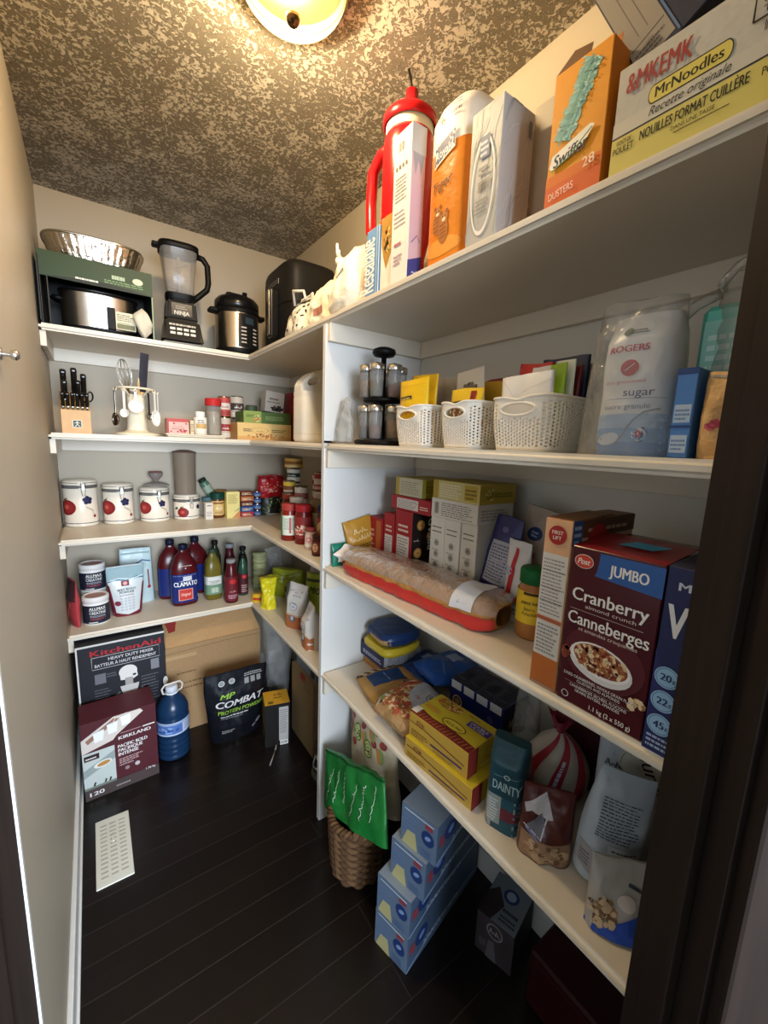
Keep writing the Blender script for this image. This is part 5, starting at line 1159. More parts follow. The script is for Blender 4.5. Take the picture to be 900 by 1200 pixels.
clamato('dark juice bottle rear right of the blue labelled red juice bottle', .548, -.110, 4, False)
def long_bottle(label, x, y, r, h, body, cap, lab, deco, rz=0, name='bottle', capr=.016, neck=.42, labv=(.12, .48), p=2):
    s = T(name, label, 'bottle', (x, y, z), rz)
    s.b('glass').lathe([(.0005, .001), (r*.92, .001), (r, .006), (r, h*.58), (r*.94, h*.68), (r*.72, h*.80), (r*neck, h*.88), (r*neck, h*.93)], m(body, 'gloss'), n=32, p=p)
    s.b('cap').lathe([(capr, h*.92), (capr*1.05, h*.93), (capr*1.05, h*.992), (capr*.9, h), (.0005, h)], m(cap, 'plastic'), n=20)
    b = s.b('label'); b.lathe([(r+.0007, h*labv[0]), (r+.0007, h*labv[1])], m(lab, 'paper'), n=36, p=p); f = cyl_face(b, r+.0007, h*labv[0], h*labv[1], 170, p=p)
    if deco: deco(f)
    s.done()
long_bottle('square shouldered olive green juice bottle with white label', .606, -.245, .041, .262, '6a5f22', '3a4a3c', 'c8cfc4', lambda f: (f.rect(0, 0, 1, .55, ink('6f8f74'), 10, 1), f.rect(.25, .55, .75, .95, ink('dcdcd8'), 5, 1), f.para(.3, .6, .7, .8, 3, ink('6a6a66')), f.bars(.36, .1, .64, .38, ink('d8e0d4'), 3, False)), p=3.2)
long_bottle('slim dark bottle with black cap behind the olive juice bottle', .648, -.115, .032, .275, '26301f', '15150f', '3a4a34', None)
long_bottle('red drink bottle with grey cap and red apple label at the front', .672, -.345, .032, .225, '4f1218', '8a8a8c', '6a1a24', lambda f: (f.ell(.5, .8, .017, .012, ink('c02a2c')), f.scribble(.32, .35, .68, .14, ink('e0b8b0')), f.para(.25, .1, .75, .28, 3, ink('c9a0b0'))), capr=.021, neck=.62, labv=(.06, .62))
long_bottle('dark red bottle with grey screw cap behind the front red bottle', .700, -.215, .030, .275, '3f1218', '7f8084', '5a1a22', None, capr=.022, neck=.66)
long_bottle('green topped bottle with red label right of the red drink bottles', .752, -.272, .026, .222, '2a4a3a', '12140f', '4a1a20', lambda f: (f.ell(.5, .85, .012, .010, ink('c8383c')), f.para(.3, .1, .7, .5, 4, ink('c0a0a0'))), labv=(.05, .55))
long_bottle('second black capped bottle behind the green topped bottle', .775, -.195, .026, .245, '20281f', '101010', '4a5a4a', None)
s = Pouch('cracker_sleeve', 'tall ridged beige sleeve standing behind the dark bottles', 'sleeve', (.852, -.245, z), .075, .215, .06, '8f9268', -10, seed=51, wp=lambda v: 1-.06*math.sin(v*38), tp=lambda v: 1-.14*math.sin(v*38)-.5*v**8, wr=.002); f = s.front()
for i in range(7): f.line([(.06, .16+i*.11), (.5, .13+i*.11), (.94, .16+i*.11)], .003, ink('b8b489'))
f.rect(.1, .08, .9, .2, ink('6a7a5a'), 6, 2); s.done()
s = film_bag('clear_bag', 'dark crumpled clear bag in the rear corner of the juice shelf', (.955, -.17, z), .13, .22, .09, 52, rz=-20); s.done()
s = Pouch('chip_bag', 'lime green snack bag with black print lying in the corner of the juice shelf', 'bag', (.958, -.40, z), .205, .145, .10, '9aa52a', -40, seed=53, wr=.010, fr=20, wp=lambda v: 1-.15*v, tp=lambda v: min(1, .8+v)*(1-.6*v**3)); f = s.front(); f.scribble(.12, .62, .72, .16, ink('23240f'), 5, .003, .12); f.ell(.62, .34, .03, .022, ink('4a3a14')); f.bits(.62, .34, .025, .018, 18, .006, [ink('7a5a1c'), ink('a8863a')]); f.line([(.05, .9), (.4, .8), (.9, .95)], .004, ink('5a6414')); s.done()
s = Pouch('yellow_packet', 'flat yellow packet lying before the beige sleeve', 'packet', (.805, -.405, z), .10, .035, .07, 'd8b02a', -25, seed=54, wr=.005, tp=lambda v: 1-v*.6); f = s.front(); f.rect(.1, .3, .9, .6, ink('b03a24'), 5, 1); s.done()
s = Pouch('yellow_bag', 'bright yellow wrinkled bag standing at the inner shelf corner', 'bag', (.805, -.515, z), .085, .158, .055, 'd9cc1f', -35, seed=55, wr=.011, fr=34, wp=lambda v: .75+.25*abs(v-.45)*2, tp=lambda v: .55+.45*abs(v-.5)*1.8); s.done()
s = Pouch('blue_grey_bag', 'dull blue bag slumped behind the flour bags', 'bag', (.925, -.575, z), .12, .125, .08, '7f94a4', -60, seed=57, wr=.010, fr=24); s.done()
def flour(label, x, y, w, h, t, seed, rz, ry=0, rx=0, side=False):
    s = Pouch('flour_bag', label, 'flour bag', (x, y, z), w, h, t, 'd9d3cc', rz, rx, ry, None, lambda v: 1-.05*v, lambda v: min(1, .9+v)*(1 if v < .62 else max(.06, 1-(v-.62)*2.5)), .005, 22, seed, 'paper', 'bag', 24, 28, 4.5)
    f = s.front(); f.rect(.0, .0, 1, .30, ink('a8623a'), 10, 2); f.rect(0, .30, 1, .34, ink('d0b090'), 10, 1)
    f.ell(.5, .52, .021, .017, ink('4a4a5a')); f.ell(.5, .52, .0195, .0155, ink('d6d8de')); f.scribble(.38, .50, .62, .05, ink('2f3448'))
    f.ell(.5, .24, .016, .014, ink('5a6a80')); f.ell(.5, .25, .008, .010, ink('c8c4c0')); R = random.Random(seed)
    for i in range(8): f.ell(R.uniform(.1, .9), R.uniform(.66, .95), .005, .003, ink('b0a8b4'), n=10)
    s.done()
flour('white and orange flour bag leaning behind the front flour bag', .842, -.775, .105, .200, .07, 61, -62, 4)
flour('front white and orange flour bag next to the divider', .818, -.985, .082, .182, .075, 62, -100, 0)
s = Carton('recipe_carton', 'pale blue grey printed carton behind the front flour bag', 'box', (.868, .93), (-1.10, -.985), z, .165, col='b9bfc9', rz=0, faces={'F': 'c3c8d0'}); s.face('F').para(.12, .15, .88, .85, 12, ink('9a90a0')); s.done()
s = Pouch('lime_bag', 'lime green bag with black letters above the flour bags by the divider', 'bag', (.935, -.785, z), .12, .235, .06, '98a82c', -62, seed=63, wr=.008, tp=lambda v: min(1, .7+v)*(1-.6*v**4)); f = s.front(); f.text('MIO', .55, .62, .12, ink('1e2410'), w=.45, bold=.03, rot=-.15); f.rect(0, .84, 1, .9, ink('3a4a1c'), 8, 1); s.done()
s = Pouch('clear_white_bag', 'pale translucent bag bulging behind the lime bags', 'bag', (.995, -.70, z), .13, .26, .08, 'a8a4b0', -60, seed=64, wr=.012); f = s.front(); f.ell(.5, .7, .02, .015, ink('6a4a4a')); s.done()
# ------------------------------------------------------------------ things on the floor, corner side
s = Carton('moving_box', 'big plain cardboard box with a slanted open top against the back wall', 'cardboard box', (.352, .80), (-.40, -.06), 0, .445, 'y', col='9c7c58', kind='card', faces={'F': 'a0805c'})
f = s.face('F'); f.line([(0, .93), (.6, .955), (1, .945)], .003, ink('7a5e40')); f.para(.10, .50, .42, .62, 2, ink('6f5638'), 4, .3); f.para(.10, .68, .3, .72, 1, ink('6f5638'), 8, .4); f.rect(.0, .86, .3, .90, ink('b09068'))
w, d, h = s.w, s.d, s.h
fl = s.b('top_flap'); fl.add([(-w/2+.002, -d/2+.002, h+.001), (w/2-.002, -d/2+.002, h+.001), (w/2-.03, -d/2+.10, h+.118), (-w/2+.004, -d/2+.115, h+.100)], [(0, 1, 2, 3)], m('b08c62', 'card')); fl.mod.append(solidify(.004, 0))
fl = s.b('top_flap#2'); fl.add([(-w/2+.002, d/2-.002, h+.001), (w/2-.002, d/2-.002, h+.001), (w/2-.002, d/2-.16, h+.05), (-w/2+.002, d/2-.16, h+.05)], [(3, 2, 1, 0)], m('94744f', 'card')); fl.mod.append(solidify(.004, 0))
tp = s.b('red_tape'); tp.add([(-w/2+.012, -d/2+.09, h+.100), (-w/2+.065, -d/2+.093, h+.104), (-w/2+.052, -d/2+.050, h+.058), (-w/2+.024, -d/2+.047, h+.055)], [(0, 1, 2, 3)], m('8a2a24', 'paper')); tp.mod.append(solidify(.0015, 1))
s.done()
s = Carton('mixer_box', 'black stand mixer box with red lettering against the left wall', 'mixer box', (.024, .346), (-.452, -.08), 0, .562, 'y', col='1b1b22', faces={'L': 'c9c6c4', 'T': '2a2a30'})
f = s.face('F'); f.rect(0, 0, .018, 1, ink('cfccc8')); f.rect(0, .985, 1, 1, ink('c9c6c2'))
f.text('KitchenAid', .55, .905, .045, ink('a8262c'), w=.80, bold=.035)
c = ink('cfcccb'); f.line([(.16, .895), (.93, .895), (.93, .80), (.16, .80), (.16, .895)], .0016, c); f.text('HEAVY DUTY MIXER', .60, .855, .024, c, w=.52, bold=.01); f.text('BATTEUR À HAUT RENDEMENT', .54, .815, .024, c, w=.70, bold=.01)
f.rect(.18, .68, .30, .76, ink('6a6a70')); f.rect(.82, .70, .92, .785, ink('7a7a80')); f.para(.31, .72, .42, .76, 2, ink('5a5a60'))
for k, (a, b_, q0, q1) in enumerate(((.17, .36, .45, .65), (.70, .92, .45, .68), (.17, .36, .28, .42), (.70, .92, .25, .42))): f.para(a, q0, b_, q1, 9, ink('5f5f68'), k+2, .3)
p = s.face('F', 'mixer_picture'); g1, g2 = ink('d6d2ce'), ink('9c9894')
p.ell(.55, .73, .034, .030, g1); p.poly([(.45, .73), (.65, .73), (.66, .68), (.60, .66), (.46, .67)], g1); p.rect(.51, .60, .60, .68, g2); p.poly([(.45, .62), (.67, .62), (.63, .52), (.49, .52)], ink('b9b5b1')); p.ell(.62, .695, .007, .005, ink('2a2a30'))
p.poly([(.34, .54), (.44, .58), (.50, .52), (.60, .52), (.70, .58), (.80, .53), (.76, .42), (.34, .40)], ink('6f6c70')); p.bits(.57, .48, .065, .03, 60, .009, [ink('a8a4a2'), ink('5a5860'), ink('c9c4c0')], 4)
f.ell(.99, .57, .010, .022, ink('d8d4d0'))
s.done()
s = Carton('coffee_box', 'maroon coffee pod box with three white pods pictured, standing in front of the mixer box', 'coffee box', (.020, .276), (-.622, -.475), 0, .328, 'y', col='4a1a22', faces={'L': '2a1a1c', 'T': '54202a', 'R': '3a141b'}, rz=3); s.loc = (.151, -.556, 0)
f = s.face('F'); c = ink('e0dad8')
p = s.face('F', 'pod_picture'); p.poly([(.0, .62), (0, .80), (.42, .99), (.78, .99), (.82, .95), (.45, .74), (.40, .69)], ink('cfc4bc')); p.poly([(.05, .78), (.42, .97), (.5, .95), (.08, .73)], ink('8f6a5a'))
for i in range(3):
    u, v = .22+i*.18, .785+i*.055; p.poly([(u-.07, v+.07), (u+.075, v+.085), (u+.055, v-.05), (u-.055, v-.06)], ink('e6e6e8')); p.line([(u-.07, v+.07), (u+.075, v+.085)], .003, ink('b0b4ba'))
p.line([(.40, .90), (.46, .985), (.60, .99), (.68, .94)], .003, ink('d8c4b4'))
q = s.face('F', 'coffee_picture'); q.rect(0, .14, .41, .62, ink('b9c0bc')); q.poly([(0, .40), (.41, .56), (.41, .45), (.0, .30)], ink('8f9a98')); q.ell(.25, .43, .030, .014, ink('d8d8d2'), .15); q.ell(.26, .43, .022, .009, ink('b07f44'), .15)
for u in (.12, .26, .32): q.line([(u, .17), (u+.02, .215)], .006, ink('23211f'))
q.rect(.0, .14, .41, .17, ink('6f7a70'))
f.rect(0, 0, 1, .14, ink('463a38')); f.rect(.02, .52, .21, .59, ink('2e1a1c')); f.para(.04, .54, .18, .57, 1, c)
f.text('KIRKLAND', .69, .665, .042, c, w=.44, bold=.04); f.line([(.50, .745), (.78, .745)], .0022, ink('c0a0a0')); f.rect(.80, .735, .97, .75, c)
f.text('PACIFIC BOLD', .455, .555, .042, c, w=.40, al='L', bold=.02); f.text('PACIFIQUE', .455, .50, .042, c, w=.33, al='L', bold=.02); f.text('INTENSE', .455, .445, .042, c, w=.27, al='L', bold=.02)
f.para(.46, .345, .80, .42, 3, ink('c9a8a8'), 3, .4); f.para(.46, .31, .66, .335, 2, ink('d0b8b8'), 7, .4); f.ell(.56, .255, .008, None, ink('8f7a7c')); f.ell(.70, .265, .009, None, ink('b9aeae')); f.text('1.36 kg', .88, .125, .026, c, mw=.2); f.text('120', .15, .045, .05, c, w=.18, bold=.02); f.para(.4, .05, .6, .09, 1, ink('8f8684'))
s.done()
def water_jug():
    s = T('water_jug', 'big blue tinted water bottle with loop handle between the coffee box and cardboard box', 'water bottle', (.356, -.528, 0), 5)
    r = .066; Wm = m('17304f', 'gloss')
    pr = [(.0005, .002), (r*.9, .002), (r, .010)]
    for i in range(4): zz = .02+i*.026; pr += [(r, zz), (r*.965, zz+.007), (r*.965, zz+.011), (r, zz+.018)]
    pr += [(r, .125), (r*1.0, .19), (r*.97, .20), (r*.96, .205), (r, .212), (r*.96, .235), (r*.80, .262), (r*.52, .285), (.024, .297), (.022, .305), (.022, .312)]
    s.b('bottle').lathe(pr, Wm, n=48)
    s.b('cap').lathe([(.023, .308), (.0245, .310), (.0245, .330), (.021, .334), (.0005, .334)], m('c9ccd6', 'plastic'), n=26); s.b('collar').lathe([(.027, .300), (.0275, .303), (.027, .306), (.021, .306)], m('cfd4dc', 'plastic'), n=26)
    h = s.b('handle'); h.tube([(-.024, -.006, .302), (-.038, -.014, .312), (-.042, -.016, .335), (-.030, -.018, .352), (.030, -.018, .352), (.042, -.016, .335), (.038, -.014, .312), (.024, -.006, .302)], .0038, m('dcd2c8', 'plastic'), 8)
    b = s.b('label'); b.lathe([(r+.0008, .128), (r+.0008, .188)], m('b8c4dc', 'paper'), n=48); f = cyl_face(b, r+.0008, .128, .188, 170)
    f.rect(.0, .12, .62, .82, ink('4f6fae'), 12, 1); f.bits(.3, .45, .045, .012, 20, .008, [ink('2f4f94'), ink('86a0cc')]); f.rect(0, .86, 1, .92, ink('6f86b4'), 12, 1); f.para(.66, .2, .95, .8, 4, ink('8f9ab8'))
    s.done()
water_jug()
s = Pouch('protein_bag', 'large black protein powder bag with green and white lettering leaning on the cardboard box', 'protein bag', (.622, -.548, 0), .285, .362, .115, '13151c', -2, 7, 0, None, lambda v: .80+.20*min(1, v*1.3), lambda v: max(.05, 1-v**2.2)*min(1, .75+v), .007, 13, 71)
f = s.front(); c = ink('d8d6d4'); g = ink('8fb93a')
f.ell(.26, .87, .013, None, c); f.ell(.42, .875, .013, None, c); f.ell(.26, .87, .0105, None, ink('8f9696')); f.ell(.42, .875, .0105, None, ink('8f9696'))
f.text('MP', .34, .675, .062, g, w=.24, shear=.3, bold=.05); f.text('COMBAT', .55, .555, .085, c, w=.80, shear=.25, bold=.03); f.text('PROTEIN POWDER', .565, .465, .050, g, w=.80, shear=.15, bold=.01)
f.para(.2, .425, .7, .445, 1, c); f.para(.2, .40, .6, .415, 1, ink('8a8a8c')); f.para(.62, .89, .92, .94, 2, ink('a8a8a8'))
for i in range(3): f.rect(.62+i*.10, .80, .69+i*.10, .87, ink('8f8f8c'))
f.para(.2, .18, .45, .24, 2, ink('9a9a98'), 3); f.ell(.90, .21, .016, .011, ink('8f8c88'), .6); f.ell(.82, .16, .012, .008, ink('6f6c68'), .6); s.done()
s = Carton('tea_carton', 'black carton with golden yellow top standing before the protein bag', 'carton', (.712, .828), (-.735, -.62), 0, .215, 'y', col='14110f', faces={'T': 'd9a22a', 'L': '8a6f34'}, rz=-14); s.loc = (.778, -.685, 0)
f = s.face('F'); f.rect(.56, .12, .93, .92, ink('b9b6b4')); f.para(.6, .3, .9, .88, 12, ink('8f8a88')); f.bars(.62, .03, .9, .10, ink('3a3836'))
f = s.face('T'); f.scribble(.4, .62, .75, .14, ink('3a2a10'), 2, .003); f.scribble(.4, .42, .7, .12, ink('3a2a10'), 3, .003); f.rect(.15, .1, .35, .25, ink('6a5a24'))
f = s.face('L', 'side_print'); f.rect(0, .0, 1, .45, ink('3a2f22')); f.bits(.5, .3, .03, .05, 40, .008, [ink('a89a84'), ink('5a4a34'), ink('c9b89a')]); f.para(.1, .6, .9, .9, 5, ink('a88a44')); s.done()
s = T('straw_bundle', 'thin pale stick lying on the floor beside the golden topped carton', 'stick', (.742, -.768, .004), -35); s.b('stick').tube([(0, 0, 0), (.0, -.09, .0)], .0032, m('8f8a86', 'plastic'), 8); s.b('tip').tube([(0, .001, 0), (0, .02, .012)], .0045, m('7a7672', 'plastic'), 8); s.done()
s = Carton('shipping_box', 'tall plain cardboard box with red tape beside the divider', 'cardboard box', (.868, 1.02), (-.90, -.66), 0, .362, 'x', col='8f7658', kind='card', faces={'T': '9c8262', 'F': '86704f'}, rz=0)
f = s.face('T', 'red_tape'); f.rect(.1, .38, .95, .66, ink('8a2a26')); f.poly([(.0, .2), (.2, .38), (.35, .66), (.05, .7)], ink('96332c')); f = s.face('F', 'red_tape'); f.rect(.42, .90, .66, 1, ink('8a2a26')); s.face('F').para(.6, .82, .9, .88, 2, ink('5f4f38')); s.done()
s = film_bag('clear_bag', 'big crumpled clear plastic bag stuffed behind the protein bag', (.858, -.50, .0), .18, .55, .13, 72, rz=-40, fr=14, wr=.03, wp=lambda v: .5+.5*v, tp=lambda v: .5+.5*v-.6*v**6); s.done()
s = Carton('grey_bin', 'dull grey blue slim box resting on the tall cardboard box', 'box', (.885, .985), (-.89, -.68), .3625, .045, col='5c6670', faces={'F': '77828c', 'T': '3a3f44'}, rx=0); s.face('F').rect(.75, .15, .95, .85, ink('24282c')); s.done()
s = Pouch('dog_food_bag', 'black and white lettered bag on the floor behind the divider edge', 'bag', (.866, -1.04, 0), .16, .145, .09, '25221f', -80, seed=73, wr=.008, tp=lambda v: 1-.5*v); f = s.front(); f.text('DO', .5, .30, .34, ink('d0cac2'), w=.8, bold=.03, rot=-.15); f.para(.1, .1, .9, .25, 2, ink('9a948c')); f.bits(.5, .8, .05, .02, 20, .007, [ink('b8b0a4'), ink('7a6a5a')]); s.done()
# ------------------------------------------------------------------ right bay, bread and cereal shelf
z = S3
s = Pouch('teal_packet', 'small teal and white packet leaning on the divider at the bread shelf', 'packet', (.826, -1.226, z), .105, .078, .022, '14705c', 3, -6, 0, None, lambda v: 1, lambda v: max(.1, math.sin(PI*v)**.5), .003, 30, 1)
f = s.front(); f.rect(.38, .12, .92, .86, ink('d4cfc8'), 6, 4); f.ell(.30, .30, .010, None, ink('c9a0a0')); f.ell(.55, .4, .012, .016, ink('b07a84')); f.ell(.78, .55, .008, None, ink('6a3a44')); f.scribble(.45, .66, .85, .16, ink('3a3a34')); s.done()
s = Pouch('gold_packet', 'golden packet leaning behind the bread bag by the divider', 'packet', (.935, -1.232, z), .112, .158, .022, 'b8862c', -4, -5, -14, None, lambda v: 1, lambda v: max(.08, math.sin(PI*v)**.5), .003, 26, 2)
s.loc = (.908, -1.236, z+.006); f = s.front(); f.scribble(.25, .68, .75, .13, ink('ecd9a8'), 2, .002); f.scribble(.18, .52, .82, .13, ink('ecd9a8'), 4, .002); f.para(.2, .28, .8, .44, 3, ink('5a3a14')); f.ell(.55, .16, .03, .009, ink('d8b050')); s.done()
def cracker(label, X, Y, z0, h, col='9a1a20', panel=True, side='96181e', **k):
    s = Carton('cracker_box', label, 'cracker box', X, Y, z0, h, col=col, faces={'R': side, 'T': '8a161c'}, **k); f = s.face('F')
    if panel == 'v': f.rect(.14, .05, .86, .62, ink('d0c8be')); f.para(.18, .08, .8, .6, 12, ink('8a8078')); f.para(.2, .68, .8, .82, 2, ink('e0c8b8'))
    elif panel == 'h': f.rect(.16, .14, .72, .86, ink('d0c8be')); f.para(.18, .2, .7, .8, 6, ink('8a8078')); f.para(.76, .3, .96, .6, 2, ink('e0c8b8'))
    elif panel == 'o': f.rect(.62, .1, .95, .95, ink('b0602c')); f.para(.1, .2, .5, .8, 6, ink('d8a8a0'))
    return s
cracker('red cracker box with orange edge nearest the divider', (.925, 1.08), (-1.298, -1.212), z, .165, panel='o').done()
cracker('second red cracker box, white panel, beside the orange edged one', (.930, 1.08), (-1.362, -1.304), z, .192, panel='v').done()
s = cracker('red cracker box with a dark side showing round crackers', (.930, 1.02), (-1.455, -1.368), z, .212, panel='v', side='1f1614')
g = s.face('R', 'cracker_picture')
for u, v in ((.40, .80), (.30, .38), (.85, .62)): g.ell(u, v, .0165, None, ink('b5803c')); g.ell(u, v, .0125, None, ink('cf9a54')); g.ell(u, v, .003, None, ink('8a5a24'))
g.text('BREAD', .99, .42, .11, ink('e6e0d4'), al='L', rot=PI/2, bold=.02, mw=1.3); g.scribble(.08, .56, .34, .05, ink('e6dccc')); s.done()
cracker('red cracker box lying flat across the upright red boxes', (.928, 1.06), (-1.535, -1.345), z+.2135, .044, panel='h').done()
def yellow(label, X, Y, z0, h, seed):
    s = Carton('yellow_box', label, 'box', X, Y, z0, h, col='c3bb9a', faces={'R': 'a8952c', 'T': 'b5a23a'}); f = s.face('F'); f.rect(0, 0, .14, 1, ink('b39a3c')); f.para(.2, .15, .94, .85, 6, ink('9a947c'), seed); g = s.face('R'); g.para(.1, .3, .9, .7, 3, ink('7a6c24'), seed+1); g.rect(0, 0, .08, 1, ink('8f7f2a')); s.done()
yellow('yellow box lying on the flat red cracker box', (.94, 1.085), (-1.482, -1.350), z+.258, .058, 3)
def whitebox(label, X, Y, z0, h, up=True):
    s = Carton('white_box', label, 'box', X, Y, z0, h, col='d5cfc4', faces={'T': 'c8c2b8', 'R': 'cac4ba'}); f = s.face('F'); c = ink('5a544c')
    if up:
        f.para(.15, .86, .85, .89, 1, c); f.para(.15, .80, .85, .83, 1, c)
        for k in range(3): f.ring(.5, .66-.15*k, .007, .009, c); f.ell(.5, .66-.15*k, .005, None, ink('7a746a')); f.para(.2, .56-.15*k, .8, .58-.15*k, 1, ink('8a8278'), k)
        f.bars(.2, .05, .8, .18, ink('4a443c'), 3, False); f.para(.15, .22, .85, .28, 2, c)
    else: f.bars(.08, .2, .18, .8, c, 4, False); f.para(.24, .12, .96, .88, 7, ink('8f887e'), 5); s.face('R').para(.1, .2, .9, .8, 4, ink('9a948a'), 6)
    s.done()
whitebox('upright white printed box next to the dark cracker picture', (.930, 1.07), (-1.598, -1.541), z, .218)
whitebox('middle upright white printed box under the flat white box', (.930, 1.07), (-1.658, -1.600), z, .218)
whitebox('upright white printed box half hidden by the navy bag', (.934, 1.07), (-1.716, -1.660), z, .218)
whitebox('white box lying flat on the three upright white boxes', (.928, 1.07), (-1.718, -1.541), z+.2185, .054, False)
s = Carton('yellow_box', 'large yellow box topmost on the flat white box', 'box', (.926, 1.07), (-1.722, -1.548), z+.273, .052, col='c9b45c', faces={'R': 'a89436', 'T': 'b8a444', 'F': 'c6b878'}); f = s.face('F'); f.rect(0, 0, .12, 1, ink('a88f34')); f.para(.16, .12, .64, .88, 6, ink('d8d0b8'), 4); f.rect(.70, .1, .96, .9, ink('b59a3a')); f.para(.72, .2, .94, .8, 3, ink('6a5a20')); g = s.face('R'); g.para(.45, .35, .9, .65, 2, ink('6a5c1c')); g.bits(.3, .5, .02, .015, 20, .005, [ink('8a7a2a'), ink('d0c070')]); s.done()
s = Pouch('navy_bag', 'tall navy blue bag with white text panel leaning on the white boxes', 'bag', (.945, -1.775, z), .098, .245, .07, '25245c', -82, 0, 0, None, lambda v: 1-.25*v**3, lambda v: max(.08, 1-v**2), .004, 20, 5)
f = s.front(); f.rect(.18, .30, .92, .74, ink('a8a8b4'), 8, 6); f.para(.22, .33, .88, .72, 12, ink('5f5f70'), 2); f.para(.2, .08, .9, .24, 4, ink('5a5a94'), 4); f.ell(.45, .86, .010, .007, ink('5f5a8c')); s.rot = (0, math.radians(8), s.rot[2]); s.loc = (.975, -1.750, z+.006); s.done()
s = Pouch('rice_bag', 'grey beige bag with round dark blue logo leaning behind the peanut butter jar', 'bag', (1.005, -1.865, z), .118, .268, .075, 'a3958a', -92, 0, 10, None, lambda v: 1-.05*v, lambda v: max(.08, 1-v**3), .004, 18, 6); s.loc = (1.045, -1.790, z+.010)
f = s.front(); f.ell(.5, .76, .021, .017, ink('20345c')); f.text('Great', .5, .765, .02, ink('c8ccd8'), mw=.3); f.text('Value', .5, .735, .02, ink('c8ccd8'), mw=.3); f.text('RICE', .55, .55, .05, ink('8a4a44'), mw=.5); f.para(.3, .46, .8, .5, 1, ink('8a4a44')); f.rect(.75, 0, 1, .4, ink('8a2a30'), 3, 6); s.done()
s = Pouch('red_white_bag', 'white bag with red stripes standing between the navy bag and peanut butter', 'bag', (.965, -1.828, z), .070, .200, .036, 'd6d2d0', -85, 0, 0, None, lambda v: 1-.12*v, lambda v: max(.08, 1-v**2.5), .007, 24, 7); f = s.front(); rd = ink('b82a30'); f.rect(.0, .0, .45, .26, rd, 5, 3); f.poly([(.15, .30), (.42, .30), (.5, .9), (.38, .92)], rd); f.ell(.78, .28, .012, .016, rd); f.ell(.2, .62, .010, .012, ink('b0b8cc')); f.para(.5, .1, .9, .2, 2, ink('7a7a84')); s.done()
def bread():
    s = T('bread_loaf', 'long sliced loaf in a clear bag with red edge and white label', 'bread', (.860, -1.568, z+.001), -90+5)
    L, Wd, Hh = .60, .138, .086
    def fn(u, v, k=1.0):
        a = u*2*PI; x = (v-.5)*L; e = (1-abs(2*v-1)**14)**.5 if 0 < v < 1 else .02
        c, q = math.cos(a), math.sin(a); w = (abs(c)**2.8+abs(q)**2.8)**(-1/2.8)
        y = w*c*Wd/2*max(.10, e)*k; zz = Hh*.40+w*q*Hh*.60*max(.10, e)*k
        zz *= 1-.18*max(0, .5-v); n = .0045*noise.noise(Vector((x*28, c*2.5, q*2.5)))*min(1, 8*v*(1-v)+.1)
        return Vector((x*k, y+n, max(0, zz+n)))
    b = s.b('loaf'); b.grid(lambda u, v: fn(u, .008+.984*v, .985)+Vector((0, 0, .0015)), 40, 60, m('b98445', 'food'), closeu=True)
    def region(part, u0, u1, v0, v1, mm, nu=10, nv=40, k=1.012, parent=None):
        q = s.b(part, parent); q.grid(lambda u, v: fn(u0+(u1-u0)*u, v0+(v1-v0)*v, k)+Vector((0, 0, .0008)), nu, nv, mm)
    # u = .5 is the side towards the aisle, .25 the top
    region('red_strip', .60, .495, .0, .985, m('c2322e', 'bag')); 
    region('white_label', .47, .18, .80, .90, m('d5d5da', 'bag'), 14, 8, 1.034)
    f = Face(lambda u, v, o: fn(.44-.24*u, .81+.08*v, 1.038+o), .09, .05, s.b('white_label')); f.para(.05, .1, .9, .9, 5, ink('8f98ac'), 3); f.rect(.05, .62, .3, .8, ink('4a4f60'))
    region('clear_wrap', .46, .02, .04, .985, m('f0ece4', 'film'), 14, 40, 1.02)
    tw = s.b('twisted_end'); tw.grid(lambda u, v: Vector((-L/2+.004-.03*v, (.012+.045*v)*math.cos(2*PI*u)*(1+.2*math.sin(10*PI*u)), .030+.012*v+(.010+.022*v)*math.sin(2*PI*u)*(1+.25*math.sin(8*PI*u)))), 40, 6, m('d8cfc4', 'bag'), closeu=True)
    s.done()
bread()
s = T('peanut_butter_jar', 'peanut butter jar with green lid and yellow label at the bread end', 'jar', (.922, -1.906, z), -58)
r = .036; s.b('jar').lathe([(.0005, .001), (r-.005, .001), (r-.001, .006), (r, .02), (r, .105), (r-.003, .118), (r-.008, .125), (r-.008, .130)], m('a8713c', 'gloss'), n=40)
s.b('lid').lathe([(r-.004, .127), (r-.002, .128), (r-.002, .156), (r-.005, .160), (.0005, .160)], m('1a6434', 'plastic'), n=44)
b = s.b('label'); b.lathe([(r+.0006, .040), (r+.0006, .112)], m('e0c02a', 'paper'), n=40); f = cyl_face(b, r+.0006, .040, .112, 175); K = ink('2e2a14'); f.rect(.3, .90, .65, .99, ink('4a3418'), 4, 1); f.text('peanut butter', .47, .62, .12, K, w=.40, bold=.01); f.text('beurre', .44, .42, .11, K, w=.2, bold=0); f.text("d'arachide", .45, .27, .11, K, w=.30, bold=0); f.ell(.68, .3, .010, .012, ink('b5804a')); f.ell(.74, .22, .007, .009, ink('9a6a34')); s.done()
s = Carton('granola_box', 'tan cereal box showing its narrow nutrition side next to the cranberry cereal', 'cereal box', (.764, .975), (-2.0685, -2.018), z, .305, col='c98a5c', faces={'R': 'c9a88c', 'T': '8f6a4a', 'F': 'd8a67c'}, bev=.0015)
f = s.face('F'); f.rect(.0, .0, 1, .19, ink('b5642c')); f.rect(.04, .19, .96, .40, ink('cfc8c0')); f.rect(.04, .43, .96, .80, ink('d0cac2')); f.para(.1, .21, .9, .39, 8, ink('8a8480')); f.para(.1, .45, .9, .78, 16, ink('8a8480'), 4, .4)
for v in (.7, .6, .52): f.rect(.06, v, .94, v+.004, ink('5a5450'))
f.rect(.04, .405, .96, .425, ink('a8583a')); f.rect(.04, .0, .96, .02, ink('9a7a64'))
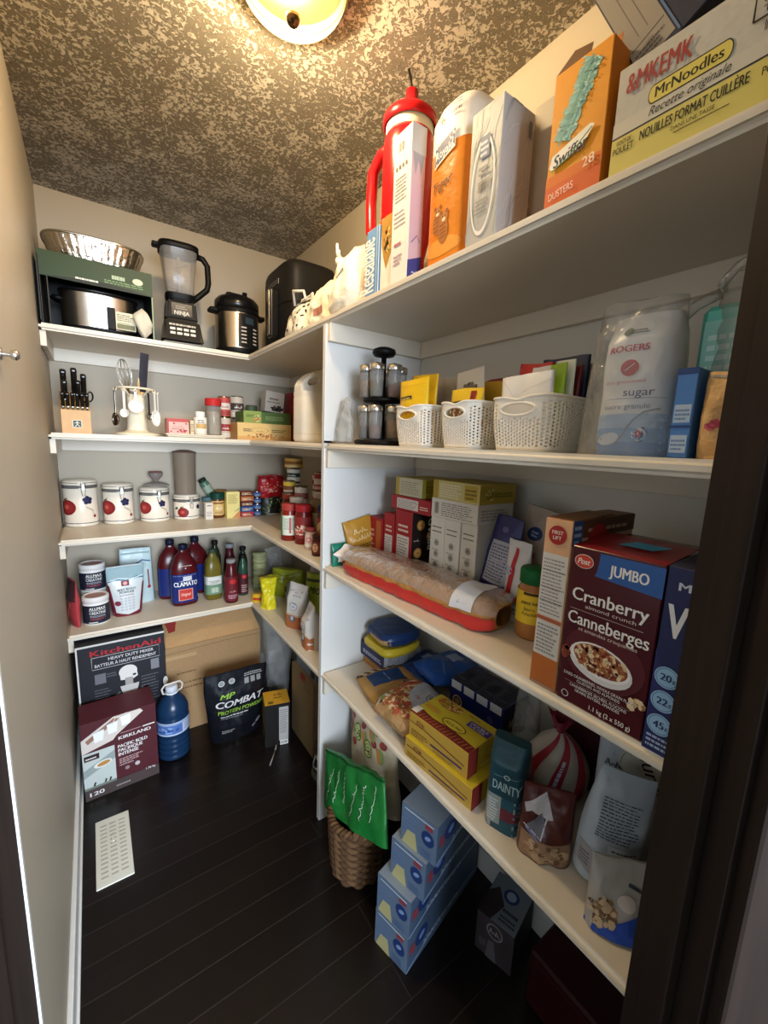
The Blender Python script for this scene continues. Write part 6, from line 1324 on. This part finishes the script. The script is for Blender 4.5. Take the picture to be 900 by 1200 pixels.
g = s.face('F', 'logo'); g.ell(.5, .91, .0165, .0165, ink('9c2420')); g.text('FIRST', .5, .915, .02, ink('eadccc'), mw=.5); g.text('LIFT', .5, .885, .02, ink('eadccc'), mw=.5)
f = s.face('R'); f.rect(.0, .86, .14, 1, ink('2f4f84')); f.rect(.14, .90, 1, 1, ink('5a3a28')); f.para(.02, .87, .12, .99, 3, ink('a8c0dc')); f.para(.22, .93, .9, .97, 1, ink('b89a7c')); f.ell(.38, .86, .034, .034, ink('a02422')); s.flaps('7f5a3c', lift=.004); s.done()
s = Carton('cereal_box', 'big maroon cranberry cereal box with blue JUMBO banner and bowl picture', 'cereal box', (.762, .955), (-2.2085, -2.0725), z, .268, col='4a151b', faces={'R': '3a1014', 'T': '7a1a20'}, bev=.0015, kind='gloss')
f = s.face('F'); c = ink('e9e4de')
f.ell(.5, .36, .062, .05, ink('561920'))
bn = s.face('F', 'jumbo_banner'); bn.poly([(.30, .845), (1, .82), (1, .985), (.34, .985), (.335, .93), (.32, .87)], ink('2f5a9c')); bn.text('JUMBO', .66, .872, .062, c, w=.40, bold=.025)
lg = s.face('F', 'logo'); lg.ell(.16, .915, .0155, .0115, ink('e0d0c4')); lg.ell(.16, .915, .0145, .0105, ink('c8402c')); lg.text('Post', .16, .898, .035, c, w=.15, shear=.25, bold=.015)
f = s.face('F'); f.text('Cranberry', .07, .675, .075, c, w=.84, al='L', bold=.012); f.text('almond crunch', .52, .638, .022, ink('d8c8bc'), w=.56, bold=0); f.line([(.06, .615), (.88, .615)], .0009, ink('b09a92')); f.text('Canneberges', .05, .525, .075, c, w=.90, al='L', bold=.012); f.text('et amandes croquantes', .52, .492, .022, ink('d8c8bc'), w=.66, bold=0)
p = s.face('F', 'bowl_picture'); p.ell(.48, .33, .050, .031, ink('d8d4d2'), -.10); p.ell(.48, .345, .0465, .026, ink('ece8e4'), -.10); p.ell(.48, .35, .043, .0225, ink('8a4a30'), -.10); p.bits(.48, .35, .041, .021, 170, .0042, [ink('b5713f'), ink('d9b080'), ink('7a2a24'), ink('e2c8a0'), ink('9a5a34')], 8); p.bits(.06, .33, .008, .008, 10, .005, [ink('a8642c'), ink('8a3a2a')], 2); p.bits(.90, .20, .012, .008, 14, .005, [ink('c9a070'), ink('a8784a'), ink('e0c8a0')], 3)
f.text('DRIED CRANBERRIES, WHOLE GRAIN FLAKES', .5, .185, .018, c, w=.84, bold=0); f.text('CLUSTERS AND ALMONDS', .5, .160, .018, c, w=.50, bold=0); f.line([(.1, .148), (.86, .148)], .0006, ink('9a807c')); f.text('CANNEBERGES SÉCHÉES, FLOCONS', .5, .122, .018, c, w=.66, bold=0); f.text('GRAINS ENTIERS, AMANDES', .5, .098, .018, c, w=.52, bold=0); f.ring(.12, .055, .005, .006, c); f.text('1.1 kg (2 x 550 g)', .66, .03, .028, c, w=.46, bold=.005)
g = s.face('R'); g.ell(.16, .86, .013, .016, ink('7a2a28')); g.ring(.25, .6, .014, .020, ink('5a2f30')); g.para(.1, .1, .5, .3, 5, ink('5a2a2c'))
s.flaps('8a2026', lift=.010, kind='gloss'); f = s.face('T'); tb = s.b('blue_tab'); tb.add([(-.02, -.05, s.h+.0065), (.03, -.05, s.h+.0065), (.045, -.02, s.h+.0098), (-.005, -.02, s.h+.0098)], [(0, 1, 2, 3)], ink('4a9cc0')); s.done()
s = Carton('meal_box', 'navy blue box with pale blue number badges next to the dark door jamb', 'cereal box', (.757, .90), (-2.302, -2.2125), z, .272, col='1a2048', faces={'T': '3a3a50', 'F': '1c2350'}, bev=.0015)
f = s.face('F'); f.poly([(0, 0), (.55, 0), (.30, .30), (0, .56)], ink('2a2a60')); f.poly([(0, .0), (.9, 0), (.9, .13), (0, .13)], ink('232c5c')); f.text('ME', .17, .885, .04, ink('c4ccdc'), w=.28, al='L', bold=.03); f.text('VI', .08, .64, .17, ink('dcdcdc'), w=.34, al='L', bold=.03); f.ell(.62, .30, .022, .05, ink('b5a48a')); f.bits(.62, .30, .02, .045, 40, .006, [ink('d8c8a8'), ink('8a7a5a')])
g = s.face('F', 'badge')
for t_, v in (('20', .425), ('22', .295), ('45', .165)): g.ell(.20, v, .0155, None, ink('8fb4d4')); g.ring(.20, v, .0128, .0136, ink('3f5c8c')); g.text(t_, .19, v-.018, .036, ink('16204c'), mw=.2, bold=.03); g.text('g', .30, v-.012, .02, ink('16204c'))
f.para(.05, .03, .55, .11, 3, ink('a8b4d0')); s.flaps('2c2c44', lift=.004); s.done()

# ------------------------------------------------------------------ right bay, lowest shelf
z = S4
s = Carton('orange_box', 'plain orange brown box at the bottom of the stack by the divider', 'box', (.925, 1.08), (-1.352, -1.214), z, .038, col='b07a3c'); s.done()
s = Carton('navy_box', 'navy box with white label under the yellow bag by the divider', 'box', (.910, 1.08), (-1.362, -1.216), z+.0385, .052, col='1d2348', faces={'F': '1d2348', 'R': '8f9098'}); f = s.face('F'); f.para(.1, .3, .9, .6, 2, ink('b8bccc')); f = s.face('R'); f.rect(.02, .1, .98, .9, ink('a8a8ac')); f.para(.1, .2, .9, .8, 4, ink('6a6a70')); s.done()
s = Pouch('yellow_bag', 'flat yellow bag lying on the navy box with white label', 'bag', (.980, -1.312, z+.091), .172, .030, .17, 'c0a829', -90, seed=81, wr=.003, tp=lambda v: .90+.1*math.sin(PI*v), wp=lambda v: .92+.08*math.sin(PI*v), pw=7); s.done()
s = Pouch('blue_bag', 'flat dark blue and tan bag topmost of the stack by the divider', 'bag', (.985, -1.310, z+.1235), .165, .045, .165, '1b3565', -94, seed=82, wr=.005, tp=lambda v: .80+.2*math.sin(PI*v), wp=lambda v: .88+.12*math.sin(PI*v), pw=6); f = s.front(); f.rect(.35, .15, .95, .62, ink('b08a54'), 6, 2); f.rect(.1, .75, .8, .95, ink('1a2a4a'), 5, 2); s.done()
def lying(name, label, loc, w, d, t, col, rz, seed, kind='bag', wr=.006, tilt=0, pw=3.5):
    """a pillow bag lying on its back: its printed face looks up"""
    s = Pouch(name, label, 'bag', loc, w, d, t, col, rz, -90, 0, None, lambda v: 1-.10*abs(2*v-1)**4, lambda v: max(.06, (1-abs(2*v-1)**4))**.6, wr, 18, seed, kind, 'bag', 30, 30, pw)
    s.rot = (math.radians(-90+tilt), 0, math.radians(rz)); s.loc = (loc[0], loc[1], loc[2]+t/2*.72); return s
s = lying('pasta_bag', 'kraft pasta bag with dark blue panel and black striped end', (.862, -1.30, z), .175, .195, .056, 'b08a54', -100, 83, 'card', tilt=0)
s.loc = (.800, -1.412, z+.029); s.rot = (math.radians(-90), 0, math.radians(-100)); f = s.front()
f.rect(.24, .12, .66, .74, ink('1c3c70')); f.para(.3, .42, .6, .47, 1, ink('5f86b8')); f.rect(.72, .62, .90, .80, ink('24406a')); f.para(.74, .66, .88, .76, 2, ink('c9c0a8'))
for i in range(9): f.line([(.02, .04+i*.07), (.10, .02+i*.07), (.20, .08+i*.07)], .007, ink('1d1b18' if i % 2 == 0 else 'd8d2c4'))
s.done()
s = lying('rotini_bag', 'clear fronted rotini bag with pale blue grey label behind the taco boxes', (.868, -1.565, z), .17, .185, .075, 'a8865c', -90, 84, 'food', wr=.008, tilt=-10); s.loc = (.772, -1.580, z+.036); s.rot = (math.radians(-83), 0, math.radians(-88))
f = s.front(); f.bits(.5, .5, .075, .08, 320, .009, [ink('c98f4c'), ink('b5743a'), ink('e0b878'), ink('d8c0a0'), ink('8f5a34'), ink('a84a3a')], 6); f.poly([(.42, .50), (1, .22), (1, 1), (.30, 1)], ink('a9b0bf')); f.ring(.78, .70, .012, .014, ink('2a3350')); f.text('R', .78, .675, .06, ink('2a3350')); f.bits(.12, .2, .012, .03, 30, .008, [ink('3a3a34'), ink('6a7a4a'), ink('c9c0a8')], 9); s.done()
for i, (lx, ly, zz, rz, lab, col) in enumerate(((1.05, -1.452, z, -75, 'shiny dark blue pasta bag lying behind the kraft pasta bag', '1c3a78'), (1.055, -1.508, z+.05, -100, 'bright blue pasta bag topmost of the two blue bags', '2150a0'))):
    s = lying('pasta_bag', lab, (lx, ly, zz), .155, .20, .06, col, rz, 85+i, wr=.010, tilt=0); s.loc = (lx-.09, ly, zz+.034); f = s.front(); f.rect(.3, .5, .62, .72, ink('9fb0cc'), 4, 4); f.line([(.1, .2), (.5, .35), (.9, .2)], .004, ink('5f86c4')); f.para(.3, .82, .7, .88, 1, ink('8fa8d4')); s.done()
s = film_bag('clear_bag', 'crumpled clear and reddish bag behind the blue pasta bags', (1.09, -1.568, z), .07, .115, .045, 87, rz=-80); s.done()
s = Carton('macaroni_case', 'dark blue dinner case with four white squares along its top edge', 'box', (1.0, 1.118), (-1.792, -1.598), z, .112, col='1c2766', faces={'T': '2a2c44', 'R': '161c4c'}, rz=4, kind='gloss')
f = s.face('F'); f.ring(.16, .45, .014, .018, ink('c9a868')); f.ell(.16, .45, .010, None, ink('8f7a48')); f.para(.4, .3, .6, .36, 1, ink('7f88b8')); f.text('1', .86, .1, .16, ink('c0c4dc')); f.ell(.78, .5, .010, None, ink('34407c'))
g = s.face('F', 'white_squares')
for i in range(4): g.rect(.03+i*.245, .78, .225+i*.245, 1.0, ink('ccd0dc'))
g2 = s.face('T')
for i in range(4): g2.rect(.04+i*.245, .05, .21+i*.245, .7, ink('16182a')); g2.rect(.06+i*.245, .2, .19+i*.245, .26, ink('4a4f6c'))
s.face('R').text('KD', .5, .3, .3, ink('8f7f4c'), mw=.5, bold=.03); s.done()
def taco(label, X, Y, z0, h, top=True):
    s = Carton('taco_box', label, 'taco box', X, Y, z0, h, col='c9a13a', faces={'F': 'b8933a', 'T': 'cdb52c', 'R': 'c4a432'}, rz=5); rd = ink('7a1f22')
    f = s.face('F'); f.line([(.03, .62), (.3, .62), (.95, .42)], .0028, ink('5f2a2c')); f.ring(.20, .72, .010, .0115, rd, rv=.7); f.text('OLD EL PASO', .21, .68, .12, rd, mw=.14); f.rect(.40, .22, .92, .30, ink('4a3458')); f.para(.05, .1, .35, .4, 3, ink('7a5a24')); f.para(.45, .06, .85, .18, 2, ink('8a6a24'), 3)
    g = s.face('R'); g.poly([(0, .0), (.30, 0), (.30, 1), (0, 1)], rd)
    for k in range(4): g.line([(.02+k*.07, .1), (.10+k*.06, .9)], .0012, ink('a8543c'))
    g.ring(.65, .5, .012, .015, ink('b08a2a')); g.rect(.4, .1, .95, .22, ink('d8c05a'))
    if top:
        t = s.face('T'); t.poly([(0, 0), (1, 0), (1, .20), (.62, .26), (.3, .20), (0, .28)], rd)
        for k in range(16): t.line([(.03+k*.06, .03), (.06+k*.06, .17)], .0016, ink('b8963a'))
        t.rect(.0, .04, .10, .26, ink('ddd4c8')); 
        lg = s.face('T', 'logo'); lg.ell(.58, .36, .036, .017, ink('5a1a1c')); lg.ell(.58, .36, .033, .0145, ink('d8c038')); lg.text('OLD EL PASO', .58, .31, .075, ink('5a1a1c'), w=.27, bold=.03)
        lg.rect(.66, .58, .99, .78, ink('4a3a80')); lg.text('DOUBLE', .82, .68, .07, ink('d8d0e0'), w=.26); lg.text('LAYER', .82, .60, .06, ink('d8d0e0'), w=.22); lg.text('TACOS', .66, .84, .06, ink('5a3a1c'), mw=.2)
        p = s.face('T', 'taco_picture'); p.ell(.28, .80, .040, .020, ink('c08a34')); p.bits(.28, .80, .036, .016, 60, .005, [ink('8a4a24'), ink('7a8a34'), ink('b03a2a'), ink('e0c070')], 4)
        t.rect(.05, .36, .3, .5, ink('c0902c'))
    s.done()
taco('lower yellow taco shell box at the shelf front', (.772, .898), (-1.888, -1.668), z, .056, False)
taco('upper yellow taco box with purple panel lying on the lower one', (.782, .905), (-1.862, -1.668), z+.0565, .068)
s = Pouch('rice_brick', 'dark teal brick bag of rice standing at the shelf front', 'rice bag', (.838, -1.946, z), .080, .195, .085, '1f4450', -72, seed=91, wr=.002, wp=lambda v: 1, tp=lambda v: 1 if v < .80 else max(.28, 1-(v-.80)*3.2), pw=7, kind='bag')
f = s.front(); f.rect(.03, .0, .98, .42, ink('8f9694'), 8, 4); f.poly([(.03, .0), (.98, .0), (.98, .10), (.03, .06)], ink('2a4a54')); f.para(.08, .10, .45, .38, 8, ink('c9cccc'), 3); f.rect(.5, .0, 1, .42, ink('235060'), 5, 4); f.rect(.5, .16, 1, .30, ink('6a2a34'), 5, 2)
f.text('DAINTY', .60, .50, .105, ink('a8c0c4'), w=.72, bold=.01); f.line([(.25, .665), (.95, .70)], .0010, ink('8fa8ac')); f.ring(.6, .685, .004, .006, ink('b0c4c8')); s.done()
def netbag():
    s = T('onion_rice_bag', 'bulging clear bag of white rice with red bands and a twisted top', 'rice bag', (.992, -1.965, z), -70)
    def fn(u, v):
        a = 2*PI*u; q = math.sin(PI*min(1, .06+.94*v)**.85)**.62; r = .072*q*(1+.03*math.sin(9*a)*v); tw = .9*v**3
        return Vector((r*math.cos(a+tw)*1.0, r*math.sin(a+tw)*.85, .165*v))
    s.b('bag').grid(lambda u, v: fn(u, v) if v < 1 else Vector((.006*math.cos(2*PI*u), .006*math.sin(2*PI*u), .165)), 44, 24, m('b9b2a8', 'bag'), closeu=True)
    for i, u0 in enumerate((.60, .735, .86)):
        b = s.b('red_band#%d' % i); b.grid(lambda u, v: fn(u0+.055*u, .12+.86*v)*1.0+Vector((0, -.0012, 0))+(fn(u0+.055*u, .12+.86*v)-Vector((0, 0, .08))).normalized()*.0012, 5, 20, m('9a2a38', 'bag'))
    f = Face(lambda u, v, o: fn(.745+.035*v, .75-.45*u)+(fn(.745+.035*v, .75-.45*u)-Vector((0, 0, .08))).normalized()*(.0026+o), .08, .018, s.b('red_band#1')); f.para(.05, .2, .95, .8, 1, ink('c0c4dc'), 2, .8, 0)
    s.b('twisted_top').grid(lambda u, v: Vector(((.008+.03*v*(.7+.3*math.sin(6*PI*u)))*math.cos(2*PI*u), (.008+.02*v*(.7+.3*math.cos(8*PI*u)))*math.sin(2*PI*u), .160+.045*v+.006*math.sin(10*PI*u)*v)), 30, 6, m('8a3040', 'bag'), closeu=True)
    s.done()
netbag()
s = Pouch('chocolate_bag', 'brown and maroon folded bag standing before the red banded rice bag', 'bag', (.838, -2.040, z), .105, .150, .06, '4f211c', -58, seed=93, wr=.010, fr=22, wp=lambda v: 1-.1*v, tp=lambda v: max(.1, 1-v**2.2))
f = s.front(); f.rect(.0, .02, .98, .34, ink('8f7056'), 8, 4); f.bits(.5, .18, .04, .018, 40, .008, [ink('a8866a'), ink('6a4a38'), ink('b59878')]); f.poly([(.05, .72), (.45, .95), (.62, .62), (.5, .60), (.4, .78), (.1, .62)], ink('b8b4b8')); f.poly([(.1, .42), (.42, .70), (.5, .42), (.3, .34)], ink('6a6a74')); f.line([(.08, .44), (.42, .36), (.52, .66)], .003, ink('c0bcc8')); f.line([(.12, .40), (.38, .33)], .004, ink('6f78b0')); s.done()
s = Pouch('silver_bag', 'grey silver bag with fine print and barcode leaning beside the brown bag', 'bag', (.885, -2.130, z+.012), .112, .215, .075, 'a3abb4', -52, seed=94, wr=.007, fr=16, wp=lambda v: .86+.14*math.sin(PI*v), tp=lambda v: max(.06, (1-v**2)), rx=-4, ry=9)
f = s.front(); f.para(.18, .42, .82, .78, 13, ink('3f444c'), 3, .35, .2); f.rect(.40, .17, .97, .38, ink('c4ccd4')); f.para(.46, .345, .9, .365, 1, ink('3a3a40')); f.bars(.50, .20, .88, .33, ink('2a2a2e'), 4, False); f.poly([(.02, .10), (.24, .06), (.22, .26), (.02, .30)], ink('8f8c8c')); f.para(.04, .12, .2, .24, 4, ink('5f5c60'), 5); s.done()
s = Pouch('oat_bag', 'pale grey bag with round emblem behind the silver bag', 'bag', (.995, -2.135, z), .150, .30, .08, 'a9b0b8', -62, seed=95, wr=.008, fr=14, wp=lambda v: 1, tp=lambda v: max(.06, 1-v**2.5), rx=-3)
f = s.front(); f.ell(.55, .66, .044, .044, ink('b8b6ac')); f.ring(.55, .66, .040, .0415, ink('7f8084')); f.text('Sunst', .55, .62, .075, ink('26282e'), w=.62, rot=-1.2, shear=.3, bold=.01); f.scribble(.08, .60, .30, .05, ink('34363c'), 2, .002); f.para(.35, .74, .65, .78, 2, ink('5f6268')); f.rect(0, .84, 1, 1, ink('5a6462'), 8, 4); s.done()
s = Pouch('seed_bag', 'bag with clear window and blue corner lying at the shelf end by the jamb', 'bag', (.838, -2.205, z), .140, .120, .07, '9c9690', -48, seed=96, wr=.008, fr=20, tp=lambda v: max(.1, 1-v**1.6), wp=lambda v: 1-.1*v, rx=-10)
f = s.front(); f.poly([(0, 0), (1, 0), (1, .72), (.55, .34), (0, .06)], ink('2346a0')); f.bits(.16, .30, .018, .022, 60, .006, [ink('8a6a44'), ink('5f4630'), ink('b8a080')], 3); f.ell(.42, .5, .014, .012, ink('c0b4ac')); f.bars(.72, .14, .97, .38, ink('26282e'), 5); f.line([(.45, .72), (.8, .60), (.9, .75)], .005, ink('3a3c44')); s.done()
s = Carton('maroon_box', 'dark maroon box at the back behind the red banded rice bag', 'box', (1.07, 1.118), (-2.055, -1.905), z, .235, col='3f141a'); s.done()
s = film_bag('clear_bag', 'pale clear bag standing between the blue dinner case and the rice bag', (1.035, -1.848, z), .085, .205, .06, 98, rz=-80); s.done()

# ------------------------------------------------------------------ right bay, floor
def wicker():
    s = T('wicker_basket', 'round brown wicker basket with looped handles on the floor', 'basket', (.792, -1.418, 0), -30)
    ma, mb = m('6a4e35', 'card'), m('553d29', 'card'); R0, R1, h = .078, .094, .205
    def rr(zz): t = zz/h; return R0+(R1-R0)*t**.7
    n = 22; b = s.b('weave')
    for k in range(15):
        zz = .008+k*(h-.022)/14; ph = PI*(k % 2)
        b.tube([((rr(zz)+.0045*math.sin(11*a+ph))*math.cos(a), (rr(zz)+.0045*math.sin(11*a+ph))*math.sin(a), zz+.003*math.cos(11*a+ph)) for a in [2*PI*i/110 for i in range(110)]], .0088, ma if k % 2 else mb, 7, True)
    st = s.b('stakes')
    for i in range(n):
        a = 2*PI*i/n+PI/22; st.tube([(rr(q)*math.cos(a), rr(q)*math.sin(a), q) for q in (.004, .06, .12, .18, h)], .005, mb, 6)
    s.b('bottom').lathe([(.0005, .003), (R0, .003), (R0+.002, .008), (.0005, .008)], mb, n=32)
    rim = s.b('rim')
    for ph in (0, PI): rim.tube([((rr(h)+.006*math.cos(20*a+ph))*math.cos(a), (rr(h)+.006*math.cos(20*a+ph))*math.sin(a), h+.006*math.sin(20*a+ph)) for a in [2*PI*i/160 for i in range(160)]], .0078, ma if ph else mb, 7, True)
    for i, a0 in enumerate((-1.35, 1.75)):
        hd = s.b('handle#%d' % i)
        for ph in (0, PI): hd.tube([((rr(h)+.004*math.cos(q*9+ph))*math.cos(a0+(q-.5)*.85), (rr(h)+.004*math.cos(q*9+ph))*math.sin(a0+(q-.5)*.85), h+.004+.048*math.sin(PI*q)+.004*math.sin(q*9+ph)) for q in [j/24 for j in range(25)]], .0075, ma, 7)
    s.done()
wicker()
s = Pouch('green_bag', 'bright green shopping bag with white handwriting hanging out of the wicker basket', 'bag', (.742, -1.462, .222), .35, .185, .045, '17722f', -84, -10, -17, None, lambda v: 1-.05*v, lambda v: max(.15, 1-.6*v), .010, 14, 101, 'bag', 'bag')
f = s.front(); c = ink('c8dcc4')

for i in range(6): f.scribble(.12+i*.14, .16+.05*(i % 3), .12+i*.14+.33, .07, c, i+2, .0026, PI/2-.25)
f.line([(.0, .97), (.5, .985), (1, .96)], .006, ink('0d4a1c')); s.done()
s = Pouch('produce_bag', 'cream shopping bag printed with avocados and tomatoes behind the green bag', 'bag', (.850, -1.425, .215), .27, .30, .07, 'c4b59a', -86, -6, -14, None, lambda v: 1-.08*v, lambda v: max(.2, 1-.5*v**2), .008, 14, 102, 'fabric', 'bag')
f = s.front()
for u, v, k in ((.10, .80, 0), (.42, .84, 0), (.22, .62, 0), (.68, .70, 0), (.44, .70, 2), (.16, .90, 0), (.36, .93, 0), (.52, .95, 0), (.30, .74, 1), (.85, .72, 0), (.9, .92, 0), (.62, .80, 2), (.08, .72, 0), (.55, .62, 1), (.76, .84, 0), (.76, .6, 2)):
    if k == 0: f.ell(u, v, .014, .013, ink('8a3a34')); f.ell(u-.01, v+.01, .009, .008, ink('a04a40'))
    elif k == 1: f.ell(u, v, .022, .029, ink('5f7a34'), .3); f.ell(u, v, .018, .025, ink('c9c98a'), .3); f.ell(u+.005, v-.02, .009, None, ink('7a4a2a'))
    else: f.ell(u, v, .008, .026, ink('c98a44'), .2); f.ell(u+.05, v, .008, .026, ink('8fa060'), .1)
s.done()
def tissue(label, cx, cy, z0, rz):
    w, d, h = .118, .385, .1175
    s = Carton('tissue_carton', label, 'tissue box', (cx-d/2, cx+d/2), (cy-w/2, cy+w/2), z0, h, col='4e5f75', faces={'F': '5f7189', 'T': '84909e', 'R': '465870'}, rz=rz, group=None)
    f = s.face('F'); nv = ink('22386c'); f.para(.08, .3, .5, .85, 5, ink('5f7aa4'), 3, .35); f.poly([(.05, 0), (.5, 0), (.42, .42), (.2, .40)], ink('b5ad7c')); f.rect(.1, .90, .9, .93, ink('c4d0dc')); f.para(.55, .05, .9, .25, 3, ink('4a6490'), 5)
    g = s.face('F', 'logo'); g.ell(.76, .55, .020, .022, nv); g.ell(.76, .56, .010, .006, ink('7f98c0'), .5); g.rect(.68, .78, .88, .90, ink('8a3a44'))
    f = s.face('R'); f.line([(.0, .05), (.4, .3), (1, .2)], .006, ink('8aa0bc')); f.para(.2, .2, .7, .34, 2, ink('a8b8cc'), 4); f.rect(.03, .42, .09, .66, ink('8a3a44')); f.ell(.17, .60, .030, .026, nv); f.ell(.17, .61, .014, .009, ink('6f88b8'), .4)
    s.face('T').rect(.2, .25, .8, .75, ink('a3b2c2')); s.done()
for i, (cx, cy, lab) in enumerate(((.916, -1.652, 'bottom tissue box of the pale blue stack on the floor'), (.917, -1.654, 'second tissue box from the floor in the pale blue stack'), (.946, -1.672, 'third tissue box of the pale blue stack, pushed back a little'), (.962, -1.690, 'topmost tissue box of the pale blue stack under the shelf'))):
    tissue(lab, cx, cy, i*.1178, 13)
s = Carton('drink_case', 'dark case of bottled drinks on the floor right of the tissue stack', 'drink case', (.962, 1.105), (-1.90, -1.79), 0, .128, col='2f262a', faces={'F': '3a3236', 'T': '6a7480', 'R': '1f181b'}, rz=14)
f = s.face('F'); f.ring(.5, .75, .020, .024, ink('8f8a90')); f.scribble(.35, .68, .65, .14, ink('b0a8ac'), 2, .002); f.poly([(.3, 0), (.6, 0), (.5, .5), (.35, .45)], ink('5f5a5e')); f.para(.1, .2, .3, .4, 3, ink('6a6468'))
f = s.face('T'); f.poly([(0, 0), (.35, 0), (.5, .4), (.2, .7), (0, .5)], ink('2a2024')); f.ell(.55, .66, .022, None, ink('1c3068')); f.ell(.55, .66, .014, None, ink('8f9cb8')); f.para(.5, .30, .92, .42, 1, ink('20242c')); f.para(.5, .1, .92, .26, 2, ink('2a2e36')); s.done()
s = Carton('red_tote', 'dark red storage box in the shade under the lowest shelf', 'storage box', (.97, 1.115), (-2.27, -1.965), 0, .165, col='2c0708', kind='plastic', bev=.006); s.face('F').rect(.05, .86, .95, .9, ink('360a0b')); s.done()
# ------------------------------------------------------------------ repeats share a group
GROUPS = {'food_can': 'food cans in the shelf corners', 'sauce_jar': 'sauce jars on the canister shelf', 'fruit_canister': 'white fruit canisters', 'juice_bottle': 'large juice bottles',
          'tissue_carton': 'pale blue tissue boxes stacked on the floor', 'cracker_box': 'red cracker boxes', 'white_box': 'small white boxes', 'taco_box': 'yellow taco boxes', 'flour_bag': 'flour bags',
          'seasoning_packet': 'packets in the white baskets', 'powder_tub': 'creatine tubs', 'measuring_spoon': 'measuring spoons on the cream stand', 'pasta_bag': 'pasta bags on the lowest shelf',
          'clear_bag': 'clear plastic bags', 'cereal_box': 'cereal boxes', 'yellow_box': 'yellow boxes on the bread shelf', 'bottle': 'slim bottles on the juice shelf'}
for o in list(bpy.data.objects):
    k = o.name.split('.')[0]
    if o.parent is None and k in GROUPS and 'group' not in o and 'label' in o: o['group'] = GROUPS[k]
